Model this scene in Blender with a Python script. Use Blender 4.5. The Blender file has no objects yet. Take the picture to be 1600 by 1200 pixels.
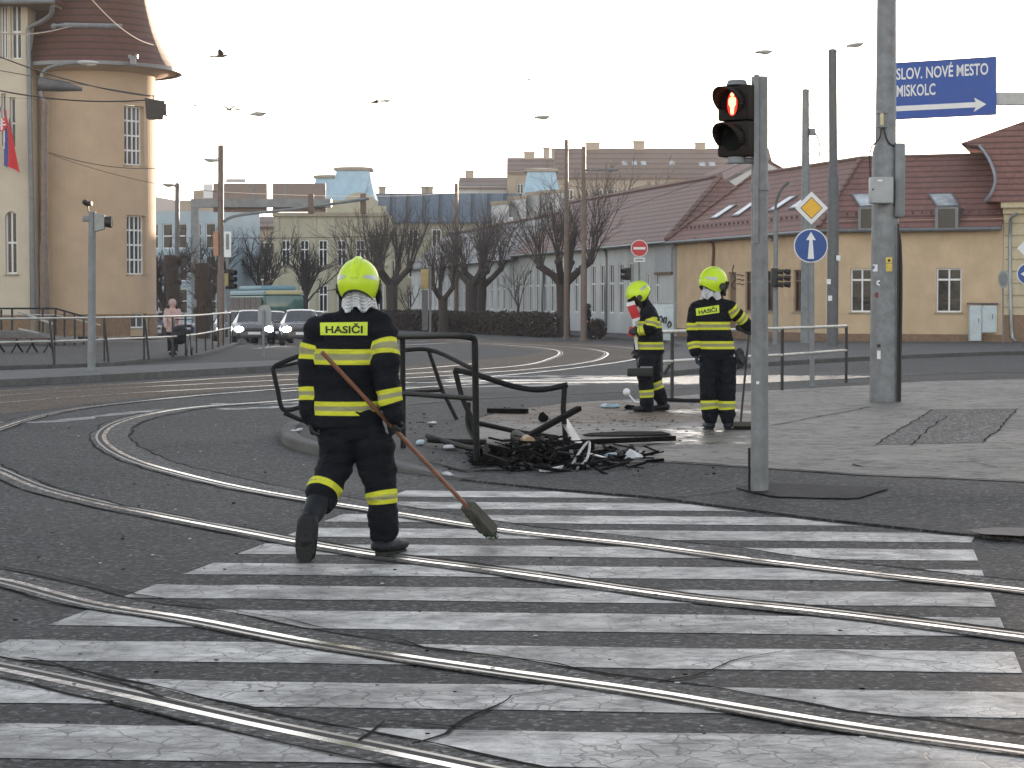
import bpy, bmesh, math, random
from mathutils import Vector, Matrix, noise
from mathutils.bvhtree import BVHTree
R=math.radians; PI=math.pi
sc=bpy.context.scene; col=sc.collection
random.seed(7)
# ------------------------------------------------------------------ camera
F=3300.0; HC=1.62; TH=math.atan(130/F)
cam=bpy.data.objects.new('camera',bpy.data.cameras.new('camera')); col.objects.link(cam)
cam.data.sensor_width=36; cam.data.lens=36*F/1600; cam.data.clip_end=6000; cam.data.clip_start=.1
cam.location=(0,0,HC); cam.rotation_euler=(PI/2-TH,0,0); sc.camera=cam
def ray(px,py):
    a=(px-800)/F; b=(600-py)/F
    return Vector((a, math.cos(TH)+b*math.sin(TH), -math.sin(TH)+b*math.cos(TH)))
def P(px,py,d):
    r=ray(px,py); return Vector((0,0,HC))+r*(d/r.y)
def S(a,b,x):
    t=max(0,min(1,(x-a)/(b-a))); return t*t*(3-2*t)
def gz(y): return -.4*S(60,110,y)
def G(px,py,z=None):
    r=ray(px,py); zz=z if z is not None else 0.0
    for _ in range(40 if z is None else 1):
        t=(zz-HC)/r.z; p=Vector((0,0,HC))+r*t
        if z is None: zz=zz*.5+.5*gz(p.y)
    return p
def uv_on(p0,p1,px,py):          # pixel -> (u along p0p1, z) on a vertical wall
    r=ray(px,py); d=Vector((p1[0]-p0[0],p1[1]-p0[1])); L=d.length; d/=L; n=Vector((-d.y,d.x))
    t=(n.x*p0[0]+n.y*p0[1])/(n.x*r.x+n.y*r.y)
    return (r.x*t-p0[0])*d.x+(r.y*t-p0[1])*d.y, HC+r.z*t
# ------------------------------------------------------------------ tagging
def tag(o,label=None,cat=None,group=None,kind=None):
    if label: o['label']=label
    if cat: o['category']=cat
    if group: o['group']=group
    if kind: o['kind']=kind
    return o
def thing(name,label,cat,loc=(0,0,0),rotz=0,group=None):
    o=bpy.data.objects.new(name,None); col.objects.link(o); o.location=loc; o.rotation_euler=(0,0,rotz)
    o.empty_display_size=.2
    return tag(o,label,cat,group)
def copy_tree(o,parent=None):
    c=o.copy(); col.objects.link(c)
    if parent: c.parent=parent
    for ch in list(o.children): copy_tree(ch,c)
    return c
def top(o):
    while o.parent: o=o.parent
    return o
# ------------------------------------------------------------------ mesh builder
class MB:
    def __init__(s): s.v=[]; s.f=[]; s.m=[]
    def add(s,vs,fs,m=0):
        b=len(s.v); s.v+= [tuple(x) for x in vs]; s.f+=[tuple(i+b for i in f) for f in fs]; s.m+=[m]*len(fs); return s
    def poly(s,vs,m=0): return s.add(vs,[tuple(range(len(vs)))],m)
    def hexa(s,c,m=0):       # 8 corners: bottom 0-3, top 4-7
        return s.add(c,[(3,2,1,0),(4,5,6,7),(0,1,5,4),(1,2,6,5),(2,3,7,6),(3,0,4,7)],m)
    def box(s,x0,y0,z0,x1,y1,z1,m=0,M=None,bev=0):
        c=[(x0,y0,z0),(x1,y0,z0),(x1,y1,z0),(x0,y1,z0),(x0,y0,z1),(x1,y0,z1),(x1,y1,z1),(x0,y1,z1)]
        if bev:
            bm=bmesh.new(); vs=[bm.verts.new(p) for p in c]
            for f in [(3,2,1,0),(4,5,6,7),(0,1,5,4),(1,2,6,5),(2,3,7,6),(3,0,4,7)]: bm.faces.new([vs[i] for i in f])
            bmesh.ops.bevel(bm,geom=bm.edges[:],offset=bev,segments=2,affect='EDGES',profile=.5)
            bm.verts.index_update(); vv=[v.co.copy() for v in bm.verts]; ff=[[v.index for v in f.verts] for f in bm.faces]; bm.free()
            if M: vv=[M@p for p in vv]
            return s.add(vv,ff,m)
        if M: c=[M@Vector(p) for p in c]
        return s.hexa(c,m)
    def beam(s,p,q,w,h=None,m=0,up=(0,0,1)):      # rectangular bar
        p=Vector(p);q=Vector(q);d=(q-p).normalized();u=Vector(up)
        if abs(d.dot(u))>.98:u=Vector((0,1,0))
        a=d.cross(u).normalized()*w/2; b=a.cross(d).normalized()*(h or w)/2
        return s.hexa([p-a-b,p+a-b,p+a+b,p-a+b,q-a-b,q+a-b,q+a+b,q-a+b],m)
    def tube(s,pts,r,n=8,m=0,ref=None,round_=False,cap=True,phase=0):
        pts=[Vector(p) for p in pts]; k=len(pts)
        rr=[r]*k if isinstance(r,(int,float)) else list(r)
        rr=[x if isinstance(x,tuple) else (x,x) for x in rr]
        T=[]
        for i in range(k):
            a=pts[max(0,i-1)];b=pts[min(k-1,i+1)]; t=(b-a); T.append(t.normalized() if t.length>1e-9 else Vector((0,0,1)))
        if round_:
            def ex(p,t,rx,sg):
                return [(p+t*sg*(max(rx) if max(rx)<.112 else .2*max(rx))*c,(rx[0]*q,rx[1]*q)) for c,q in ((.45,.89),(.8,.6),(.97,.24))]
            a=ex(pts[0],T[0],rr[0],-1)[::-1]; b=ex(pts[-1],T[-1],rr[-1],1)
            T=[T[0]]*3+T+[T[-1]]*3; pts=[x[0] for x in a]+pts+[x[0] for x in b]; rr=[x[1] for x in a]+rr+[x[1] for x in b]; k=len(pts)
        side=Vector(ref) if ref is not None else None
        vs=[];fs=[]; prev=None
        for i in range(k):
            t=T[i]
            if side is not None: a=side-t*side.dot(t)
            elif prev is None:
                u=Vector((0,0,1)) if abs(t.z)<.9 else Vector((1,0,0)); a=t.cross(u)
            else: a=prev-t*prev.dot(t)
            if a.length<1e-6: a=t.orthogonal()
            a.normalize(); prev=a; b=t.cross(a)
            for j in range(n):
                an=2*PI*j/n+phase; vs.append(pts[i]+a*(math.cos(an)*rr[i][0])+b*(math.sin(an)*rr[i][1]))
        for i in range(k-1):
            for j in range(n):
                j2=(j+1)%n; fs.append((i*n+j,i*n+j2,(i+1)*n+j2,(i+1)*n+j))
        if cap: fs.append(tuple(range(n))[::-1]); fs.append(tuple((k-1)*n+j for j in range(n)))
        return s.add(vs,fs,m)
    def lathe(s,prof,c=(0,0,0),n=16,m=0,M=None,a0=0,a1=2*PI,cap=True):
        c=Vector(c); full=abs(a1-a0-2*PI)<1e-6; nn=n if full else n+1; vs=[];fs=[]
        for r,z in prof:
            for j in range(nn):
                an=a0+(a1-a0)*j/n; p=Vector((r*math.cos(an),r*math.sin(an),z)); p=M@p if M else p; vs.append(c+p)
        for i in range(len(prof)-1):
            for j in range(n):
                j2=(j+1)%nn; fs.append((i*nn+j,i*nn+j2,(i+1)*nn+j2,(i+1)*nn+j))
        if cap and full:
            if prof[0][0]>1e-5: fs.append(tuple(range(nn))[::-1])
            if prof[-1][0]>1e-5: fs.append(tuple((len(prof)-1)*nn+j for j in range(nn)))
        return s.add(vs,fs,m)
    def prism(s,poly,z0,z1,m=0):          # footprint polygon (x,y), ccw
        n=len(poly); vs=[(p[0],p[1],z0) for p in poly]+[(p[0],p[1],z1) for p in poly]
        return s.add(vs,[tuple(range(n))[::-1],tuple(range(n,2*n))]+[(i,(i+1)%n,n+(i+1)%n,n+i) for i in range(n)],m)
    def slab(s,poly,off,m=0):             # 3d polygon extruded by a vector
        off=Vector(off); poly=[Vector(p) for p in poly]; n=len(poly)
        return s.add(poly+[p+off for p in poly],[tuple(range(n))[::-1],tuple(range(n,2*n))]+[(i,(i+1)%n,n+(i+1)%n,n+i) for i in range(n)],m)
    def ball(s,c,r,n=10,m=0,sc_=(1,1,1),M=None):
        k=max(4,n//2); prof=[(r*math.sin(PI*i/k)+1e-6,-r*math.cos(PI*i/k)) for i in range(k+1)]
        MM=Matrix.Diagonal((*sc_,1)); 
        if M: MM=M@MM
        return s.lathe(prof,c,n,m,MM,cap=False)
    def build(s,name,mats,parent=None,org=None,smooth=True,angle=38,local=False,**kw):
        me=bpy.data.meshes.new(name); o=Vector(org) if org is not None else Vector((0,0,0))
        if parent is not None and not local and org is None: o=top(parent).location
        vs=[(v[0]-o.x,v[1]-o.y,v[2]-o.z) for v in s.v]
        me.from_pydata(vs,[],s.f)
        if not isinstance(mats,(list,tuple)): mats=[mats]
        for m in mats: me.materials.append(m)
        if len(mats)>1: me.polygons.foreach_set('material_index',s.m)
        if smooth:
            me.polygons.foreach_set('use_smooth',[True]*len(s.f)); me.update()
            me.set_sharp_from_angle(angle=R(angle))
        me.update()
        ob=bpy.data.objects.new(name,me); col.objects.link(ob)
        if parent is not None: ob.parent=parent
        elif org is not None: ob.location=o
        if kw: tag(ob,**kw)
        return ob
def spline(pts,n=12,closed=False):
    pts=[Vector(p) for p in pts]; out=[]; k=len(pts)
    for i in range(k-1):
        p0=pts[max(0,i-1)];p1=pts[i];p2=pts[i+1];p3=pts[min(k-1,i+2)]
        # centripetal Catmull-Rom
        t0=0;t1=t0+max((p1-p0).length,1e-4)**.5;t2=t1+max((p2-p1).length,1e-4)**.5;t3=t2+max((p3-p2).length,1e-4)**.5
        if p0==p1: t1=t0+ (t2-t1); t2=t1+max((p2-p1).length,1e-4)**.5; t3=t2+max((p3-p2).length,1e-4)**.5; p0=p1*2-p2
        if p3==p2: p3=p2*2-p1; t3=t2+(t2-t1)
        for j in range(n):
            t=t1+(t2-t1)*j/n
            A1=p0*((t1-t)/(t1-t0))+p1*((t-t0)/(t1-t0));A2=p1*((t2-t)/(t2-t1))+p2*((t-t1)/(t2-t1));A3=p2*((t3-t)/(t3-t2))+p3*((t-t2)/(t3-t2))
            B1=A1*((t2-t)/(t2-t0))+A2*((t-t0)/(t2-t0));B2=A2*((t3-t)/(t3-t1))+A3*((t-t1)/(t3-t1))
            out.append(B1*((t2-t)/(t2-t1))+B2*((t-t1)/(t2-t1)))
    out.append(pts[-1]); return out
def text_mesh(mb,txt,fn,size=1,m=0,sx=1,bold=0,res=3):      # letters as filled faces, mapped by fn(x,y)
    cu=bpy.data.curves.new('t','FONT'); cu.body=txt; cu.size=size; cu.resolution_u=res; cu.offset=bold; cu.fill_mode='FRONT'
    o=bpy.data.objects.new('t',cu); col.objects.link(o); dg=bpy.context.evaluated_depsgraph_get(); dg.update()
    me=bpy.data.meshes.new_from_object(o.evaluated_get(dg)); 
    mb.add([fn(v.co.x*sx,v.co.y) for v in me.vertices],[tuple(p.vertices) for p in me.polygons],m)
    w=max((v.co.x for v in me.vertices),default=0)*sx
    bpy.data.objects.remove(o); bpy.data.meshes.remove(me); bpy.data.curves.remove(cu); return w
# ------------------------------------------------------------------ materials
_mats={}
def nodes(name):
    m=bpy.data.materials.new(name); m.use_nodes=True; nt=m.node_tree; b=nt.nodes['Principled BSDF']; return m,nt,b
class NT:
    def __init__(s,nt): s.nt=nt
    def n(s,t,**kw):
        x=s.nt.nodes.new(t)
        for k,v in kw.items():
            if k[0]=='_': x.inputs[k[1:].replace('_',' ')].default_value=v
            else: setattr(x,k,v)
        return x
    def l(s,a,b): s.nt.links.new(a,b)
    def noise(s,vec,scale,detail=4,rough=.55,dist=0):
        x=s.n('ShaderNodeTexNoise'); x.inputs['Scale'].default_value=scale; x.inputs['Detail'].default_value=detail; x.inputs['Roughness'].default_value=rough; x.inputs['Distortion'].default_value=dist
        if vec: s.l(vec,x.inputs['Vector'])
        return x.outputs['Fac']
    def ramp(s,fac,stops,interp='LINEAR'):
        x=s.n('ShaderNodeValToRGB'); e=x.color_ramp.elements; x.color_ramp.interpolation=interp
        while len(e)<len(stops): e.new(.5)
        for i,(p,c) in enumerate(stops):
            e[i].position=p; e[i].color=(c,c,c,1) if isinstance(c,(int,float)) else (*c,1)
        s.l(fac,x.inputs['Fac']); return x.outputs['Color']
    def mix(s,fac,a,b,mode='MIX'):
        x=s.n('ShaderNodeMix',data_type='RGBA',blend_type=mode)
        for i,v in ((0,fac),(6,a),(7,b)):
            if hasattr(v,'is_output'): s.l(v,x.inputs[i])
            elif i==0: x.inputs[0].default_value=v
            else: x.inputs[i].default_value=(*v,1) if not isinstance(v,(int,float)) else (v,v,v,1)
        return x.outputs[2]
    def math(s,op,a,b=0,clamp=False):
        x=s.n('ShaderNodeMath',operation=op,use_clamp=clamp)
        for i,v in ((0,a),(1,b)):
            if hasattr(v,'is_output'): s.l(v,x.inputs[i])
            else: x.inputs[i].default_value=v
        return x.outputs[0]
    def bump(s,h,strength,dist=.02):
        x=s.n('ShaderNodeBump'); x.inputs['Strength'].default_value=strength; x.inputs['Distance'].default_value=dist; s.l(h,x.inputs['Height']); return x.outputs['Normal']
    def coord(s,kind='Object',scale=None):
        x=s.n('ShaderNodeTexCoord').outputs[kind]
        if scale is not None:
            m=s.n('ShaderNodeMapping'); m.inputs['Scale'].default_value=scale; s.l(x,m.inputs['Vector']); x=m.outputs[0]
        return x
    def pos(s): return s.n('ShaderNodeNewGeometry').outputs['Position']
def M(name,c,rough=.7,metal=0,var=.18,scale=6,bump=.15,bscale=40,spec=.5,dirt=0,streak=False):
    if name in _mats: return _mats[name]
    m,nt,b=nodes(name); N=NT(nt); co=N.coord('Object',(1,1,.18) if streak else None)
    f=N.noise(co,scale,6,.6); lo=tuple(x*(1-var) for x in c); hi=tuple(min(1,x*(1+var)) for x in c)
    cc=N.ramp(f,[(.3,lo),(.7,hi)])
    if dirt:
        d=N.ramp(N.noise(N.coord('Object'),scale*.37,8,.65,.6),[(.45,0),(.7,1)]); cc=N.mix(N.math('MULTIPLY',d,dirt),cc,tuple(x*.45 for x in c))
    N.l(cc,b.inputs['Base Color'])
    r=N.n('ShaderNodeMapRange'); N.l(f,r.inputs[0]); r.inputs[3].default_value=max(0,rough-.1); r.inputs[4].default_value=min(1,rough+.1); N.l(r.outputs[0],b.inputs['Roughness'])
    b.inputs['Metallic'].default_value=metal; b.inputs['Specular IOR Level'].default_value=spec
    if bump: N.l(N.bump(N.noise(N.coord('Object'),bscale,4),bump),b.inputs['Normal'])
    _mats[name]=m; return m
def emit(name,c,e):
    m,nt,b=nodes(name); b.inputs['Base Color'].default_value=(*c,1); b.inputs['Emission Color'].default_value=(*c,1); b.inputs['Emission Strength'].default_value=e; return m
def glass(name,c=(.02,.025,.03),rough=.06,spec=.8):
    m,nt,b=nodes(name); N=NT(nt); f=N.noise(N.coord(),1.3,2)
    N.l(N.ramp(f,[(.3,tuple(x*.6 for x in c)),(.75,tuple(x*1.7 for x in c))]),b.inputs['Base Color']); b.inputs['Roughness'].default_value=rough; b.inputs['Specular IOR Level'].default_value=spec
    N.l(N.bump(N.noise(N.coord(),2.5,1),.05,.1),b.inputs['Normal']); return m

# ------------------------------------------------------------------ world, sun
SUN_EL=R(4.0); SUN_AZ=R(19)
w=bpy.data.worlds.new('World'); sc.world=w; w.use_nodes=True; N=NT(w.node_tree); bg=w.node_tree.nodes['Background']
sky=N.n('ShaderNodeTexSky',sky_type='NISHITA',sun_disc=False,sun_elevation=SUN_EL,sun_rotation=SUN_AZ,altitude=200,air_density=.9,dust_density=.3,ozone_density=1.2)
hs=N.n('ShaderNodeHueSaturation'); hs.inputs['Saturation'].default_value=.44; N.l(sky.outputs[0],hs.inputs['Color'])
N.l(N.mix(1.0,hs.outputs[0],(1.05,.985,.975),'MULTIPLY'),bg.inputs[0]); bg.inputs[1].default_value=.15
sd=Vector((math.sin(SUN_AZ)*math.cos(SUN_EL),math.cos(SUN_AZ)*math.cos(SUN_EL),math.sin(SUN_EL)))
sl=bpy.data.lights.new('sun','SUN'); sl.energy=4.5; sl.angle=R(.5); sl.color=(1,.76,.56)
so=bpy.data.objects.new('sun',sl); col.objects.link(so); so.rotation_euler=sd.to_track_quat('Z','Y').to_euler(); so.location=(40,200,60)
sc.view_settings.view_transform='Standard'; sc.view_settings.look='None'; sc.view_settings.gamma=1; sc.view_settings.use_curve_mapping=False
sc.view_settings.exposure=2.3
# ================================================================== ground, roads, tracks
def sheet(mb,poly,zf,m=0,step=None,cuts=None):
    """flat polygon (x,y) laid on a height function; cut into a grid so it can follow it"""
    bm=bmesh.new(); bm.faces.new([bm.verts.new((p[0],p[1],0)) for p in poly])
    xs=[p[0] for p in poly]; ys=[p[1] for p in poly]
    def cut(co,no):
        bmesh.ops.bisect_plane(bm,geom=bm.verts[:]+bm.edges[:]+bm.faces[:],plane_co=co,plane_no=no)
    if step:
        x=min(xs)+step
        while x<max(xs): cut((x,0,0),(1,0,0)); x+=step
        y=min(ys)+step
        while y<max(ys): cut((0,y,0),(0,1,0)); y+=step
    else:
        for y in (cuts or [60,66,72,78,84,90,97,104,110]): 
            if min(ys)<y<max(ys): cut((0,y,0),(0,1,0))
    bmesh.ops.triangulate(bm,faces=[f for f in bm.faces if len(f.verts)>4])
    bmesh.ops.recalc_face_normals(bm,faces=bm.faces[:])
    bm.verts.index_update()
    vs=[(v.co.x,v.co.y,zf(v.co.x,v.co.y)) for v in bm.verts]
    fs=[]
    for f in bm.faces:
        ids=[v.index for v in f.verts]
        if f.normal.z<0: ids=ids[::-1]
        fs.append(ids)
    bm.free(); mb.add(vs,fs,m); return mb
def gnd(off): return lambda x,y: gz(y)+off
def GP(*pts): return [G(*p) for p in pts]
# asphalt -----------------------------------------------------------
def asphalt(name,c,wet=None,patch=.35):
    m,nt,b=nodes(name); N=NT(nt); p=N.pos()
    fine=N.noise(p,21,6,.82); mid=N.noise(p,11,6,.7); big=N.noise(p,.42,6,.62,.5)
    col_=N.ramp(fine,[(.34,tuple(x*.28 for x in c)),(.5,c),(.62,tuple(x*2.2 for x in c))])
    col_=N.mix(N.math('MULTIPLY',N.ramp(big,[(.38,0),(.66,1)]),patch),col_,tuple(x*1.45 for x in c))
    col_=N.mix(N.math('MULTIPLY',N.ramp(mid,[(.5,0),(.72,1)]),.35),col_,tuple(x*.6 for x in c))
    vc=N.n('ShaderNodeTexVoronoi'); vc.inputs['Scale'].default_value=42; N.l(p,vc.inputs['Vector']); vs_=N.n('ShaderNodeSeparateColor'); N.l(vc.outputs['Color'],vs_.inputs[0])
    col_=N.mix(1.0,col_,N.ramp(vs_.outputs[0],[(0,.3),(.55,.85),(.85,1.3),(1,3.2)]),'MULTIPLY')
    # hairline cracks
    mp=N.n('ShaderNodeMapping'); mp.inputs['Scale'].default_value=(.55,.55,.55); 
    dn=N.n('ShaderNodeTexNoise'); dn.inputs['Scale'].default_value=1.6; dn.inputs['Detail'].default_value=5; N.l(p,dn.inputs['Vector'])
    ad=N.n('ShaderNodeMixRGB',blend_type='ADD'); ad.inputs[0].default_value=.55; N.l(p,ad.inputs[1]); N.l(dn.outputs['Color'],ad.inputs[2]); N.l(ad.outputs[0],mp.inputs['Vector'])
    vo=N.n('ShaderNodeTexVoronoi',feature='DISTANCE_TO_EDGE'); vo.inputs['Scale'].default_value=.9; N.l(mp.outputs[0],vo.inputs['Vector'])
    cr=N.math('MULTIPLY',N.ramp(vo.outputs['Distance'],[(.004,1),(.012,0)]),N.ramp(N.noise(p,.35,2),[(.5,0),(.6,1)]))
    col_=N.mix(N.math('MULTIPLY',cr,.75),col_,tuple(x*.25 for x in c))
    N.l(col_,b.inputs['Base Color'])
    ro=N.ramp(N.math('ADD',N.math('MULTIPLY',mid,.5),N.math('MULTIPLY',big,.5)),[(.35,.68),(.65,.9)])
    h=N.math('ADD',fine,N.math('MULTIPLY',mid,.6)); st=.75
    if wet:
        tot=None
        for (q,sx,sy) in wet:
            vm=N.n('ShaderNodeVectorMath',operation='SUBTRACT'); N.l(p,vm.inputs[0]); vm.inputs[1].default_value=(q[0],q[1],0)
            vs=N.n('ShaderNodeVectorMath',operation='MULTIPLY'); N.l(vm.outputs[0],vs.inputs[0]); vs.inputs[1].default_value=(1/sx,1/sy,0)
            ln=N.n('ShaderNodeVectorMath',operation='LENGTH'); N.l(vs.outputs[0],ln.inputs[0])
            k=N.ramp(N.math('ADD',ln.outputs['Value'],N.math('MULTIPLY',N.math('SUBTRACT',N.noise(p,1.7,6,.65),.5),1.5)),[(.72,1),(.95,0)])
            tot=k if tot is None else N.math('MAXIMUM',tot,k)
        ro=N.mix(tot,ro,.2)
        bp=N.n('ShaderNodeBump'); N.l(h,bp.inputs['Height']); bp.inputs['Distance'].default_value=.006
        N.l(N.math('SUBTRACT',st,N.math('MULTIPLY',tot,st*.78)),bp.inputs['Strength']); N.l(bp.outputs[0],b.inputs['Normal'])
        col2=N.mix(N.math('MULTIPLY',tot,.6),col_,tuple(x*.4 for x in c)); N.l(col2,b.inputs['Base Color'])
    else: N.l(N.bump(h,st,.006),b.inputs['Normal'])
    N.l(ro,b.inputs['Roughness']); b.inputs['Specular IOR Level'].default_value=.28
    return m
wetroad=[(G(1190,593),5.0,3.0),(G(850,596),2.6,1.2)]
A_ROAD=asphalt('asphalt',(.036,.0365,.037),wetroad)
A_APRON=asphalt('asphalt apron',(.029,.0295,.03))
A_FAR=asphalt('asphalt pavement',(.065,.064,.063))
A_OLD=asphalt('old pavement patch',(.098,.094,.088))
A_PATCH=asphalt('fresh asphalt patch',(.008,.008,.0085),patch=.1)
A_BED=asphalt('rail bed mortar',(.07,.069,.066),patch=.5)
TAR=M('tar seam',(.007,.007,.007),.9,bump=.4,spec=.1)
STEEL,nt,b=nodes('polished rail steel'); N=NT(nt); b.inputs['Metallic'].default_value=1
N.l(N.ramp(N.noise(N.pos(),3,5,.6),[(.3,(.30,.285,.27)),(.7,(.62,.60,.575))]),b.inputs['Base Color']); N.l(N.ramp(N.noise(N.pos(),14,4),[(.3,.14),(.75,.36)]),b.inputs['Roughness'])
RUSTY=M('rusty rail flank',(.1,.065,.045),.75,bump=.3); GROOVE=M('rail groove shade and joint',(.008,.008,.008),.8)
KERB=M('kerb stone',(.085,.085,.082),.8,var=.3,scale=4,bump=.5,bscale=60,dirt=.6)
# ground sheet to the horizon
g=MB(); ys=[-40,-10,0,20,40,60,66,72,78,84,90,97,104,110,160,300,600,950]
for a,b_ in zip(ys,ys[1:]): g.poly([(-800,a,gz(a)-.03),(800,a,gz(a)-.03),(800,b_,gz(b_)-.03),(-800,b_,gz(b_)-.03)])
g.build('ground',M('earth',(.12,.11,.095),.95),smooth=False,kind='structure')
r=MB(); sheet(r,[(-70,-6),(70,-6),(70,250),(-70,250)],gnd(0)); r.build('road',A_ROAD,smooth=False,kind='structure')
h=MB(); hp=[(-420,0),(-340,18),(-270,30),(-220,36),(-170,39),(-128,38),(-100,33),(-84,24),(-60,12),(-10,0)]
for k in range(len(hp)-1):
    (x0,z0),(x1,z1)=hp[k],hp[k+1]; h.poly([(x0,640,-1),(x1,640,-1),(x1,710,z1),(x0,710,z0)]); h.poly([(x0,710,z0),(x1,710,z1),(x1,820,-1),(x0,820,-1)])
h.build('hill',M('far hillside',(.16,.15,.15),.9,scale=.02,var=.3,bump=0),smooth=True,angle=80,kind='structure')
# pavements ---------------------------------------------------------
def paved(name,poly,top_m,z=.12,zf=None,kerb=None,step=None):
    zf=zf or gnd(z); mb=MB(); sheet(mb,poly,zf,step=step)
    n=len(poly)
    for i in range(n):            # drop the sides to the road
        a,b2=poly[i],poly[(i+1)%n]; mb.poly([(a[0],a[1],gz(a[1])-.02),(b2[0],b2[1],gz(b2[1])-.02),(b2[0],b2[1],zf(*b2[:2])),(a[0],a[1],zf(*a[:2]))])
    o=mb.build(name,top_m,smooth=False,kind='structure')
    return o
def kerb_line(name,path,zf,width=.16,side=1,drop=True):
    path=[Vector(p) for p in path]; mb=MB(); L=[]
    for i,p in enumerate(path):
        t=(path[min(i+1,len(path)-1)]-path[max(i-1,0)]); t.z=0; t.normalize(); n=Vector((-t.y,t.x,0))*side
        o=p-n*.012; q=p+n*width
        L.append([Vector((o.x,o.y,gz(o.y)-.02)),Vector((o.x,o.y,zf(p.x,p.y)-.012)),Vector((o.x+n.x*.02,o.y+n.y*.02,zf(p.x,p.y)+.006)),Vector((q.x,q.y,zf(q.x,q.y)+.006))])
    acc=0
    for i in range(len(L)-1):
        a,b2=L[i],L[i+1]
        for k in range(3): mb.poly([a[k],b2[k],b2[k+1],a[k+1]][::side])
    return mb.build(name,KERB,smooth=False,kind='structure')
def resample(pts,step):
    out=[pts[0]]; acc=0
    for a,b2 in zip(pts,pts[1:]):
        L=(b2-a).length; n=max(1,int(L/step))
        out+=[a.lerp(b2,(k+1)/n) for k in range(n)]
    return out
# left pavement by the corner tower
LP=GP((-300,585),(0,578),(143,574),(225,567),(300,560),(345,549),(366,541),(374,536),(372,529),(360,523),(352,517),(350,508))
lp2=[Vector((-14,150,0)),Vector((-70,150,0)),Vector((-70,LP[0].y,0))]
paved('pavement',LP+lp2,A_FAR,.1)
kerb_line('kerb',resample(spline(LP,5),.6),gnd(.1),side=1)
# tram platform strip on the far left
st=MB(); SA=GP((-300,622),(-60,608),(200,594),(420,581),(486,576)); SB=GP((486,570),(420,572),(200,581),(-60,592),(-300,602))
st.prism([(p.x,p.y) for p in SA+SB],-.02,.14); st.build('platform',M('platform concrete',(.11,.11,.108),.85,var=.25,bump=.4,dirt=.6),smooth=False,kind='structure')
# island pavement with the burnt railing
NEAR=GP((452,672),(441,681),(442,690),(455,700),(492,710),(560,726),(640,739),(720,751),(850,765),(1020,779),(1270,812),(1500,837),(1760,862))
FAR=GP((1760,584),(1600,589),(1450,592),(1340,599),(1100,612),(1000,620),(900,625),(760,632),(640,642),(520,656))
NEAR.append(NEAR[-1]+(NEAR[-1]-NEAR[-3]).normalized()*6+Vector((6,2,0))); FAR.insert(0,FAR[0]+Vector((16,3,0)))
Q=NEAR[7:]
def dseg(p,a,b):
    d=b-a; t=max(0,min(1,(p-a).dot(d)/d.dot(d))); return (p-(a+d*t)).length
def iz(x,y):
    p=Vector((x,y,0)); d=min(dseg(p,a,b2) for a,b2 in zip(Q,Q[1:])); return .018+.085*S(0,2.6,d)
paved('island',NEAR+FAR,A_APRON,zf=iz,step=.6)
kerb_line('island_kerb',resample(spline(NEAR[:8],6),.35),iz,side=1)
kerb_line('island_far_kerb',resample(spline(FAR,5),.6),iz,side=1)
def GI(px,py):
    z=.05
    for _ in range(12):
        p=G(px,py,z); z=z*.4+.6*iz(p.x,p.y)
    return Vector((p.x,p.y,iz(p.x,p.y)))
PV=[(800,734),(910,727),(1022,722),(1202,733),(1337,743),(1600,754),(1750,760),(2150,790),(2100,582),(1750,588),(1600,593),(1450,596),(1340,603),(1100,616),(1000,624),(900,629),(790,642),(728,660),(740,690)]
m,nt,b=nodes('worn pavement with mud'); N=NT(nt); p=N.pos()
fine=N.noise(p,60,4,.7); big=N.noise(p,.55,7,.6,.4); mid=N.noise(p,5,6,.68,.8)
c=N.ramp(fine,[(.3,(.06,.056,.05)),(.7,(.20,.187,.166))]); c=N.mix(N.ramp(big,[(.4,0),(.62,.75)]),c,(.20,.187,.163)); c=N.mix(N.ramp(mid,[(.5,0),(.68,.8)]),c,(.04,.038,.036))
def blob_mask(q,sx,sy,rough,lo,hi,ns=1.5,det=7):
    vm=N.n('ShaderNodeVectorMath',operation='SUBTRACT'); N.l(p,vm.inputs[0]); vm.inputs[1].default_value=(q[0],q[1],0)
    vs=N.n('ShaderNodeVectorMath',operation='MULTIPLY'); N.l(vm.outputs[0],vs.inputs[0]); vs.inputs[1].default_value=(1/sx,1/sy,0)
    ln=N.n('ShaderNodeVectorMath',operation='LENGTH'); N.l(vs.outputs[0],ln.inputs[0])
    return N.ramp(N.math('ADD',ln.outputs['Value'],N.math('MULTIPLY',N.math('SUBTRACT',N.noise(p,ns,det,.7),.5),rough)),[(lo,1),(hi,0)])
mud=blob_mask(G(925,655),2.7,3.2,2.0,.7,1.1,2.2); mud2=N.math('MULTIPLY',mud,N.ramp(N.noise(p,5,8,.78),[(.38,.1),(.52,1)]))
c=N.mix(N.math('MULTIPLY',mud2,.97),c,N.ramp(N.noise(p,22,5,.7),[(.3,(.022,.014,.008)),(.68,(.17,.112,.062))]))
soot=blob_mask(G(880,712),1.35,1.5,1.3,.6,1.15,3); c=N.mix(N.math('MULTIPLY',soot,.8),c,(.02,.019,.019))
wet=N.math('MULTIPLY',N.math('MAXIMUM',blob_mask(G(1065,695),.8,2.3,2.2,.5,.9,1.8),blob_mask(G(1110,655),1.0,1.0,2.2,.45,.8,2.6)),N.ramp(N.noise(p,5,5,.6),[(.40,.1),(.6,1)]))
c=N.mix(N.math('MULTIPLY',wet,.6),c,(.05,.047,.044)); N.l(c,b.inputs['Base Color'])
N.l(N.mix(wet,N.ramp(mid,[(.3,.55),(.7,.8)]),.22),b.inputs['Roughness'])
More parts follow.
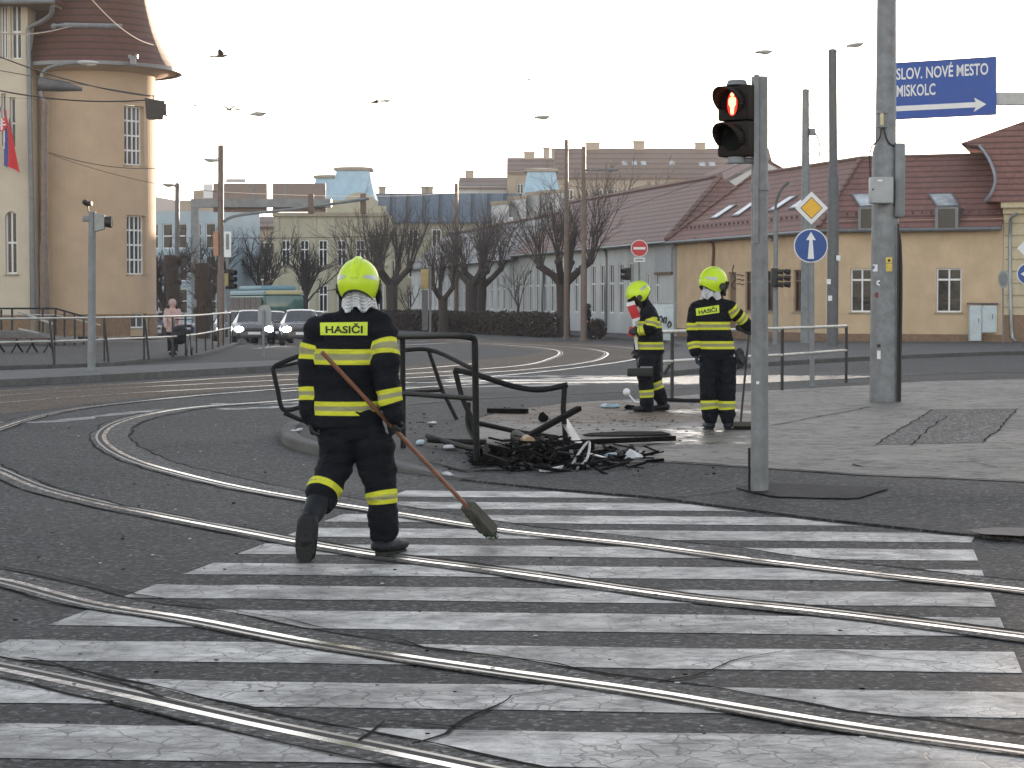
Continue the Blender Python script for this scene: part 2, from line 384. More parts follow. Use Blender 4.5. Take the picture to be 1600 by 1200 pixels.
bp=N.n('ShaderNodeBump'); N.l(N.math('ADD',N.math('ADD',fine,mid),N.math('MULTIPLY',mud2,1.2)),bp.inputs['Height']); bp.inputs['Distance'].default_value=.012
N.l(N.math('SUBTRACT',.6,N.math('MULTIPLY',wet,.45)),bp.inputs['Strength']); N.l(bp.outputs[0],b.inputs['Normal'])
mb=MB(); sheet(mb,[GI(*q) for q in PV],lambda x,y: iz(x,y)+.006,step=.6); mb.build('island_paving',m,smooth=False,kind='structure')
def strip(mb,path,w,zf,m=0,jit=0,seed=0,off=0):
    path=[Vector(q) for q in path]; rows=[]
    for i,q in enumerate(path):
        t=path[min(i+1,len(path)-1)]-path[max(i-1,0)]; t.z=0; t.normalize(); n=Vector((-t.y,t.x,0))
        j=jit*noise.noise(Vector((q.x*2.1+seed,q.y*2.1,seed*3.3))); k=1+ (1.2*noise.noise(Vector((q.x*3+7,q.y*3,seed))) if jit else 0)
        a=q+n*(off+j-w/2*max(.25,k)); c2=q+n*(off+j+w/2*max(.25,k))
        rows.append((Vector((a.x,a.y,zf(a.x,a.y))),Vector((c2.x,c2.y,zf(c2.x,c2.y)))))
    for a,c2 in zip(rows,rows[1:]): mb.poly([a[0],c2[0],c2[1],a[1]][::-1],m)
def ip(off): return lambda x,y: iz(x,y)+off
mb=MB()
for k,l in enumerate([[(1195,668),(1280,652),(1362,637)],[(1000,700),(1080,684),(1165,680)],[(1205,695),(1362,696)],[(1368,696),(1400,675),(1458,641)],[(1425,697),(1450,672),(1480,651)],[(1535,693),(1560,672),(1590,640)],[(1362,637),(1458,641),(1590,640),(1700,642)],
      [(1535,693),(1640,697)],[(1040,640),(1190,650),(1362,637)],[(1330,727),(1370,722),(1440,721),(1520,724),(1556,731),(1530,734),(1440,736),(1345,731),(1330,727)],[(1080,682),(1170,662)]]):
    strip(mb,resample([GI(*q) for q in l],.12),.018,ip(.0125),jit=.04,seed=k)
for k,l in enumerate([[(1000,782),(1080,776),(1140,770),(1165,766)],[(1022,721),(1202,732),(1337,742),(1600,753),(1740,758)],[(660,720),(730,738),(800,736)]]):
    strip(mb,resample([GI(*q) for q in l],.12),.03,ip(.011),jit=.035,seed=k+20)
mb.build('pavement_seams',TAR,smooth=False,kind='structure')
mb=MB(); sheet(mb,[GI(*q) for q in ((1368,696),(1400,675),(1458,641),(1590,640),(1560,672),(1535,693))],ip(.0095),step=.5); mb.build('pavement_patch',A_OLD,smooth=False,kind='structure')
mb=MB(); sheet(mb,[GI(*q) for q in ((1148,763),(1172,770),(1210,778),(1330,781),(1345,779),(1392,764),(1300,760),(1200,757))],ip(.012),step=.3); mb.build('asphalt_patch',A_PATCH,smooth=False,kind='structure')
mb=MB(); sheet(mb,GP((1512,838),(1535,845),(1640,850),(1700,846),(1640,836),(1560,834)),lambda x,y: .046,step=.5); mb.build('drain_grate',M('cast iron drain',(.012,.012,.013),.6,bump=.6),smooth=False,kind='structure')
# pavement in front of the houses on the right
RP=GP((1030,589),(1095,583),(1200,572),(1356,563),(1551,555),(1760,551))
RPB=[Vector((40,100,0)),Vector((40,118,0)),Vector((9.6,118,0)),Vector((1.5,150,0)),Vector((-10,210,0)),Vector((-12,210,0)),Vector((-1.5,150,0)),Vector((3.0,120,0)),Vector((7.3,100,0)),Vector((6.4,78,0)),Vector((4.3,60,0)),Vector((3.6,50,0))]
paved('house_pavement',RP+RPB,A_FAR,.11)
kerb_line('house_kerb',resample([RPB[-5],RPB[-4],RPB[-3],RPB[-2],RPB[-1]]+RP,.8),gnd(.11),side=1)
# ---------------------------------------------------------------- crosswalk
def paint(name,wear,crack):
    m,nt,b=nodes(name); N=NT(nt); p=N.pos()
    fine=N.noise(p,80,3,.7); mid=N.noise(p,4,7,.72,.3); dn=N.n('ShaderNodeTexNoise'); dn.inputs['Scale'].default_value=5; dn.inputs['Detail'].default_value=4; N.l(p,dn.inputs['Vector'])
    ad=N.n('ShaderNodeMixRGB',blend_type='ADD'); ad.inputs[0].default_value=.16; N.l(p,ad.inputs[1]); N.l(dn.outputs['Color'],ad.inputs[2])
    vo=N.n('ShaderNodeTexVoronoi',feature='DISTANCE_TO_EDGE'); vo.inputs['Scale'].default_value=7.5; N.l(ad.outputs[0],vo.inputs['Vector'])
    cr=N.math('MULTIPLY',N.ramp(vo.outputs['Distance'],[(.02,1),(.045,0)]),N.ramp(N.noise(p,1.1,4),[(.36,.15),(.54,1)]))
    st=N.noise(N.n('ShaderNodeMapping',_Scale=(1.2,14,1)).outputs[0],1.5,6,.7)
    nt.links.new(p,[x for x in nt.nodes if x.type=='MAPPING'][-1].inputs['Vector'])
    wr=N.ramp(N.math('ADD',N.math('MULTIPLY',mid,.6),N.math('MULTIPLY',st,.4)),[(wear-.08,0),(wear+.1,1)])
    speck=N.ramp(fine,[(.58,0),(.66,1)])
    k=N.math('MAXIMUM',N.math('MULTIPLY',cr,crack),N.math('MAXIMUM',N.math('MULTIPLY',wr,.75),N.math('MULTIPLY',speck,.55)))
    c=N.mix(N.ramp(mid,[(.3,0),(.7,1)]),(.62,.615,.59),(.43,.425,.41)); c=N.mix(N.math('MULTIPLY',N.ramp(N.noise(p,.8,8,.72,.6),[(.40,0),(.62,1)]),.72),c,(.15,.147,.139)); c=N.mix(k,c,(.035,.035,.036)); N.l(c,b.inputs['Base Color'])
    N.l(N.ramp(mid,[(.3,.5),(.7,.72)]),b.inputs['Roughness']); N.l(N.bump(N.math('SUBTRACT',fine,N.math('MULTIPLY',cr,3)),.35,.005),b.inputs['Normal']); return m
PAINT=paint('worn road paint',.53,.75); PAINT2=paint('faded road paint',.46,.8)
cw=MB(); rnd=random.Random(3)
def isl_near_y(x):      # y of the island's near edge at x
    for a,b2 in zip(Q,Q[1:]):
        if a.x<=x<=b2.x or b2.x<=x<=a.x: return a.y+(b2.y-a.y)*(x-a.x)/(b2.x-a.x+1e-9)
    return 99
for k in range(-4,8):
    d0=13.32-1.005*k; w0=.57+rnd.uniform(-.03,.04)
    xl=-1.76+.186*(d0-13.3); xr=2.90+.17*(d0-13.3)
    n=46; near=[];far=[]
    for i in range(n+1):
        x=xl+(xr-xl)*i/n
        yn=d0-.076*x+.018*noise.noise(Vector((x*2.5,k*3.1,0))); yf=yn+w0+.02*noise.noise(Vector((x*2.5,k*3.1+50,1)))
        xf=x+ (.186*w0 if i==0 else (.17*w0 if i==n else 0))
        lim=isl_near_y(x)-.12
        yn=min(yn,lim); yf=min(yf,lim)
        near.append((x,yn,.003)); far.append((xf,yf,.003))
    for i in range(n):
        if far[i][1]-near[i][1]<.02 and far[i+1][1]-near[i+1][1]<.02: continue
        cw.poly([near[i],near[i+1],far[i+1],far[i]],0)
cw.build('crosswalk_stripes',[PAINT],smooth=False,kind='structure')
mk=MB()
for l,w_ in (([(-40,660),(62,660),(160,650),(250,641),(330,636)],.28),([(330,632),(400,631),(482,628)],.5),([(345,640),(420,637),(482,633)],.3)):
    strip(mk,resample(spline(GP(*l),6),.3),w_,gnd(.004),jit=.03)
for l,w_ in (([(700,590),(860,588),(1015,587)],.55),([(650,598),(830,596),(995,594)],.6),([(634,606),(760,604),(905,601)],.6),([(690,582),(800,580),(880,579)],.3),([(610,540),(680,537),(740,534)],.5),([(640,534),(700,532),(760,530)],.5),([(820,531),(870,530),(960,529)],.4),([(1340,592),(1460,589),(1620,587)],.22),([(560,531),(520,531),(470,533)],.4),([(400,545),(440,541),(470,540)],.4)):
    strip(mk,resample(spline(GP(*l),6),.3),w_,gnd(.005),jit=.03)
mk.build('road_markings',[PAINT2],smooth=False,kind='structure')
# ---------------------------------------------------------------- tram tracks
def rail(mb,px,inner,bed=(.2,.2),step=10,jit=1,zf0=0,head=.052):
    g_=GP(*px); z=lambda o: gnd(o+zf0)
    if g_[-1].y<16: g_.append(g_[-1]+(g_[-1]-g_[-2]).normalized()*14)
    if g_[0].y<16: g_.insert(0,g_[0]+(g_[0]-g_[1]).normalized()*14)
    path=spline(g_,step)
    # resample evenly
    pp=[path[0]]
    for q in path[1:]:
        if (q-pp[-1]).length>.18: pp.append(q)
    path=pp
    s=inner; zz=z(.006); h2=head/2; lo=s*(h2+.075)
    inn=bed[0] if s>0 else bed[1]; out=bed[1] if s>0 else bed[0]
    def seg(a,b_,m): strip(mb,path,abs(b_-a),zz,m,off=s*(a+b_)/2)
    seg(-h2,h2,4); seg(h2,h2+.048,3); seg(h2+.048,h2+.075,5)          # head, groove (recess shade as flat dark colour), lip side by side
    if jit:
        seg(h2+.075,max(inn,h2+.13),0); seg(-max(out,h2+.06),-h2-.012,0); seg(-h2-.012,-h2,3)
        strip(mb,path,.024,z(.0085),1,jit=.06,seed=px[0][1],off=bed[0]); strip(mb,path,.018,z(.0085),1,jit=.05,seed=px[0][1]+5,off=-bed[1])
    else: seg(h2+.075,h2+.12,2); seg(-h2-.05,-h2,3)
LIP=M('dull rail lip',(.22,.2,.18),.35,.8,bump=.1)
RM=[A_BED,TAR,A_BED,GROOVE,STEEL,LIP]
tk=MB()
rail(tk,[(-260,870),(-120,888),(0,905),(160,945),(300,967),(500,1005),(800,1050),(1000,1078),(1350,1136),(1600,1170),(1900,1212)],-1,(.22,.16))
rail(tk,[(-200,1010),(0,1047),(200,1090),(400,1135),(600,1176),(770,1212),(1000,1262),(1400,1350)],1,(.2,.14))
tk.build('tram_track',RM,smooth=False,kind='structure')
tk=MB()
rail(tk,[(760,599),(640,607),(540,617),(437,627),(312,636),(237,647),(187,661),(163,680),(175,699),(219,721),(281,739),(375,761),(475,779),(640,805),(800,830),(1000,851),(1200,877),(1400,900),(1600,922),(1900,960)],-1,(.3,.17),step=14)
rail(tk,[(760,592),(620,598),(470,606),(312,618),(219,627),(125,638),(55,652),(0,669),(-55,690),(-50,715),(0,738),(62,764),(156,788),(250,807),(375,831),(460,847),(600,870),(800,896),(1000,925),(1100,938),(1300,959),(1600,997),(1900,1036)],1,(.13,.15),step=14)
tk.build('curved_tram_track',RM,smooth=False,kind='structure')
# straight far track on brown-stained paving
BR=asphalt('brown stained track paving',(.075,.054,.036),patch=.6)
tb=MB(); sheet(tb,GP((-200,655),(0,648),(200,624),(470,600),(640,590),(800,578),(930,567),(1020,556),(1030,548),(1000,541),(900,534),(800,533),(700,529),(640,529),(760,540),(850,549),(820,556),(640,571),(470,581),(200,598),(0,609),(-200,622)),gnd(.003)); tb.build('track_paving',BR,smooth=False,kind='structure')
tk=MB(); ST=[A_BED,TAR,BR,GROOVE,STEEL,LIP]
for pts,s in (([(-200,632),(0,618),(200,606),(440,594),(640,584),(807,572),(860,560),(874,552),(862,546),(800,540),(700,533),(620,530)],-1),
              ([(-200,646),(0,630),(200,615),(440,602),(640,591),(830,577),(920,566),(948,556),(945,550),(900,543),(800,537),(700,531)],1),
              ([(-200,624),(0,611),(200,600),(440,586),(640,577),(744,568)],-1),
              ([(440,612),(640,598),(830,583),(940,570),(1000,560),(1016,552),(1000,546),(950,541),(860,536)],1)):
    rail(tk,pts,s,(.1,.1),jit=0,head=.075)
tk.build('straight_tram_track',ST,smooth=False,kind='structure')
# tar joints and cracks in the road
ck=MB()
for k,l in enumerate([[(0,885),(100,905),(210,931),(280,940),(400,962),(520,985),(640,1005),(750,1028)],[(750,1028),(860,1040),(960,1062),(1020,1066)],[(1020,1066),(1080,1058),(1150,1038),(1230,1020)],[(1230,1020),(1300,1018),(1380,1030),(1480,1038)],[(640,1165),(700,1150),(760,1115),(800,1090),(900,1078)],[(30,1030),(100,1045),(200,1075),(330,1105)],[(730,1138),(600,1128),(560,1160)]]):
    strip(ck,resample(GP(*l),.06),.014,gnd(.0095),jit=.09,seed=k*2.2)
ck.build('road_cracks',TAR,smooth=False,kind='structure')
# ================================================================== buildings
OCHRE=M('ochre render',(.54,.41,.27),.9,var=.12,scale=1.2,bump=.25,bscale=90,dirt=.18)
TOWERW=M('tan tower render',(.45,.335,.235),.9,var=.09,scale=.9,bump=.25,bscale=90,dirt=.15)
WINGW=M('cream render',(.54,.475,.375),.9,var=.08,scale=.9,bump=.25,bscale=90,dirt=.12)
BROWNP=M('brown plinth render',(.22,.145,.095),.9,var=.2,bump=.3,dirt=.4)
PALEW=M('white washed wall',(.50,.53,.54),.9,var=.1,scale=.6,bump=.2,dirt=.25)
YELW=M('pale yellow render',(.52,.45,.31),.9,var=.1,bump=.2,dirt=.2)
GREYW=M('grey white wall',(.52,.53,.54),.9,var=.08,scale=.4,dirt=.2)
CREAMW=M('cream green facade',(.42,.40,.30),.9,var=.1,scale=.5,dirt=.25)
BLUEW=M('pale blue cladding',(.36,.46,.52),.6,var=.1,scale=.5)
TANW=M('far tan facade',(.40,.33,.26),.9,var=.1,scale=.3)
ZINC=M('grey zinc sheet',(.30,.33,.36),.35,.6,var=.2,scale=2,bump=.1)
GUTTER=M('painted gutter',(.16,.17,.18),.45,.4)
WFRAME=M('white window frame',(.72,.73,.74),.5,var=.05,bump=0)
BFRAME=M('brown window frame',(.13,.07,.04),.6)
STONE=M('sill stone',(.3,.26,.2),.85)
GLASS=glass('window glass',(.012,.014,.017),.1,.3); SKYGL=glass('roof window glass',(.30,.33,.36),.05,1)
DOORM=M('brown door',(.16,.10,.06),.6)
def tiles(name,c,rows=6.5,bump=.9,axis=2,var=.25,colsc=5):
    m,nt,b=nodes(name); N=NT(nt); p=N.coord('Object'); sx=N.n('ShaderNodeSeparateXYZ'); N.l(p,sx.inputs[0])
    z=N.math('FRACT',N.math('MULTIPLY',sx.outputs[axis],rows))
    f=N.noise(p,3.2,6,.7); g=N.noise(p,22,3,.6); big=N.noise(p,.5,4)
    cc=N.ramp(f,[(.3,tuple(x*(1-var) for x in c)),(.7,tuple(x*(1+var) for x in c))]); cc=N.mix(N.ramp(g,[(.45,0),(.75,.5)]),cc,tuple(x*.5 for x in c))
    cc=N.mix(N.ramp(big,[(.45,0),(.75,.45)]),cc,(c[0]*.75,c[1]*1.05,c[2]*1.1))
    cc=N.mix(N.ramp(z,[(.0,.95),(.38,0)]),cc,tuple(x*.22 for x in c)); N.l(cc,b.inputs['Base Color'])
    b.inputs['Roughness'].default_value=.62; b.inputs['Specular IOR Level'].default_value=.4
    N.l(N.bump(N.math('ADD',z,N.math('MULTIPLY',g,.5)),bump,.05),b.inputs['Normal']); return m
TILE=tiles('dark red roof tiles',(.215,.105,.088),3.7); TILE2=tiles('brown red roof tiles',(.215,.13,.112),3.6)
TILET=tiles('red brown tower tiles',(.095,.034,.027),3.4); FARROOF=tiles('far brown roof tiles',(.17,.115,.095),1.2,.4)
BLUEROOF=tiles('blue grey sheet roof',(.12,.16,.21),.55,.4,0,.15); GREYROOF=tiles('pale grey worn roof',(.24,.23,.235),1.6,.5)
COPPER=M('pale blue dome sheet',(.30,.45,.56),.4,.15,var=.15,scale=1.2)
def warp_flat(p0,p1,z0):
    p0=Vector((p0[0],p0[1],0)); d=Vector((p1[0],p1[1],0))-p0; L=d.length; d/=L; n=Vector((-d.y,d.x,0))   # n points inside (away from the viewer)
    return (lambda u,v,e: p0+d*u+n*e+Vector((0,0,z0+v))),L
def facade(mb,warp,W,H,ops,m=0,mr=0,depth=.18,du=None):
    us={0,W};vs={0,H}
    for a,b_,c,d in ops: us|={a,c}; vs|={b_,d}
    if du:
        k=int(W/du); us|={W*i/k for i in range(1,k)}
    us=sorted(us);vs=sorted(vs)
    for i in range(len(us)-1):
        for j in range(len(vs)-1):
            if us[i+1]-us[i]<1e-5 or vs[j+1]-vs[j]<1e-5: continue
            uc=(us[i]+us[i+1])/2;vc=(vs[j]+vs[j+1])/2
            if any(a<uc<c and b_<vc<d for a,b_,c,d in ops): continue
            mb.poly([warp(us[i],vs[j],0),warp(us[i+1],vs[j],0),warp(us[i+1],vs[j+1],0),warp(us[i],vs[j+1],0)],m)
    for a,b_,c,d in ops:
        for q in (((a,b_),(c,b_)),((c,b_),(c,d)),((c,d),(a,d)),((a,d),(a,b_))):
            (u0,v0),(u1,v1)=q; mb.poly([warp(u0,v0,0),warp(u0,v0,depth),warp(u1,v1,depth),warp(u1,v1,0)],mr)
def wbar(mb,warp,u0,v0,u1,v1,e0,e1,m=0):
    mb.hexa([warp(u0,v0,e0),warp(u1,v0,e0),warp(u1,v0,e1),warp(u0,v0,e1),warp(u0,v1,e0),warp(u1,v1,e0),warp(u1,v1,e1),warp(u0,v1,e1)],m)
def window(parent,warp,o,nu=1,hs=(),t=.06,fm=None,gm=None,e=.1,sill=True,name='window',pane=True):
    a,b_,c,d=o; mb=MB(); fm=fm or WFRAME
    wbar(mb,warp,a,b_,a+t,d,e,e+.06); wbar(mb,warp,c-t,b_,c,d,e,e+.06); wbar(mb,warp,a+t,b_,c-t,b_+t,e,e+.06); wbar(mb,warp,a+t,d-t,c-t,d,e,e+.06)
    for i in range(nu):
        u=a+(c-a)*(i+1)/(nu+1); wbar(mb,warp,u-t*.5,b_+t,u+t*.5,d-t,e+.003,e+.055)
    for q in hs: v=b_+(d-b_)*q; wbar(mb,warp,a+t,v-t*.6,c-t,v+t*.6,e-.003,e+.058)
    w_=mb.build(name,fm,parent,smooth=False)
    if pane:
        g=MB(); g.poly([warp(a+.01,b_+.01,e+.04),warp(c-.01,b_+.01,e+.04),warp(c-.01,d-.01,e+.04),warp(a+.01,d-.01,e+.04)]); g.build('pane',gm or GLASS,w_,smooth=False)
    if sill:
        g=MB(); wbar(g,warp,a-.06,b_-.07,c+.06,b_-.002,-.07,e); g.build('sill',STONE,w_,smooth=False)
    return w_
def roof_plane(mb,pts,th=.14,m=0):
    mb.slab(pts,(0,0,-th),m)
# ------------------------------------------------------------------ ochre house on the right
A=Vector((8.9,114,0));B=Vector((14.1,95,0));C=Vector((21.35,92,0))
EZ=5.2; ZB=-.35
def off_pts(A,B,C,e1,e2):
    def nn(p,q): d=(q-p).normalized(); return Vector((-d.y,d.x,0))
    n1,n2=nn(A,B),nn(B,C); d1=(B-A).normalized(); d2=(C-B).normalized()
    p=A+n1*e1; q=C+n2*e2; den=d1.x*d2.y-d1.y*d2.x; t=((q.x-p.x)*d2.y-(q.y-p.y)*d2.x)/den
    return p,p+d1*t,q
T=thing('ochre_house','low ochre rendered corner house with dark red tiled roof behind the thick grey pole','house',(14.1,95,ZB))
w1,L1=warp_flat(A,B,ZB); w2,L2=warp_flat(B,C,ZB); HW=EZ-ZB
def px_op(p0,p1,r,zb,pad=0):
    u0,z1=uv_on(p0,p1,r[0],r[1]); u1,z0=uv_on(p0,p1,r[2],r[3]); return (u0,z0-zb,u1,z1-zb)
o2=[px_op(B,C,r,ZB) for r in ((1341,420,1364,489),(1463,419,1502,488))]; o2[0]=(o2[0][0]-.35,o2[1][1],o2[0][0]+.68,o2[1][3])
o1=[px_op(A,B,r,ZB) for r in ((1240,420,1251,492),(1196,421,1210,496),(1138,425,1150,510),(1164,428,1176,514))]
base2=o2[1][1]; o1=[(a,max(b_,base2),c,o2[1][3]) for a,b_,c,d in o1]; o1[2]=(o1[2][0],.05,o1[2][2],o1[2][3])
mb=MB(); facade(mb,w1,L1,HW,o1,0,0,.2); facade(mb,w2,L2,HW,o2,0,0,.2)
a2,b2_,c2=off_pts(A,B,C,8.5,9); 
for p,q in ((C,c2),(c2,b2_),(b2_,a2),(a2,A)): mb.poly([(p.x,p.y,ZB),(q.x,q.y,ZB),(q.x,q.y,EZ),(p.x,p.y,EZ)])
mb.build('wall',OCHRE,T,smooth=False)
mb=MB()
for wq,L,ops in ((w1,L1,[o1[2]]),(w2,L2,[])):
    cuts=[0]+[x for o in ops for x in (o[0],o[2])]+[L]
    for k in range(0,len(cuts),2): mb=MB(); wbar(mb,wq,cuts[k],0,cuts[k+1],.5,-.03,-.002); mb.build('plinth',BROWNP,T,smooth=False)
for o in o2: window(T,w2,o,1,(.74,),.07)
for k,o in enumerate(o1):
    if k==2:
        d=MB(); wbar(d,w1,o[0],o[1],o[2],o[3],.12,.17); dd=d.build('door',DOORM,T,smooth=False); d=MB(); wbar(d,w1,o[2]-.25,1.1,o[2]-.2,1.3,.07,.119); d.build('handle',GUTTER,dd,smooth=False)
    else: window(T,w1,o,1,(.74,),.07,BFRAME)
# painted graffiti figure on the wall: a wavering hand-drawn line and lines of script
GRAF=M('dark graffiti paint',(.03,.025,.025),.8)
mb=MB()
def wall_line(mb,wq,p0,p1,pts,wd):
    pp=[]
    for px,py in pts: u,z=uv_on(p0,p1,px,py); pp.append(wq(u,z-ZB,-.012))
    mb.tube(spline(pp,4),wd,5)
wall_line(mb,w1,A,B,[(1147,414),(1145,424),(1149,436),(1144,446),(1148,452)],.03)
for yy in (430,437,444): wall_line(mb,w1,A,B,[(1152,yy),(1156,yy-1),(1160,yy+1),(1163,yy)],.025)
wall_line(mb,w2,B,C,[(1231,487),(1234,478),(1232,490)],.012) if False else None
mb.build('graffiti',GRAF,T)
# roof
e=.5; Ae,Be,Ce=off_pts(A,B,C,-e,-e); Ae=Ae-(B-A).normalized()*.3
Ra,Rb,Rc=off_pts(A,B,C,3.2,4.6); Ra=Ra+(B-A).normalized()*3.0
RZ=8.25
def z3(p,z): return Vector((p.x,p.y,z))
slope=(RZ-EZ)/3.2; slope2=(RZ-EZ)/4.6
mb=MB(); ez=EZ-.1
roof_plane(mb,[z3(Ae,ez-.25),z3(Be,ez-.25),z3(Rb,RZ),z3(Ra,RZ)]); 
mb.build('roof',TILE,T,smooth=False)
mb=MB(); roof_plane(mb,[z3(Be,ez-.25),z3(Ce,ez-.25),z3(Rc,RZ),z3(Rb,RZ)]); roof_plane(mb,[z3(Ra,RZ),z3(Rb,RZ),z3(b2_,ez),z3(a2,ez)]); roof_plane(mb,[z3(Rb,RZ),z3(Rc,RZ),z3(c2,ez),z3(b2_,ez)])
roof_plane(mb,[z3(Ae,ez-.25),z3(Ra,RZ),z3(a2,ez)]); mb.poly([(C.x,C.y,EZ),(c2.x,c2.y,EZ),(Rc.x,Rc.y,RZ)],0)
rf=mb.build('roof',TILE,T,smooth=False)
mb=MB(); mb.tube([z3(Rb,RZ+.03),z3(Be,ez-.2)],.11,8); mb.tube([z3(Ra,RZ+.03),z3(Rb,RZ+.03),z3(Rc,RZ+.03)],.11,8); mb.tube([z3(Ra,RZ+.03),z3(Ae,ez-.2)],.11,8); mb.build('ridge_tiles',TILE2,T)
mb=MB(); mb.tube([z3(Ae,ez-.36),z3(Be,ez-.36),z3(Ce,ez-.36)],.09,8); mb.build('gutter',GUTTER,T)
mb=MB(); mb.slab([z3(A,EZ-.22),z3(B,EZ-.22),z3(C,EZ-.22),z3(Ce,ez-.30),z3(Be,ez-.30),z3(Ae,ez-.30)],(0,0,-.03)); mb.build('soffit',PALEW,T,smooth=False)
def pipe(T,pts,r=.06,name='downpipe',mt=None):
    mb=MB(); mb.tube(spline(pts,5),r,8); return mb.build(name,mt or GUTTER,T)
def on_wall(wq,p0,p1,px,py,e=-.1,zb=None):
    u,z=uv_on(p0,p1,px,py); return wq(u,z-(ZB if zb is None else zb),e)
pipe(T,[on_wall(w1,A,B,1098,372,-.45),on_wall(w1,A,B,1108,374,-.3),on_wall(w1,A,B,1116,380),on_wall(w1,A,B,1116,424),on_wall(w1,A,B,1116,515)],.07,mt=BFRAME)
# roof windows: four along the receding slope, two with eave dormer panes on the front slope
def on_slope(E0,E1,R0,R1,px,py):
    n=(z3(E1,ez-.25)-z3(E0,ez-.25)).cross(z3(R0,RZ)-z3(E0,ez-.25)).normalized(); r=ray(px,py); o=Vector((0,0,HC)); t=(z3(E0,ez-.25)-o).dot(n)/r.dot(n); q=o+r*t
    return q,(n if n.z>0 else -n)
def skylight(T,quad,n,fm=GUTTER):
    mb=MB(); q=[Vector(x) for x in quad]; c=sum(q,Vector())/4; mb.slab([x-n*.02 for x in q],n*.1); s_=mb.build('roof_window',fm,T,smooth=False)
    g=MB(); g.poly([c+(x-c)*.84+n*.09 for x in q]); g.build('pane',SKYGL,s_,smooth=False)
for x0,y0,x1,y1,wd in ((1110,343,1142,322,11),(1144,339,1176,317,11),(1200,331,1236,308,12),(1232,328,1262,308,12)):
    qd=[];n=None
    for px,py in ((x0,y0),(x0+wd,y0-1),(x1+wd*.9,y1-1),(x1,y1)):
        q,n=on_slope(Ae,Be,Ra,Rb,px,py); qd.append(q)
    skylight(T,qd,n)
for x0,x1 in ((1336,1370),(1456,1500)):
    qd=[]
    for px,py in ((x0+8,326),(x1,324),(x1-12,304),(x0-6,305)):
        q,n=on_slope(Be,Ce,Rb,Rc,px,py); qd.append(q)
    skylight(T,qd,n)
    u0,z1=uv_on(B,C,x0+12,329); u1,z0=uv_on(B,C,x1-2,357)
    mb=MB(); wbar(mb,w2,u0-.08,z0-ZB-.1,u1+.08,z1-ZB+.12,-.56,.6); dw=mb.build('dormer',GUTTER,T,smooth=False)
    g=MB(); g.poly([w2(u0+.05,z0-ZB,-.563),w2(u1-.05,z0-ZB,-.563),w2(u1-.05,z1-ZB+.05,-.563),w2(u0+.05,z1-ZB+.05,-.563)]); g.build('pane',GLASS,dw,smooth=False)
for wq_,LL,st_ in ((w2,L2,.42),(w1,L1,.62)):
    for k in range(60):
        u=k*st_+.5
        if u<LL: p=wq_(u,HW+.3,.15); mb=MB(); mb.box(p.x-.05,p.y-.04,p.z-.1,p.x+.05,p.y+.04,p.z+.08); mb.build('snow_guard',TILE2,T,smooth=False)
for u in (L1-.8,L1-6): mb=MB(); wbar(mb,w1,u,HW-.75,u+.28,HW-.35,-.28,-.02); mb.build('wall_lamp',GUTTER,T,smooth=False)
# ------------------------------------------------------------------ house at the right edge with flared roof
D=Vector((30,89.5,0)); C1=C+Vector((.02,.0,0))
T=thing('yellow_house','pale yellow house with grooved render and a steep flared red roof at the right edge','house',(24,91,ZB))
w3,L3=warp_flat(C1,D,ZB); H3=uv_on(C1,D,1580,316)[1]-ZB
mb=MB(); ops=[px_op(C1,D,(1604,400,1650,500),ZB)]; facade(mb,w3,L3,H3,ops)
for q,r_ in ((D,D+Vector((3,10,0))),(D+Vector((3,10,0)),C1+Vector((3,10,0))),(C1+Vector((3,10,0)),C1)): mb.poly([z3(q,ZB),z3(r_,ZB),z3(r_,ZB+H3),z3(q,ZB+H3)])
mb.build('wall',YELW,T,smooth=False)
mb=MB(); zz=uv_on(C1,D,1580,492)[1]-ZB
for k in range(9): 
    v=zz+.3+k*.52
    if v<H3-.3: wbar(mb,w3,.06,v,L3,v+.06,-.02,.0)
mb.build('groove_band',M('groove trim',(.33,.285,.19),.9),T,smooth=False)
mb=MB(); wbar(mb,w3,0.02,0,L3,zz,-.05,-.002); mb.build('plinth',BROWNP,T,smooth=False)
mb=MB(); wbar(mb,w3,-.1,H3-.25,L3,H3,-.45,.0); wbar(mb,w3,-.02,H3-.5,L3,H3-.252,-.2,.0); mb.build('cornice',YELW,T,smooth=False)
window(T,w3,ops[0],1,(.7,))
mb=MB()
def zpx(px,py,d): return P(px,py,d)
# flared roof: profile from the eave up to the ridge, swept along the front, hipped on the left
prof=[(-.55,0),(.1,.35),(.6,1.0),(1.05,1.9),(1.45,2.55),(1.5,2.7),(2.1,3.7)]; LO=dict(zip([q[0] for q in prof],(-.75,-.55,-.4,-.7,-1.15,-2.0,.8)))
d3=(D-C1).normalized(); n3=Vector((-d3.y,d3.x,0)); z_e=ZB+H3
for (e0,h0),(e1,h1) in zip(prof,prof[1:]):
    l0=C1+d3*LO[e0]+n3*e0; l1=C1+d3*LO[e1]+n3*e1; r0=D+n3*e0; r1=D+n3*e1
    mb.poly([z3(l0,z_e+h0),z3(r0,z_e+h0),z3(r1,z_e+h1),z3(l1,z_e+h1)]); bk0=C1+d3*LO[e0]+n3*(10-e0); bk1=C1+d3*LO[e1]+n3*(10-e1)
    mb.poly([z3(bk0,z_e+h0),z3(l0,z_e+h0),z3(l1,z_e+h1),z3(bk1,z_e+h1)])
lt=C1+d3*.8+n3*2.1; bt=C1+d3*.8+n3*7.9; mb.poly([z3(lt,z_e+3.7),z3(D+n3*2.1,z_e+3.7),z3(D+n3*7.9,z_e+3.7),z3(bt,z_e+3.7)])
mb.build('roof',TILE,T,smooth=False)
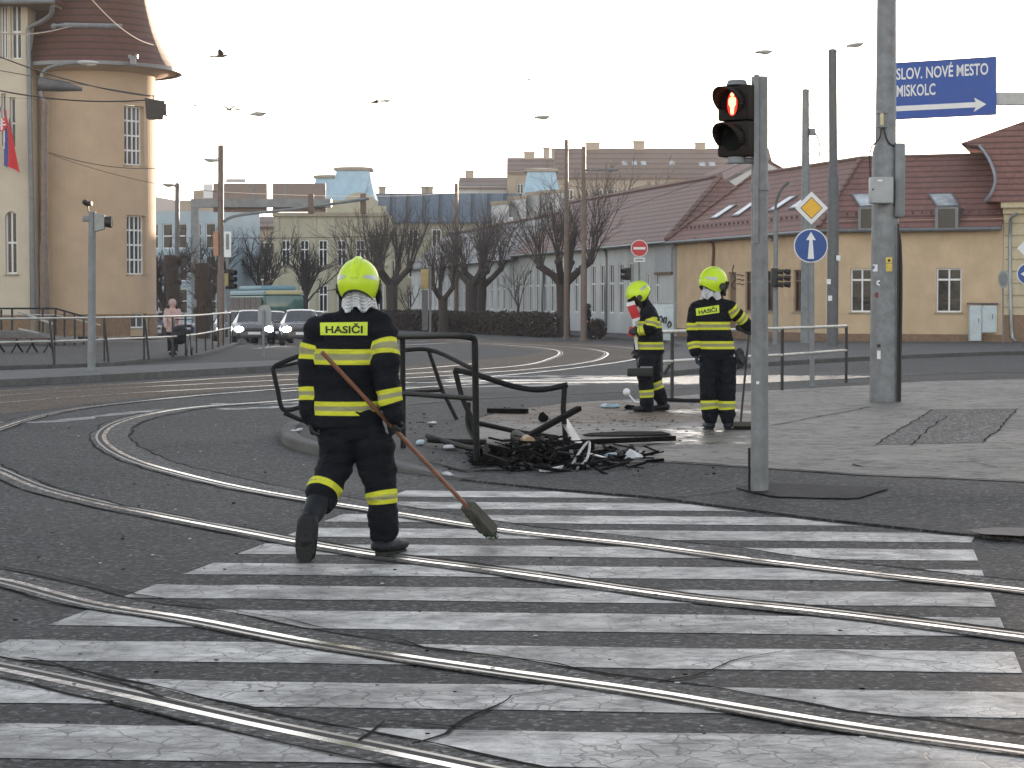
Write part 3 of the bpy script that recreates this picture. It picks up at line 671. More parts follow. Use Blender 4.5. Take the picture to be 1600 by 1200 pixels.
mb=MB(); mb.tube(spline([z3(C1+d3*LO[e0]+n3*e0,z_e+h0+.04)-n3*.05 for e0,h0 in prof[:5]],4),.075,6); mb.build('flashing',ZINC,T)
pipe(T,[on_wall(w3,C1,D,1590,334,-.4),on_wall(w3,C1,D,1581,340,-.3),on_wall(w3,C1,D,1579,352),on_wall(w3,C1,D,1580,500),on_wall(w3,C1,D,1583,528),on_wall(w3,C1,D,1590,533,-.3)],.07,mt=ZINC)
# ------------------------------------------------------------------ long white house row
W0=Vector((8.75,114.6,0)); W1=Vector((.45,150,0)); W2=Vector((-9.7,204,0))
def row_house(nm,label,p0,p1,h,wallm,roofm,rz,run,ops,hip0,hip1,zb=-.42,wm=None,nu=1,eh=.5,cat='house'):
    T=thing(nm,label,cat,(p0.x,p0.y,zb)); wq,L=warp_flat(p1,p0,zb)
    mb=MB(); oo=ops(L); facade(mb,wq,L,h,oo,0,0,.15)
    d=(p0-p1).normalized(); n=Vector((-d.y,d.x,0)); q0=p0+n*run*2; q1=p1+n*run*2
    for a,b_ in ((p0,q0),(q0,q1),(q1,p1)): mb.poly([z3(a,zb),z3(b_,zb),z3(b_,zb+h),z3(a,zb+h)])
    mb.build('wall',wallm,T,smooth=False)
    for o in oo: window(T,wq,o,nu,(.6,),.08,wm or WFRAME,e=.06,sill=False)
    e0=p0-n*eh+d*eh*.5; e1=p1-n*eh-d*.1; r0=p0+n*run-d*hip0; r1=p1+n*run+d*hip1; ze=zb+h-.1
    f0=q0+n*eh+d*eh*.5; f1=q1+n*eh
    mb=MB(); roof_plane(mb,[z3(e1,ze-.2),z3(e0,ze-.2),z3(r0,rz),z3(r1,rz)]); roof_plane(mb,[z3(r1,rz),z3(r0,rz),z3(f0,ze),z3(f1,ze)])
    if hip0: roof_plane(mb,[z3(e0,ze-.2),z3(f0,ze-.2),z3(r0,rz)])
    else: mb.poly([z3(p0,zb+h),z3(q0,zb+h),z3(r0,rz-.1)])
    if hip1: roof_plane(mb,[z3(f1,ze-.2),z3(e1,ze-.2),z3(r1,rz)])
    else: mb.poly([z3(q1,zb+h),z3(p1,zb+h),z3(r1,rz-.1)])
    mb.build('roof',roofm,T,smooth=False)
    mb=MB(); mb.tube([z3(r0,rz+.05),z3(r1,rz+.05)],.14,6); 
    if hip0: mb.tube([z3(r0,rz+.05),z3(e0,ze-.15)],.14,6)
    mb.build('ridge_tiles',TILE2,T)
    mb=MB(); mb.tube([z3(e0,ze-.3),z3(e1,ze-.3)],.1,6); mb.build('gutter',GUTTER,T)
    mb=MB(); mb.slab([z3(p0,ze-.2),z3(p1,ze-.2),z3(e1,ze-.27),z3(e0,ze-.27)],(0,0,-.03)); mb.build('soffit',GREYW,T,smooth=False)
    return T,wq,L
T,wq,L=row_house('white_house','long white house with tall narrow windows and brown red roof adjoining the ochre house',W0,W1,5.6,PALEW,TILE2,8.6,3.9,
   lambda L:[(L-1.5-k*2.05-1.05,1.3,L-1.5-k*2.05,4.25) for k in range(3,17)]+[(L-3.4,1.9,L-2.6,3.6),(L-5.1,1.9,L-4.4,3.6)],3.6,0)
mb=MB(); u0,z1=uv_on(W1,W0,1026,388); u1,z0=uv_on(W1,W0,1060,424); wbar(mb,wq,u0,z0+.42,min(u1,L-.05),z1+.42,-.12,-.01); mb.build('shop_panel',M('grey panel',(.33,.36,.39),.6),T,smooth=False)
mb=MB(); wbar(mb,wq,u0,z0+.28,min(u1,L-.05),z0+.415,-.15,-.01); mb.build('panel_rail',BFRAME,T,smooth=False)
pipe(T,[wq(L-13.2,5.3,-.4),wq(L-13.2,5.0,-.1),wq(L-13.2,2,-.1),wq(L-13.2,.1,-.1)],.08)
pipe(T,[wq(L-29,5.3,-.4),wq(L-29,5.0,-.1),wq(L-29,2,-.1),wq(L-29,.1,-.1)],.08)
d=(W0-W1).normalized(); n=Vector((-d.y,d.x,0))
for k,(l,w_) in enumerate(((8,5),(17,4))):      # dark snow bars on the slope
    p=W0-d*l+n*2.2; q=p-d*w_; mb=MB(); mb.beam(z3(p,7.05),z3(q,7.05),.12,.2); mb.build('snow_guard',GUTTER,T)
row_house('grey_roofed_house','farther white street house with pale grey worn roof behind the pruned trees',W1+Vector((-.02,.3,0)),W2,5.4,PALEW,GREYROOF,7.9,3.4,
   lambda L:[(L-2.2-k*2.6-1.1,1.4,L-2.2-k*2.6,3.9) for k in range(0,19)],0,0)
# back house with second ridge
mb=MB(); 
def gable(nm,label,px0,px1,d,zb,ez_,rz,run,wallm,roofm,chim=(),win=None,skyl=(),ends=True,cat='building',d1=None):
    d1=d1 or d
    p0=P(px0,470,d); p1=P(px1,470,d1); p0.z=p1.z=0
    T=thing(nm,label,cat,((p0.x+p1.x)/2,(p0.y+p1.y)/2,zb)); wq,L=warp_flat(p0,p1,zb); dd=(p1-p0).normalized(); n=Vector((-dd.y,dd.x,0))
    ops=win(L,ez_-zb) if win else []
    mb=MB(); facade(mb,wq,L,ez_-zb,ops,0,0,.2)
    q0=p0+n*run*2;q1=p1+n*run*2
    for a,b_ in ((p1,q1),(q1,q0),(q0,p0)): mb.poly([z3(a,zb),z3(b_,zb),z3(b_,ez_),z3(a,ez_)])
    if ends:
        mb.poly([z3(p1,ez_),z3(q1,ez_),z3(p1+n*run,rz)]); mb.poly([z3(q0,ez_),z3(p0,ez_),z3(p0+n*run,rz)])
    mb.build('wall',wallm,T,smooth=False)
    for o in ops: window(T,wq,o,1,(),.12,e=.1,sill=False,pane=len(ops)<70)
    mb=MB(); k=.4; roof_plane(mb,[z3(p0-n*k,ez_-.2),z3(p1-n*k,ez_-.2),z3(p1+n*run,rz),z3(p0+n*run,rz)],.25); roof_plane(mb,[z3(p0+n*run,rz),z3(p1+n*run,rz),z3(q1+n*k,ez_-.2),z3(q0+n*k,ez_-.2)],.25)
    rf=mb.build('roof',roofm,T,smooth=False)
    for u,w_,hh,e_ in chim:
        c=MB(); b0=p0+dd*u+n*(run*e_); zc=ez_+(rz-ez_)*min(1,e_)-.5
        c.prism([(x.x,x.y) for x in (b0,b0+dd*w_,b0+dd*w_+n*.9,b0+n*.9)],zc,rz+hh); c.prism([(x.x,x.y) for x in (b0-dd*.1-n*.1,b0+dd*(w_+.1)-n*.1,b0+dd*(w_+.1)+n*1.0,b0-dd*.1+n*1.0)],rz+hh,rz+hh+.18)
        c.build('chimney',TANW,rf,smooth=False)
    sn=(z3(p1,ez_)-z3(p0,ez_)).cross(z3(p0+n*run,rz)-z3(p0,ez_)).normalized()
    for u,f,w_,hh in skyl:
        b0=p0+dd*u+n*(run*f); s0=z3(b0,ez_-.1+(rz-ez_+.1)*f); up=(z3(p0+n*run,rz)-z3(p0,ez_)).normalized()
        skylight(T,[s0,s0+dd*w_,s0+dd*w_+up*hh,s0+up*hh],sn)
    return T,wq,L
def grid(cols,rows,ww,wh,v0,dv,u0=1.5,du=None):
    def f(L,H):
        s=du or (L-2*u0-ww)/max(1,cols-1); return [(u0+i*s,v0+j*dv,u0+i*s+ww,v0+j*dv+wh) for i in range(cols) for j in range(rows) if u0+i*s+ww<L-.3 and v0+j*dv+wh<H-.2]
    return f
def zp(py,d): return HC+(470-py)/F*d
gable('red_roofed_house','dark red tiled roof of a house standing close behind the long white house',1000,1070,140,-.4,zp(330,140),zp(273,146),5.0,PALEW,TILE,d1=128)
# stepped grey-white building
T=thing('stepped_building','grey white building with stepped parapet above the low street roofs','building',(P(825,470,182).x,182,-.4))
mb=MB(); md=MB(); steps=[(768,795,320),(795,822,312),(822,842,306),(842,884,303)]
for x0,x1,y in steps:
    a=P(x0,470,182);b_=P(x1,470,180); mb.prism([(a.x,a.y),(b_.x,b_.y),(b_.x,b_.y+14),(a.x,a.y+14)],-.4,zp(y,181)); md.prism([(a.x-.1,a.y-.15),(b_.x+.1,b_.y-.15),(b_.x+.1,b_.y+14),(a.x-.1,a.y+14)],zp(y,181)+.002,zp(y,181)+.3)
mb.build('wall',GREYW,T,smooth=False); md.build('parapet_cap',STONE,T,smooth=False)
mb=MB()
for px in (797,818,842): a=P(px,470,180); mb.box(a.x-.25,a.y-.3,0,a.x+.25,a.y+.9,zp(340,180))
mb.build('pilaster',M('white trim',(.62,.63,.64),.8),T,smooth=False)
# blue grey mansard building with two domes
def frustum(mb,c,hb,ht,z0,z1,m=0,dy=1.0):
    mb.hexa([(c.x-hb,c.y-hb*dy,z0),(c.x+hb,c.y-hb*dy,z0),(c.x+hb,c.y+hb*dy,z0),(c.x-hb,c.y+hb*dy,z0),(c.x-ht,c.y-ht*dy,z1),(c.x+ht,c.y-ht*dy,z1),(c.x+ht,c.y+ht*dy,z1),(c.x-ht,c.y+ht*dy,z1)],m)
def dome(T,px,d,bw,tw,yb,ym,yt,name='dome'):
    c=P(px,470,d); mb=MB(); c.y=d+bw
    k=5; prev=None
    for i in range(k):
        f0,f1=i/k,(i+1)/k; g=lambda f: bw+(tw-bw)*(f**.75)
        frustum(mb,c,g(f0),g(f1),zp(yb,d)+(zp(ym,d)-zp(yb,d))*f0,zp(yb,d)+(zp(ym,d)-zp(yb,d))*f1)
    o=mb.build(name,COPPER,T,smooth=False)
    mb=MB(); frustum(mb,c,tw+.28,tw+.28,zp(ym,d)+.003,zp(ym,d)+.3); mb.build('cornice',STONE,o,smooth=False); mb=MB(); frustum(mb,c,tw+.1,tw*.3,zp(ym,d)+.303,zp(yt,d)); mb.build('cap',ZINC,o,smooth=False)
    mb=MB(); frustum(mb,c,bw*.98,bw*.98,-.4,zp(yb,d)-.003); mb.build('tower_wall',CREAMW,o,smooth=False)
T=thing('mansard_building','long building with blue grey mansard roof and two pale blue domes behind the bare trees','building',(P(710,470,236).x,236,-.4))
a=P(585,470,236);b_=P(850,470,236); mb=MB(); wq,L=warp_flat((a.x,a.y),(b_.x,b_.y),-.4); H=zp(346,236)+.4
ops=[(1.2+i*2.6,1.2+j*3.4,2.3+i*2.6,3.2+j*3.4) for i in range(7) for j in range(3)]; facade(mb,wq,L,H,ops); mb.poly([wq(L,0,0),wq(L,0,15),wq(L,H,15),wq(L,H,0)]); mb.poly([wq(0,0,15),wq(0,0,0),wq(0,H,0),wq(0,H,15)]); mb.build('wall',CREAMW,T,smooth=False)
for o in ops: window(T,wq,o,1,(),.12,sill=False)
mb=MB(); zt=zp(303,239)
roof_plane(mb,[wq(0,H-.05,-.4),wq(L,H-.05,-.4),z3(wq(L,0,2.6),zt),z3(wq(0,0,2.6),zt)],.2); roof_plane(mb,[z3(wq(0,0,2.6),zt),z3(wq(L,0,2.6),zt),z3(wq(L,0,13),zt+.3),z3(wq(0,0,13),zt+.3)],.2); roof_plane(mb,[wq(L,H-.05,0),wq(L,H-.05,15),z3(wq(L,0,13),zt+.3),z3(wq(L,0,2.6),zt)],.2)
rf=mb.build('roof',BLUEROOF,T,smooth=False)
for px in (598,664,672): 
    c=MB(); q=P(px,470,242); c.box(q.x-.35,241,zt-.5,q.x+.35,242.2,zt+.75); c.box(q.x-.45,240.9,zt+.752,q.x+.45,242.3,zt+.92); c.build('chimney',TANW,rf,smooth=False)
dome(T,551,226,2.5,1.75,313,266,259); dome(T,846,232,2.15,1.55,306,268,262)
T2=thing('small_dome_tower','smaller pale blue dome tower behind the big dome','tower',(P(512,470,244).x,244,-.4)); dome(T2,512,244,2.2,1.4,322,278,272)
# cream facade with curved gable
a=P(428,470,216);b_=P(606,470,216); zb=-.4
T=thing('cream_building','cream green two storey facade with pilasters and a rounded gable behind the bus','building',((a.x+b_.x)/2,216,zb)); wq,L=warp_flat((a.x,a.y),(b_.x,b_.y),zb); H=zp(334,216)-zb
ops=[(.8+i*1.9,.9+j*4.6,1.7+i*1.9,3.6+j*4.6) for i in range(6) for j in range(2)]; mb=MB(); facade(mb,wq,L,H,ops); mb.poly([wq(L,0,0),wq(L,0,9),wq(L,H,9),wq(L,H,0)]); mb.poly([wq(0,H,0),wq(L,H,0),wq(L,H,9),wq(0,H,9)])
mb.build('wall',CREAMW,T,smooth=False)
for o in ops: window(T,wq,o,1,(.65,),.1,sill=False)
g0,_=uv_on(a,b_,535,318);g1,_=uv_on(a,b_,588,318); zc=zp(322,216)-zb; mb=MB(); pts=[wq(g0-3.2,H+.1,-.05),wq(g1+1.0,H+.1,-.05),wq(g1+1.0,zc,-.05),wq(g1,zc,-.05)]
for k in range(9): an=PI*k/8; pts.append(wq((g0+g1)/2+(g1-g0)/2*math.cos(an),zc+(zp(301,216)-zp(322,216))*math.sin(an),-.05))
pts+=[wq(g0,zc,-.05),wq(g0-3.2,zc,-.05)]; mb.slab(pts,(0,.8,0)); mb.build('gable',CREAMW,T,smooth=False)
mb=MB(); wbar(mb,wq,-.1,H-.3,L+.1,H+.08,-.4,-.002); wbar(mb,wq,-.1,H*.5,L+.1,H*.5+.2,-.25,-.002); mb.build('cornice',STONE,T,smooth=False)
for i in range(7):
    mb=MB(); u=.2+i*1.9; wbar(mb,wq,u,0,u+.35,H-.302,-.12,-.003); mb.build('pilaster',CREAMW,T,smooth=False)
# far big brown roofs up the slope
gable('long_tiled_building','long far apartment building with a brown tiled roof and roof windows above the red roofs','building' and 868,1212,300,-.5,zp(276,300),zp(229,304),9,TANW,FARROOF,
   chim=[(4.6,2.0,.7,.95),(11.5,1.6,.9,.95),(20.5,1.5,.7,.95)],win=grid(14,2,1.0,1.5,13.2,3.2),skyl=[(9.6,.38,.8,1.6),(11.0,.38,.8,1.6),(12.3,.38,.8,1.6),(16.2,.4,1.0,1.4),(20.6,.35,1.0,1.6),(22,.35,1.0,1.6),(25.6,.35,1.2,1.6),(27.2,.35,1.2,1.6)])
gable('tan_apartment_block','far tan apartment block with tall chimneys left of the long tiled roof',792,884,318,-.5,zp(268,318),zp(246,323),7,TANW,FARROOF,chim=[(2.6,1.6,.7,.9),(5.6,.9,1.3,.9),(6.8,.8,1.2,.9)],win=grid(6,2,1,1.5,15,3.2))
gable('pale_apartment_block','far pale block with a low roof and one chimney above the blue grey mansard',716,800,330,-.5,zp(292,330),zp(276,334),7,GREYW,FARROOF,chim=[(1,1.3,.9,.9)],win=grid(6,2,1,1.5,13,3.0))
# pale blue modern building at the end of the left street
T=thing('blue_glass_building','pale blue glass fronted building beside the corner tower at the end of the street','building',(P(290,470,168).x,168,-.4))
a=P(225,470,170);b_=P(352,470,168); wq,L=warp_flat((a.x,a.y),(b_.x,b_.y),-.4); H=zp(330,168)+.4
ops=[(.4+i*1.25,1.0+j*2.6,1.3+i*1.25,3.0+j*2.6) for i in range(int(L/1.25)) for j in range(3) if .4+i*1.25+.9<L]; mb=MB(); facade(mb,wq,L,H,ops); mb.poly([wq(L,0,0),wq(L,0,7),wq(L,H,7),wq(L,H,0)]); mb.poly([wq(0,H,0),wq(L,H,0),wq(L,H,7),wq(0,H,7)]); mb.build('wall',BLUEW,T,smooth=False)
for o in ops: window(T,wq,o,0,(.5,),.08,sill=False)
mb=MB(); u0,_=uv_on(a,b_,298,300)
wbar(mb,wq,u0,H+.003,L,zp(297,168)+.4,.5,6.5); wbar(mb,wq,u0-1.6,H+.003,u0-.003,zp(312,168)+.4,.8,6.5); mb.build('upper_storey',TANW,T,smooth=False)
gable('street_end_block','far grey brown block closing the street behind the sign gantry',338,520,262,-.4,zp(352,262),zp(338,266),6,TANW,FARROOF,win=grid(9,3,1.1,1.6,1.5,3.1))

# unseen houses added outside the frame at right to block sun off the crossing
gable('sun_block_house','tall tan sun-blocking house added beyond the right edge',0,1,1,0,1,2,1,TANW,TILE2) if False else None
for nm,x0,y0,x1,y1,h_,l in (('sun_block_house',29.9,89.1,47,83,11,'unseen tan house added next to the yellow house to block the low sun'),('sun_block_house',46.9,82.8,80,70,12,'farther unseen tan house added to block the low sun')):
    p0=Vector((x0,y0,0));p1=Vector((x1,y1,0)); T=thing(nm,l,'house',(x0,y0,-.2)); wq,L=warp_flat(p0,p1,-.2); mb=MB(); ops=[(1+i*2.6,1+j*3.3,2.1+i*2.6,2.9+j*3.3) for i in range(int((L-1.5)/2.6)) for j in range(2)]; facade(mb,wq,L,h_,ops)
    for e0,e1 in (((0,12),(0,0)),((L,0),(L,12)),((L,12),(0,12))): mb.poly([wq(e0[0],0,e0[1]),wq(e1[0],0,e1[1]),wq(e1[0],h_,e1[1]),wq(e0[0],h_,e0[1])])
    mb.build('wall',TANW,T,smooth=False)
    for o in ops: window(T,wq,o,1,(.7,),.08,sill=False)
    mb=MB(); roof_plane(mb,[wq(0,h_,-.4),wq(L,h_,-.4),wq(L,h_+3.6,6),wq(0,h_+3.6,6)]); roof_plane(mb,[wq(0,h_+3.6,6),wq(L,h_+3.6,6),wq(L,h_,12.4),wq(0,h_,12.4)]); mb.build('roof',TILE2,T,smooth=False)
# ================================================================== corner tower building on the left
TD=92.3; TC=P(150,470,TD); TC.z=0; TR=93/F*TD; tz=.1
T=thing('corner_tower_building','tan corner building with a round tower under a flared red brown tiled roof','building',(TC.x,TC.y,tz))
def warp_cyl(r):
    def f(u,v,e):
        an=-PI/2+(u/r); return Vector((TC.x+(r-e)*math.cos(an),TC.y+(r-e)*math.sin(an),tz+v))
    return f
wc=warp_cyl(TR)
def cyl_op(px0,py0,px1,py1):
    def ang(px):
        r=ray(px,470); k=r.x/r.y  # intersect circle
        a=1+k*k; b_=-2*(TC.x*k+TC.y); c=TC.x**2+TC.y**2-TR**2; y=(-b_-math.sqrt(max(0,b_*b_-4*a*c)))/(2*a); x=k*y
        return math.atan2(y-TC.y,x-TC.x)+PI/2,y
    a0,y0=ang(px0);a1,y1=ang(px1); yy=(y0+y1)/2
    return (a0*TR,zp(py1,yy)-tz,a1*TR,zp(py0,yy)-tz)
PALEGL=glass('pale curtained glass',(.09,.095,.10),.15,.4)
ops=[cyl_op(196,167,227,259),cyl_op(199,337,229,429),cyl_op(204,490,230,528)]
ops[2]=(ops[2][0],.35,ops[2][2],ops[2][3])
EAVE=zp(103,TD-TR)
U0=-TR*1.75;U1=TR*2.6; Wt=U1-U0
wsh=lambda u,v,e: wc(u+U0,v,e)
mb=MB(); facade(mb,wsh,Wt,EAVE-tz,[(a-U0,b_,c-U0,d) for a,b_,c,d in ops],0,0,.3,du=.22); mb.build('tower_wall',TOWERW,T,angle=30)
for o in ops: window(T,wc,o,3 if o[3]-o[1]>2 else 1,(.25,.5,.75) if o[3]-o[1]>2 else (),.06,e=.2,gm=PALEGL)
wl=ops[2]
for ua,ub in ((U0,wl[0]-.05),(wl[2]+.05,U1)):
    mb=MB(); nk=24; vs=[]
    for k in range(nk+1): u=ua+(ub-ua)*k/nk; vs+=[wc(u,0,-.05),wc(u,.95,-.05),wc(u,.95,.0)]
    mb.add(vs,[(3*k+a,3*k+3+a,3*k+4+a,3*k+1+a) for k in range(nk) for a in (0,1)]); mb.build('plinth',BROWNP,T,angle=30)
RE=TR*1.40
mb=MB(); prof=[(RE,EAVE+.02),(RE*.93,EAVE+.42),(RE*.85,EAVE+1.0),(RE*.77,EAVE+1.75),(RE*.70,EAVE+2.7),(RE*.64,EAVE+4.0),(RE*.56,EAVE+5.8),(RE*.46,EAVE+7.6),(RE*.3,EAVE+9.6),(.05,EAVE+12)]
mb.lathe(prof,(TC.x,TC.y,0),48); rf=mb.build('roof',TILET,T,angle=60)
mb=MB(); mb.lathe([(TR-.05,EAVE-.25),(TR+.02,EAVE-.25),(RE-.02,EAVE-.03),(RE+.0,EAVE+.015)],(TC.x,TC.y,0),48,cap=False); mb.build('soffit',TOWERW,T,angle=60)
mb=MB(); mb.lathe([(RE+.0,EAVE-.1),(RE+.15,EAVE-.1),(RE+.15,EAVE+.06),(RE+.0,EAVE+.06)],(TC.x,TC.y,0),48,cap=False); mb.build('gutter',GUTTER,T,angle=60)
mb=MB(); q=P(208,95,TD-RE+.3); mb.box(q.x-.12,q.y-.1,q.z-.15,q.x+.12,q.y+.1,q.z+.2); mb.box(q.x-.2,q.y-.1,q.z+.1,q.x-.1,q.y+.1,q.z+.25); mb.box(q.x+.1,q.y-.1,q.z+.1,q.x+.2,q.y+.1,q.z+.25); mb.build('floodlight',GUTTER,T,smooth=False)
# wing
YW=TD-TR-.6; a=P(-330,470,YW); b_=P(47,470,YW); wq,L=warp_flat((a.x,a.y),(b_.x,b_.y),tz); HWG=zp(3,YW)-tz
def wop(r): 
    u0,z1=uv_on(a,b_,r[0],r[1]);u1,z0=uv_on(a,b_,r[2],r[3]); return (u0,z0-tz,u1,z1-tz)
oW=[wop((0,8,12,92)),wop((16,6,34,92)),wop((2,146,10,228)),wop((15,152,25,232)),wop((8,330,27,428)),wop((-60,330,-38,428)),wop((-70,150,-50,230)),wop((-70,8,-40,92)),wop((-30,8,-10,92))]
mb=MB(); facade(mb,wq,L,HWG,oW,0,0,.28); mb.poly([wq(L,0,0),wq(L,0,4),wq(L,HWG,4),wq(L,HWG,0)])
ar=oW[4]
def arch_fill(mb,ar):
    r_=(ar[2]-ar[0])/2; cu=(ar[0]+ar[2])/2; cv=ar[3]-r_
    arc=[(cu+r_*math.cos(PI*k/10),cv+r_*math.sin(PI*k/10)) for k in range(11)]
    mb.poly([wq(ar[2],ar[3],0)]+[wq(u,v,0) for u,v in arc[:6]][::-1][::-1]); mb.poly([wq(ar[0],ar[3],0)]+[wq(u,v,0) for u,v in arc[5:]])
    for (u0,v0),(u1,v1) in zip(arc,arc[1:]): mb.poly([wq(u0,v0,0),wq(u1,v1,0),wq(u1,v1,.28),wq(u0,v0,.28)])
arch_fill(mb,oW[4]); arch_fill(mb,oW[5]); mb.build('wing_wall',WINGW,T,smooth=False)
for k,o in enumerate(oW): window(T,wq,o,1 if k<2 or k>3 else 0,(.5,),.07,e=.2,sill=k in(4,5))
mb=MB(); wbar(mb,wq,0,0,L,.9,-.05,-.001); mb.build('plinth',BROWNP,T,smooth=False)
e1=P(84,470,YW-1.1); mb=MB(); mb.slab([(a.x,YW-1.1,zp(0,YW-1.1)+.25),(e1.x,YW-1.1,zp(10,YW-1.1)),(e1.x+.2,YW+3,zp(10,YW-1.1)),(a.x,YW+3,zp(0,YW-1.1)+.25)],(0,0,.1)); mb.build('wing_soffit',M('brown soffit',(.2,.14,.09),.85),T,smooth=False)
mb=MB(); z0=zp(10,YW-1.1)+.13; mb.slab([(a.x,YW-1.15,z0),(e1.x+.1,YW-1.15,z0),(e1.x-3,YW+5,z0+6),(a.x,YW+5,z0+6)],(0,0,.15)); mb.slab([(e1.x+.1,YW-1.15,z0),(e1.x+.3,YW+8,z0),(e1.x-3,YW+8,z0+6),(e1.x-3,YW+5,z0+6)],(0,0,.15)); mb.build('wing_roof',TILET,T,smooth=False)
mb=MB(); mb.tube([(a.x,YW-1.2,z0),(e1.x+.15,YW-1.2,z0)],.11,8); mb.build('wing_gutter',ZINC,T)
pipe(T,[P(82,10,YW-1.1),P(80,22,YW-.9),P(66,33,YW-.5),P(46,44,YW-.15),P(45,60,YW-.12),P(47,200,YW-.12),P(50,350,YW-.12),P(53,500,YW-.12)],.11)
# ------------------------------------------------------------------ flag on the wing
SW=M('flag white',(.75,.75,.76),.8,bump=0,var=.05); SB=M('flag blue',(.03,.06,.26),.8,bump=0,var=.08); SR=M('flag red',(.62,.03,.04),.8,bump=0,var=.08)
T=thing('national_flag','white blue and red hanging flag with a red cross shield on the tan wing','flag',P(-6,150,YW-1.0))
mb=MB(); mb.tube([P(-22,262,YW-.1),P(2,166,YW-1.4)],.03,6); mb.build('flag_pole',ZINC,T)
def fl(u,v,e=0):   # u across 0..1, v down 0..1
    q=P(3+ (6+20*v)*u + 3*v ,167+92*v+ (4+8*u)*(1 if v>0 else .4)*u,YW-1.4); q.y+=.12*math.sin(u*7+v*3)+e; return q
mb=MB(); n=14
def fcol(u,v): s=u*.75+ (v-.15)*.42; return 0 if s<.27 else (1 if s<.56 else 2)
for i in range(n):
    for j in range(24):
        u0,u1,v0,v1=i/n,(i+1)/n,j/24,(j+1)/24; mb.poly([fl(u0,v0),fl(u1,v0),fl(u1,v1),fl(u0,v1)],fcol((u0+u1)/2,(v0+v1)/2))
mb.build('cloth',[SW,SB,SR],T,angle=80)
mb=MB(); sh=[P(x,y,YW-1.62) for x,y in ((-6,188),(9,184),(11,196),(7,203),(0,206),(-6,203))]; mb.slab(sh,(0,.02,0)); mb.slab([P(x,y,YW-1.64) for x,y in ((-7,186),(10,182.5),(12,197),(8,204.5),(0,208),(-7,205))],(0,.015,0),1) if False else None
mb.build('shield',SR,T,smooth=False)
mb=MB()
for r_ in (((1,186),(4,185.5),(4,203),(1,203)),((-2,190),(7,188.5),(7,190.5),(-2,192)),((-4,195),(9,193.5),(9,195.7),(-4,197.2))): mb.slab([P(x,y,YW-1.65) for x,y in r_],(0,.02,0))
mb.build('double_cross',SW,T,smooth=False)
T=thing('side_flag','second white and red flag hanging beside the shield flag on the wing','flag',P(16,180,YW-1.2))
mb=MB(); mb.tube([P(10,262,YW-.1),P(15,185,YW-1.0)],.03,6); mb.build('flag_pole',ZINC,T)
mb=MB()
for i in range(6):
    for j in range(14):
        def g2(u,v): q=P(15+(1+9*v)*u+3*v,188+70*v,YW-1.0); q.y+=.1*math.sin(u*6); return q
        mb.poly([g2(i/6,j/14),g2((i+1)/6,j/14),g2((i+1)/6,(j+1)/14),g2(i/6,(j+1)/14)],0 if i<3 else (1 if i<4 else 2))
mb.build('cloth',[SW,SB,SR],T,angle=80)
# ================================================================== trees, hedge
BARK=M('dark bark',(.055,.045,.04),.95,var=.35,scale=9,bump=.7,bscale=25); TWIG=M('bare twigs',(.085,.07,.062),.95,var=.3,scale=5,bump=0)
TWIGB=M('dark bare twigs',(.055,.05,.047),.95,var=.3,bump=0); LEAFD=M('dry brown hedge leaves',(.06,.046,.038),.9,var=.5,scale=7,bump=0); EVER=M('evergreen leaves',(.035,.06,.03),.85,var=.5,scale=5,bump=0)
def rv(r,s=1): return Vector((r.uniform(-1,1),r.uniform(-1,1),r.uniform(-1,1)))*s
def grow(mb,r,p,d,L,rad,lv,spread,up,kids,shrink,n=5):
    pts=[p];dd=d.copy();seg=3 if lv>0 else 2
    for i in range(seg): dd=(dd+rv(r,.16)+Vector((0,0,up))).normalized(); pts.append(pts[-1]+dd*L/seg)
    mb.tube(pts,[rad*(1-.55*i/seg) for i in range(seg+1)],n if lv>1 else 3,cap=False)
    if lv==0: return
    for k in range(kids[lv-1]):
        t=r.uniform(.3,1); i=min(seg-1,int(t*seg)); q=pts[i].lerp(pts[i+1],t*seg-i)
        nd=(dd+rv(r,spread)).normalized(); grow(mb,r,q,nd,L*shrink*r.uniform(.7,1.15),max(rad*.5,.012),lv-1,spread,up,kids,shrink,n)
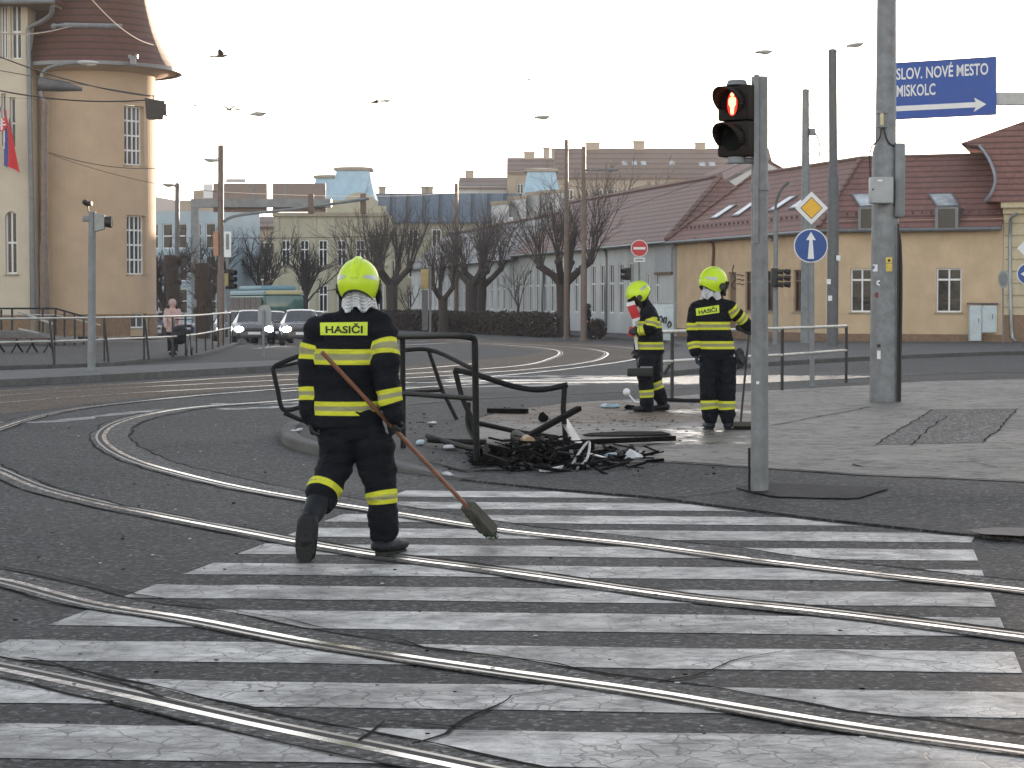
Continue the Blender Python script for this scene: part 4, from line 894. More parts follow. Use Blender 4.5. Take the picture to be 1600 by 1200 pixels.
def tree(name,label,base,h,tr,seed,group=None,kind='pollard',twig=None,w=1,lean=(0,0)):
    r=random.Random(seed); T=thing(name,label,'tree',base,0,group); b=Vector(base); tk=MB(); cr=MB()
    if kind=='pollard':
        ch=h*.40; top_=b+Vector((lean[0],lean[1],ch)); tk.tube([b-Vector((0,0,.1)),b+Vector((0,0,.25)),b+(top_-b)*.5+rv(r,.06),top_],[tr*1.35,tr*1.02,tr*.92,tr*1.02],9)
        nl=r.choice([3,4]); a0=r.uniform(0,6)
        for k in range(nl):
            an=a0+2*PI*k/nl+r.uniform(-.4,.4); L=h*.17*r.uniform(.8,1.2); e=top_+Vector((math.cos(an)*L*.95*w,math.sin(an)*L*.95*w,L*.62)); m_=(top_+e)/2+Vector((0,0,-.12))+rv(r,.08)
            tk.tube([top_-Vector((0,0,tr*.7)),m_,e],[tr*.75,tr*.5,tr*.5],7,round_=True); tk.ball(e,tr*.62,8,sc_=(1,1,.85))
            for q in range(18):
                dd=Vector((math.cos(an)*.42*r.uniform(-.5,1.4)*w,math.sin(an)*.42*r.uniform(-.5,1.4)*w,1))+rv(r,.3)
                grow(cr,r,e+rv(r,tr*.4),dd.normalized(),h*.42*r.uniform(.45,1.15),tr*.06+.012,2,.6,.05,(3,4),.5)
    elif kind=='column':
        pts=[b-Vector((0,0,.1))]+[b+Vector((r.uniform(-.1,.1),r.uniform(-.1,.1),h*k/6)) for k in range(1,7)]; tk.tube(pts,[tr*r.uniform(.8,1.2) for _ in pts],9,round_=True)
        for k in range(26): 
            z=r.uniform(.25,1)*h; an=r.uniform(0,2*PI); q=b+Vector((math.cos(an)*tr*.9,math.sin(an)*tr*.9,z)); tk.ball(q,tr*r.uniform(.25,.5),6)
            for _ in range(3): grow(cr,r,q,(Vector((math.cos(an),math.sin(an),.6))+rv(r,.4)).normalized(),.55,.018,1,.5,.05,(2,),.5)
    else:
        ch=h*.3; top_=b+Vector((lean[0],lean[1],ch)); tk.tube([b-Vector((0,0,.1)),b+(top_-b)*.5+rv(r,.08),top_],[tr*1.2,tr,tr*.85],8)
        n=13 if kind=='bare' else 5
        for k in range(n):
            an=2*PI*k/n+r.uniform(-.4,.4); s=r.uniform(.15,.85); q=top_+Vector((0,0,-r.uniform(0,ch*.3)))
            grow(cr,r,q,Vector((math.cos(an)*s*w,math.sin(an)*s*w,1)).normalized(),h*.42*r.uniform(.7,1.1),tr*.5,3 if kind=='bare' else 2,.7,.07,(3,4,5) if kind=='bare' else (3,4),.56)
    tk.build('trunk',BARK,T); cr.build('crown',twig or TWIG,T,smooth=False)
    return T
def gp(px,d): q=P(px,470,d); return (q.x,q.y,gz(d))
tree('pollarded_tree','large pollarded tree with forked knobby trunk standing alone at the end of the hedge',gp(880,118),8.0,.40,11,'pollarded street trees',w=1.15)
for k,(px,d,h,tr,l) in enumerate([(692,131,5.6,.30,'small pollarded tree with a narrow crown in front of the hedge beside the signal post'),(737,146,8.2,.42,'pollarded tree with straight thick trunk behind the hedge, left of a twisted one'),(752,152,8.2,.40,'twisted pollarded tree behind the hedge, nearest the thin saplings'),
      (612,156,8.6,.45,'pollarded tree with a forked trunk just right of the nearest firefighter'),(578,168,8.4,.40,'pollarded tree half hidden behind the nearest yellow helmet')]):
    tree('pollarded_tree',l,gp(px,d),h,tr,30+k,'pollarded street trees')
tree('young_tree','thin young tree with fine twigs before the grey roofed house',gp(810,138),5.6,.09,51,'young street trees','young'); tree('young_tree','thin young tree left of the pale signal post',gp(638,150),5.0,.09,52,'young street trees','young')
for k,(px,d,h,l) in enumerate([(352,176,8.8,'dark bare tree behind the brown mast beside the sign gantry'),(384,188,9.4,'dark bare tree above the rear roof of the bus'),(412,172,9.0,'dark bare tree directly above the front of the bus'),(478,180,8.4,'bare tree before the middle of the cream facade'),(254,128,6.4,'dark bare tree beside the right edge of the tower'),(328,165,8.2,'bare tree between the gantry leg and the brown mast')]):
    tree('bare_tree',l,gp(px,d),h,.2,70+k,'bare trees along the far street','bare',TWIGB)
tree('bare_tree','tall far bare tree rising above the brown red roof beside two masts',gp(955,240),20,.4,91,None,'bare'); tree('bare_tree','bare tree showing over the ochre house ridge between two grey poles',gp(1335,124),11.6,.25,92,None,'young'); tree('bare_tree','pale bare tree showing over the red roof just right of the pedestrian signal',gp(1222,150),10.8,.3,93,None,'bare')
tree('pruned_trunk','dark pruned column of a tree beside the right edge of the tower',gp(269,118),4.5,.42,95,'pruned trunks','column'); tree('pruned_trunk','thick dark pruned column of a tree right of the gantry leg',gp(317,108),3.9,.40,96,'pruned trunks','column')
def leafy(mb,r,fn,n,s):
    for _ in range(n):
        c=fn(); a=rv(r).normalized(); b_=a.orthogonal().normalized(); c2=a.cross(b_); q=s*r.uniform(.6,1.4)
        mb.poly([c-b_*q-c2*q*.5,c+b_*q-c2*q*.5,c+b_*q*.8+c2*q*.6,c-b_*q*.7+c2*q*.5])
r=random.Random(5); h0=Vector(gp(603,152));h1=Vector(gp(862,117)); T=thing('hedge','long dark leafless clipped hedge along the far pavement under the trees','hedge',(h0+h1)/2)
d=(h1-h0).normalized(); n=Vector((-d.y,d.x,0)); L=(h1-h0).length; mb=MB()
def hf():
    u=r.uniform(0,L); zt=1.35+.16*noise.noise(Vector((u*.5,0,0)))+.1*noise.noise(Vector((u*2,3,0))); return h0+d*u+n*r.uniform(-.6,.6)+Vector((0,0,r.uniform(.0,zt)))
leafy(mb,r,hf,15000,.075); mb.build('foliage',LEAFD,T,smooth=False)
mb=MB(); 
for k in range(60): u=L*k/60; mb.tube([h0+d*u+n*r.uniform(-.3,.3),h0+d*(u+r.uniform(-.3,.3))+Vector((0,0,.9))],.02,4)
o=mb.build('stems',BARK,T); o['kind']='stuff'
b0=Vector(gp(930,110)); T=thing('bush','small round dark bush at the end of the hedge beyond the walking person','bush',b0); mb=MB()
def bf():
    q=rv(r); q=q*(r.uniform(.5,1)/max(q.length,.01)); return b0+Vector((q.x*.62,q.y*.6,.55+q.z*.58))
leafy(mb,r,bf,1500,.06); mb.build('foliage',LEAFD,T,smooth=False); mb=MB()
for k in range(7): mb.tube([b0,b0+Vector((r.uniform(-.4,.4),r.uniform(-.4,.4),.8))],.015,4)
o=mb.build('stems',BARK,T); o['kind']='stuff'
# ================================================================== poles, signs, signals, railings
GALV=M('galvanised steel',(.19,.20,.21),.5,.35,var=.25,scale=7,bump=.25,bscale=60,dirt=.5)
GPAINT=M('grey painted steel',(.20,.215,.225),.55,.1,var=.18,scale=4,bump=.15,dirt=.5); BRPOLE=M('brown grey mast',(.16,.12,.10),.6,.1,var=.2,dirt=.4); DKPOLE=M('dark grey mast',(.10,.105,.11),.55,.1,var=.2,dirt=.3)
BLKPL=M('black signal plastic',(.018,.016,.015),.55,bump=.1); DKMET=M('dark railing paint',(.02,.021,.023),.42,.2,var=.3,scale=12,bump=.3); PALERAIL=M('worn pale rail top',(.42,.41,.38),.4,.3,var=.25)
SIGNW=M('sign white',(.72,.73,.74),.45,bump=0,var=.04,dirt=.1); SIGNB=M('sign blue',(.012,.065,.26),.4,bump=0,var=.06); DIRB=M('direction sign blue',(.022,.075,.33),.45,bump=0,var=.08); SIGNR=M('sign red',(.50,.02,.03),.4,bump=0,var=.06); SIGNY=M('sign amber',(.75,.42,.03),.4,bump=0,var=.06); SIGNG=M('sign back grey',(.28,.29,.30),.5,.3,var=.1)
CABW=M('grey cabinet paint',(.36,.38,.39),.5,var=.08,scale=3,bump=.05,dirt=.35); CABL=M('pale blue cabinet',(.50,.57,.60),.5,var=.06,dirt=.3); RUBBER=M('black cable jacket',(.012,.012,.013),.5)
LAMPW=M('lamp head grey',(.45,.45,.44),.5); LAMPG=M('lamp glass',(.6,.56,.48),.25); YELB=M('yellow signal back',(.36,.29,.13),.6,dirt=.3)
LEDR=emit('red signal led',(1,.10,.04),14); LEDC=emit('hot red led',(1,.36,.13),1.1); LEDG=emit('green signal led',(.15,1,.35),6)
def mast(name,label,px,ytop,d,rb,rt,mt,parent=None,low=None,group=None,ybase=None,lean=0,cat='pole'):
    b=Vector(gp(px,d)); t=P(px+lean,ytop,d); T=thing(name,label,cat,b,0,group); mb=MB()
    if low: zl=P(px,low,d).z; mb.tube([b,(b.x,b.y,zl),(b.x,b.y,zl+.12),t],[rb,rb,rt*1.05,rt],12)
    else: mb.tube([b,t],[rb,rt],12)
    mb.build('pole',mt,T); mb=MB(); mb.tube([b,b+Vector((0,0,.12))],[rb*1.5,rb*1.25],12); mb.build('base',mt,T); mb=MB(); mb.lathe([(rt*1.02,0),(rt*.9,.06),(.01,.09)],t,10); mb.build('cap',mt,T)
    return T,b,t
def lamp_head(T,q,d,s=1.0):
    q=Vector(q);d=Vector(d).normalized(); mb=MB(); n=Vector((-d.y,d.x,0)); M_=Matrix((( d.x,n.x,0),(d.y,n.y,0),(d.z,0,1))).to_4x4()
    mb.ball(q,.16*s,12,sc_=(2.3,1.0,.5),M=M_); o=mb.build('lamp_head',LAMPW,T); mb=MB(); mb.ball(q-Vector((0,0,.045*s))+d*.08*s,.12*s,10,sc_=(1.7,.9,.6),M=M_); mb.build('lamp_glass',LAMPG,o)
# tram lines masts
T,b,t=mast('street_lamp','tall galvanised street lamp with curved arm in front of the corner tower',70,160,84,.19,.13,BRPOLE,low=385,cat='lamp')
mb=MB(); mb.tube(spline([P(70,160,84),P(64,150,84),P(63,130,84),P(68,112,84),P(82,104,84),P(104,100,84),P(126,98,84)],6),.07,8); mb.build('arm',GALV,T); lamp_head(T,P(137,98,84),(1,0,-.03),1.25)
T,b,t=mast('tram_mast','brown grey mast with a lamp, signs and a long arched signal arm over the cars',345,230,82,.15,.11,BRPOLE,low=430)
mb=MB(); mb.tube([P(345,246,82),P(337,249,82)],.03,6); mb.tube(spline([P(349,346,82),P(357,340,82),P(375,336,81.9),P(440,330,81.6),P(500,322,81.3),P(577,310,81)],5),[.07]*26 ,7) if False else mb.tube(spline([P(349,347,82),P(357,341,82),P(375,336,82),P(440,329,81.6),P(500,321,81.3),P(577,310,81)],5),.06,7); mb.build('arm',GPAINT,T); lamp_head(T,P(330,250,82),(-1,0,.12),.85)
for px in (485,567):
    mb=MB(); q0=P(px,302,81.2);q1=P(px,334,81.2); mb.box(q0.x-.11,q0.y+.08,q1.z,q0.x+.11,q0.y+.3,q0.z,bev=.03); o=mb.build('signal_housing',BRPOLE,T); 
    for k in range(3): m2=MB(); z=q1.z+(q0.z-q1.z)*(k+.5)/3; m2.tube([(q0.x,q0.y+.32,z),(q0.x,q0.y+.5,z)],.09,8); m2.build('visor',BLKPL,o)
mb=MB(); q=P(337,400,82); w_=P(342,362,82); mb.box(q.x-.06,q.y-.19,q.z,w_.x,q.y-.16,w_.z); mb.build('sign_back',M('orange tan sign back',(.42,.22,.13),.6),T,smooth=False)
mb=MB(); q=P(351,402,82); w_=P(362,362,82); mb.box(q.x,q.y-.18,q.z,w_.x,q.y-.15,w_.z); sg=mb.build('sign_plate',SIGNW,T,smooth=False); mb=MB(); a=P(354,390,82);c=P(359,366,82); mb.box(a.x,q.y-.19,a.z,c.x,q.y-.182,c.z); mb.build('dark_panel',GPAINT,sg,smooth=False)
T,b,t=mast('tram_mast','slim mast with a small lamp between the tower and the gantry leg',277,288,124,.2,.13,DKPOLE,low=405); mb=MB(); mb.tube([P(277,292,124),P(270,290,124)],.04,6); mb.build('arm',GPAINT,T); lamp_head(T,P(265,289,124),(-1,0,.1),1.2)
T,b,t=mast('tram_mast','left of two bare masts above the red roof, catching light at the top',885,220,112,.14,.10,BRPOLE,group='paired masts'); T,b,t=mast('tram_mast','right of two bare masts above the red roof, with a wire bracket',912,231,106,.16,.11,BRPOLE,low=420,group='paired masts')
mb=MB(); mb.tube([P(912,266,106),P(958,265,106)],.05,6); mb.tube([P(950,266,106),P(966,264,106)],.1,6); mb.build('bracket',GPAINT,T)
mast('tram_mast','distant red brown mast rising above the pollarded trees',713,288,175,.2,.15,BRPOLE)
T,b,t=mast('tram_mast','grey mast with wire fittings behind the yellow diamond sign',1259,142,86,.21,.15,GPAINT)
mb=MB(); mb.tube([P(1264,205,86),P(1272,203,86)],.05,6); mb.tube(spline([P(1272,205,86),P(1277,214,86),P(1281,228,86),P(1280,245,86)],4),.035,6); mb.box(P(1264,212,86).x,85.8,P(1264,212,86).z,P(1273,212,86).x,86.1,P(1264,201,86).z); mb.build('wire_fitting',GPAINT,T,smooth=False)
T,b,t=mast('tram_mast','dark grey square shouldered mast with a street lamp arm left of the thick pole',1301,80,74,.2,.15,DKPOLE,low=278); mb=MB(); mb.tube(spline([P(1303,84,74),P(1312,79,74),P(1328,72,74)],5),.02,6); mb.build('arm',LAMPW,T); lamp_head(T,P(1336,70,74),(1,0,.14),.9)
for k,(px,py,st) in enumerate(((1310,403,'w'),(1295,440,'w'),(1297,466,'w'))):
    mb=MB(); q=P(px,py,73.7); mb.box(q.x-.07,q.y,q.z-.09,q.x+.07,q.y+.012,q.z+.09); mb.build('notice',SIGNW,T,smooth=False)
T,b,t=mast('cable_post','thin grey post with a bowed top with traffic signals by the ochre house',1212,332,80,.11,.08,GPAINT)
mb=MB(); mb.tube(spline([P(1212,335,80),P(1212,322,80),P(1216,306,80),P(1224,292,80),P(1232,285,80)],5),.05,7); mb.build('cable',DKPOLE,T)
for px,col_,back in ((1210,BLKPL,True),(1221,BLKPL,False)):
    q=P(px,434,79.7); mb=MB(); mb.box(q.x-.13,q.y-.1,q.z-.36,q.x+.13,q.y+.1,q.z+.36,bev=.03); o=mb.build('signal_housing',YELB if not back else BLKPL,T)
    for k in range(3): m2=MB(); z=q.z-.24+.24*k; m2.tube([(q.x+.1,q.y-.02,z),(q.x+.32,q.y-.1,z-.03)],[.1,.11],8); m2.build('visor',BLKPL,o)
# far pale signal post at the hedge
def signal(T,c,w,h,face,lit=None,mt=None,n=3,hood=.2):
    c=Vector(c);face=Vector(face).normalized(); s=Vector((-face.y,face.x,0)); mb=MB()
    M_=Matrix(((s.x,face.x,0,c.x),(s.y,face.y,0,c.y),(0,0,1,c.z),(0,0,0,1))); mb.box(-w/2,-.12,-h/2,w/2,.1,h/2,M=M_,bev=.03); o=mb.build('signal_housing',mt or BLKPL,T)
    for k in range(n):
        z=c.z-h/2+h*(k+.5)/n; m2=MB(); m2.tube([Vector((c.x,c.y,z))+face*.1,Vector((c.x,c.y,z-.02))+face*(.1+hood)],w*.38,10,cap=False); m2.build('visor',BLKPL,o)
        m2=MB(); m2.tube([Vector((c.x,c.y,z))+face*.09,Vector((c.x,c.y,z))+face*.115],w*.33,10); m2.build('lens',lit if (lit and k==lit[1] and False) else BLKPL,o)
    return o
b=Vector(gp(672,112)); T=thing('traffic_signal','pale signal post with a yellow backed light head before the hedge','traffic light',b,0,'far traffic signals'); mb=MB(); mb.tube([b,P(672,416,112)],.07,8); mb.build('pole',GALV,T); signal(T,P(664,436,112),.42,1.05,(.1,1,0),mt=YELB); mb=MB(); q=P(664,470,112); mb.box(q.x-.16,q.y-.1,P(0,516,112).z,q.x+.16,q.y+.1,P(0,453,112).z); mb.build('dark_board',DKPOLE,T,smooth=False)
b=Vector(gp(359,84)); T=thing('traffic_signal','slim signal post with black light head at the corner by the brown mast','traffic light',b,0,'far traffic signals'); mb=MB(); mb.tube([b,P(355,402,84)],.07,8); mb.build('pole',GALV,T); signal(T,P(359,436,84),.28,.8,(1,-.6,0)); mb=MB(); q=P(353,447,84); mb.box(q.x-.12,q.y-.2,q.z,q.x+.12,q.y-.17,q.z+.5); mb.build('sign_back',YELB,T,smooth=False)
b=Vector(gp(1000,106)); T=thing('no_entry_sign','red no entry sign with white bar on a post in front of the white house','traffic sign',b); mb=MB(); mb.tube([b,P(998,376,106)],.05,8); mb.build('pole',GALV,T)
q=P(999,388,105.9); mb=MB(); mb.tube([q+Vector((0,.0,0)),q+Vector((0,-.02,0))],.43,24); mb.build('rim',SIGNW,T); mb=MB(); mb.tube([q+Vector((0,-.021,0)),q+Vector((0,-.03,0))],.39,24); d_=mb.build('disc',SIGNR,T); mb=MB(); mb.box(q.x-.30,q.y-.038,q.z-.06,q.x+.30,q.y-.031,q.z+.06); mb.build('bar',SIGNW,d_,smooth=False)
mb=MB(); z=P(0,406,105.9).z; mb.box(q.x-.27,q.y-.02,z-.11,q.x+.27,q.y,z+.11); pl=mb.build('sub_plate',SIGNW,T,smooth=False); mb=MB(); mb.box(q.x-.2,q.y-.027,z-.03,q.x+.2,q.y-.021,z+.03); mb.build('dark_stripe',DKPOLE,pl,smooth=False); signal(T,P(980,428,106),.32,.62,(-1,-.5,0),n=2)
# sign back stub on the road and left grey signal pole
b=Vector(gp(411,62)); T=thing('sign_post','short post with a rounded grey sign back standing before the cars','traffic sign',b); mb=MB(); mb.tube([b,P(412,485,62)],.035,8); mb.build('pole',GPAINT,T); q=P(413,484,62); mb=MB(); pts=[]
for k in range(9): an=PI*k/8; pts.append((q.x+.2*math.cos(an),62.05,q.z-.05+.2*math.sin(an)))
pts+=[(q.x-.2,62.05,q.z-.45),(q.x+.2,62.05,q.z-.45)]; mb.slab(pts,(0,.02,0)); mb.build('sign_back',SIGNG,T,smooth=False)
b=G(143,580,.14); b.z=.14; dl=b.y; T=thing('camera_pole','grey pole with a traffic signal pointing right and a small camera, on the tram platform','traffic light',b); mb=MB(); mb.tube([b,P(144,331,dl)],[.085,.08],12); mb.build('pole',GPAINT,T); mb=MB(); mb.tube([b,b+Vector((0,0,.06))],.13,12); mb.build('base',GPAINT,T)
mb=MB(); q0=P(149,362,dl);q1=P(164,335,dl); mb.hexa([(q0.x,dl-.1,q0.z),(q1.x,dl-.1,q0.z+.06),(q1.x,dl+.1,q0.z+.06),(q0.x,dl+.1,q0.z),(q0.x,dl-.1,q1.z+.04),(q1.x,dl-.1,q1.z-.02),(q1.x,dl+.1,q1.z-.02),(q0.x,dl+.1,q1.z+.04)]); o=mb.build('signal_housing',M('grey signal back',(.26,.28,.27),.6),T,smooth=False)
mb=MB(); q=P(169,347,dl); mb.tube([(q1.x,dl,q.z),(q.x+.08,dl,q.z)],[.11,.13],10); mb.build('visor',BLKPL,o); mb=MB(); q=P(137,341,dl); mb.box(q.x-.1,dl-.06,q.z-.07,q.x+.12,dl+.06,q.z+.05,bev=.015); mb.build('bracket_box',GALV,T); mb=MB(); q=P(137,320,dl); mb.tube([P(139,333,dl),q],.015,6); mb.box(q.x-.06,dl-.1,q.z-.02,q.x+.09,dl+.1,q.z+.07,bev=.015); mb.ball((q.x-.04,dl-.1,q.z+.05),.06,8); mb.build('camera',BLKPL,T)
# gantry with sign backs
GD=150; b=Vector(gp(304,GD)); T=thing('sign_gantry','grey steel portal with big sign boards seen from behind over the far street','gantry',b); mb=MB(); k=F/GD
def gbox(x0,y0,x1,y1,d0,d1): a=P(x0,y1,GD);c=P(x1,y0,GD); mb.box(a.x,d0,a.z,c.x,d1,c.z)
a=P(299,312,GD);c=P(311,312,GD); mb.box(a.x,GD-.3,gz(GD),c.x,GD+.3,P(0,311,GD).z); mb.build('pillar',GPAINT,T,smooth=False); mb=MB(); gbox(300,311,518,324,GD-.35,GD+.35); mb.build('beam',GPAINT,T,smooth=False)
BRD=M('sign board back',(.21,.165,.145),.6,var=.08)
for x0,x1,cuts in ((332,416,(394,)),(425,508,(444,))):
    mb=MB(); gbox(x0,286,x1,331,GD+.4,GD+.5); o=mb.build('sign_board',BRD,T,smooth=False); mb=MB()
    for c_ in cuts: gbox(c_-1.2,286,c_+1.2,331,GD+.36,GD+.395)
    mb.build('board_rib',GALV,o,smooth=False)
mb=MB(); gbox(317,287,331,309,GD+.3,GD+.4); mb.build('number_plate',SIGNW,T,smooth=False); mb=MB(); gbox(412,280,380,285,GD,GD+.2) if False else gbox(352,279,382,284.6,GD+.35,GD+.6); mb.build('lamp_box',LAMPW,T,smooth=False)
# ------------------------------------------------------------------ near objects on the island
# pedestrian signal
b=GI(1187,768); d=b.y; T=thing('pedestrian_signal','grey steel pole with a pedestrian signal showing a red standing man','traffic light',b)
mb=MB(); mb.tube([b-Vector((0,0,.02)),P(1187,120,d)],[.073,.068],20); mb.build('pole',GALV,T); mb=MB(); mb.tube([b+Vector((-.085,.03,0)),b+Vector((-.085,.03,.36))],.012,6); mb.build('cable_duct',RUBBER,T)
mb=MB(); a=P(1180,118,d); mb.box(a.x-.02,d-.11,P(0,380,d).z,a.x+.02,d-.075,a.z); mb.build('mount_rail',GALV,T,smooth=False)
face=Vector((-.60,-.80,0)).normalized(); s=Vector((-face.y,face.x,0))      # s: to the viewer's right of the face
hx0,hx1=P(1126,0,d).x,P(1176,0,d).x; zt=P(0,134,d).z; zb_=P(0,246,d).z; cx=(hx0+hx1)/2; c=Vector((cx,d-.04,(zt+zb_)/2)); W_=.30; H_=zt-zb_
def LM(c): return Matrix(((s.x,face.x,0,c.x),(s.y,face.y,0,c.y),(0,0,1,c.z),(0,0,0,1)))
if s.x<0: s=-s
SHELL=M('signal shell dark',(.016,.011,.010),.6,bump=.12,spec=.2)
for k,zc in enumerate((c.z+H_*.25,c.z-H_*.25)):
    mb=MB(); mb.box(-W_/2,-.10,-H_*.245,W_/2,.06,H_*.245,M=LM(Vector((c.x,c.y,zc))),bev=.018); o=mb.build('signal_housing',SHELL,T)
    mb=MB(); n=20
    for i in range(n):         # hood: a half tunnel above the lens, longer at the top
        a0=-.15*PI+1.3*PI*i/n; a1=-.15*PI+1.3*PI*(i+1)/n
        def hp_(a,t): L=.06+.15*max(0,.35+.65*math.sin(a)); return LM(Vector((c.x,c.y,zc)))@Vector((.118*math.cos(a),.06+L*t,.118*math.sin(a)))
        mb.poly([hp_(a0,0),hp_(a1,0),hp_(a1,1),hp_(a0,1)])
    hd=mb.build('visor',SHELL,o); md=hd.modifiers.new('t','SOLIDIFY'); md.thickness=.006
    mb=MB(); mb.tube([LM(Vector((c.x,c.y,zc)))@Vector((0,.058,0)),LM(Vector((c.x,c.y,zc)))@Vector((0,.068,0))],.1,24); ln=mb.build('lens',M('dark signal lens',(.02,.006,.005),.7,spec=.1) if k==0 else M('dark green lens',(.006,.007,.007),.7,spec=.08),o)
    if k==0:
        fm=LM(Vector((c.x,c.y,zc-.005))); mb=MB(); e=.072
        def q2(x,z): return fm@Vector((x,e,z))
        mb.poly([q2(.018*math.cos(2*PI*i/12),.069+.018*math.sin(2*PI*i/12)) for i in range(12)])
        mb.poly([q2(x,z) for x,z in ((-.012,-.09),(.012,-.09),(.02,-.03),(.034,-.01),(.034,.032),(.024,.047),(-.024,.047),(-.034,.032),(-.034,-.01),(-.02,-.03))]); mb.build('red_man',LEDC,ln,smooth=False)
        mb=MB(); e=.0695; mb.poly([q2(.048*math.cos(2*PI*i/24)*(1 if True else 1),-.005+.098*math.sin(2*PI*i/24)) for i in range(24)]); mb.build('red_glow_field',emit('red halo glow',(.9,.015,.01),.32),ln,smooth=False)  # lamp's red halo put in as a glowing disc behind the man
mb=MB(); mb.tube([c+Vector((0,0,H_/2)),c+Vector((0,0,H_/2+.04))],[.09,.075],10); mb.build('top_mount',GALV,T); mb=MB(); mb.tube([c-Vector((0,0,H_/2)),c-Vector((0,0,H_/2+.05))],[.075,.085],10); mb.tube([c-Vector((0,0,H_/2+.03)),c+Vector((.14,0,-H_/2-.03))],.025,8); mb.build('bottom_mount',GPAINT,T)
mb=MB(); a=P(1187,292,d); mb.tube([a+Vector((0,0,.03)),a-Vector((0,0,.03))],.082,16); a=P(1187,590,d); mb.build('clamp',GALV,T)
mb=MB(); a=P(1184,598,d-.08); mb.box(a.x-.012,a.y,a.z-.012,a.x+.012,a.y+.012,a.z+.012); mb.build('sticker',SIGNW,T,smooth=False)
# thick tram pole
b=GI(1381,628); d=b.y; T=thing('tram_pole','thick grey steel tram pole with control cabinet, stickers and a black cable duct','pole',b)
mb=MB(); z1=P(0,238,d).z; z2=P(0,222,d).z; mb.tube([b-Vector((0,0,.02)),(b.x,b.y,z1),(b.x+.0,b.y,z2),(b.x,b.y,9.0)],[.215,.195,.155,.125],28); mb.build('pole',GALV,T,angle=20)
pr=.2
mb=MB(); a=P(1399,350,d); mb.tube(spline([P(1395,318,d-.15),P(1399,345,d-.1),Vector((b.x+.215,b.y-.02,P(0,380,d).z)),Vector((b.x+.225,b.y-.02,b.z))],5),.032,8); mb.tube([Vector((b.x+.17,b.y-.15,P(0,350,d).z)),Vector((b.x+.175,b.y-.155,b.z))],.015,6); mb.build('cable_duct',RUBBER,T)
mb=MB(); q0=P(1359,318,d-.3);q1=P(1394,277,d-.3); mb.box(q0.x,d-.42,q0.z,q1.x,d-.18,q1.z,bev=.012); cb=mb.build('cabinet',CABW,T); mb=MB(); mb.box(q0.x+.015,d-.426,q0.z+.015,q1.x-.015,d-.4202,q1.z-.015); mb.build('door',CABW,cb,smooth=False); mb=MB(); q=P(1364,296,d-.42); mb.tube([(q.x,d-.425,q.z),(q.x,d-.435,q.z)],.014,8); mb.build('lock',BLKPL,cb); mb=MB(); q=P(1375,282,d-.43); mb.box(q.x-.035,d-.432,q.z-.012,q.x+.035,d-.4265,q.z+.012); mb.build('plate',SIGNW,cb,smooth=False)
mb=MB(); q0=P(1396,340,d-.1);q1=P(1413,224,d-.1); mb.box(q0.x,d-.22,q0.z,q1.x,d-.02,q1.z,bev=.03); mb.build('junction_box',GPAINT,T)
mb=MB(); q0=P(1369,199,d-.2);q1=P(1386,173,d-.2); mb.box(q0.x,d-.24,q0.z,q1.x,d-.14,q0.z+.03); mb.box(q0.x,d-.24,q1.z-.04,q1.x,d-.14,q1.z); mb.box(q0.x+.01,d-.2,q0.z+.03,q1.x-.01,d-.14,q1.z-.04); fc=mb.build('insulator_frame',GALV,T,smooth=False); mb=MB(); cq=(q0+q1)/2; mb.tube([(cq.x,d-.215,q0.z+.03),(cq.x,d-.215,q1.z-.04)],.03,10); mb.build('insulator',M('cream ceramic',(.55,.48,.3),.4),fc)
mb=MB(); mb.tube(spline([P(1377,200,d-.2),P(1374,216,d-.2),P(1362,230,d-.16),P(1359,245,d-.12),P(1360,278,d-.12)],5),.013,6); mb.tube(spline([P(1380,200,d-.2),P(1388,222,d-.2),P(1398,230,d-.14),P(1402,240,d-.1)],5),.013,6); mb.build('cables',RUBBER,T)
def onpole(px,py,r_=None):
    rr=r_ or (.21-.012*(P(0,py,d).z/3)); x=P(px,py,d-.2).x; dx=max(-.99*rr,min(.99*rr,x-b.x)); return Vector((b.x+dx,b.y-math.sqrt(rr*rr-dx*dx)-.004,P(px,py,d-.2).z))
def sticker(name,pxs,mt,parent=T,off=0):
    x0,y0,x1,y1=pxs; g=MB()
    for i in range(6):
        a0=x0+(x1-x0)*i/6;a1=x0+(x1-x0)*(i+1)/6; qs=[onpole(a0,y1),onpole(a1,y1),onpole(a1,y0),onpole(a0,y0)]; g.poly([q-Vector((0,.004+off,0)) for q in qs])
    return g.build(name,mt,parent,smooth=False)
sticker('sticker',(1361,413,1372,424),SIGNW); o=sticker('sticker',(1362,415,1368,420),SIGNB,off=.004) 
sticker('sticker',(1384,412,1394,424),M('warning yellow',(.62,.45,.08),.5)); sticker('sticker',(1384,402,1394,411),M('warning yellow',(.62,.45,.08),.5)); sticker('warning_triangle',(1387,405,1391,409),BLKPL,off=.004); sticker('sticker',(1371,548,1376,561),SIGNW); sticker('sticker',(1371,538,1376,543),BLKPL)
g=MB(); q=onpole(1374,442); g.tube([q,q-Vector((0,.006,0))],.04,14); g.build('round_sticker',SIGNW,T); g=MB(); g.tube([q-Vector((0,.007,0)),q-Vector((0,.012,0))],.015,10); g.build('sticker_dot',BLKPL,T); g=MB(); q=onpole(1372,461); g.tube([q,q-Vector((0,.006,0))],.045,14); g.build('round_sticker',M('dark red sticker',(.16,.02,.035),.5),T)
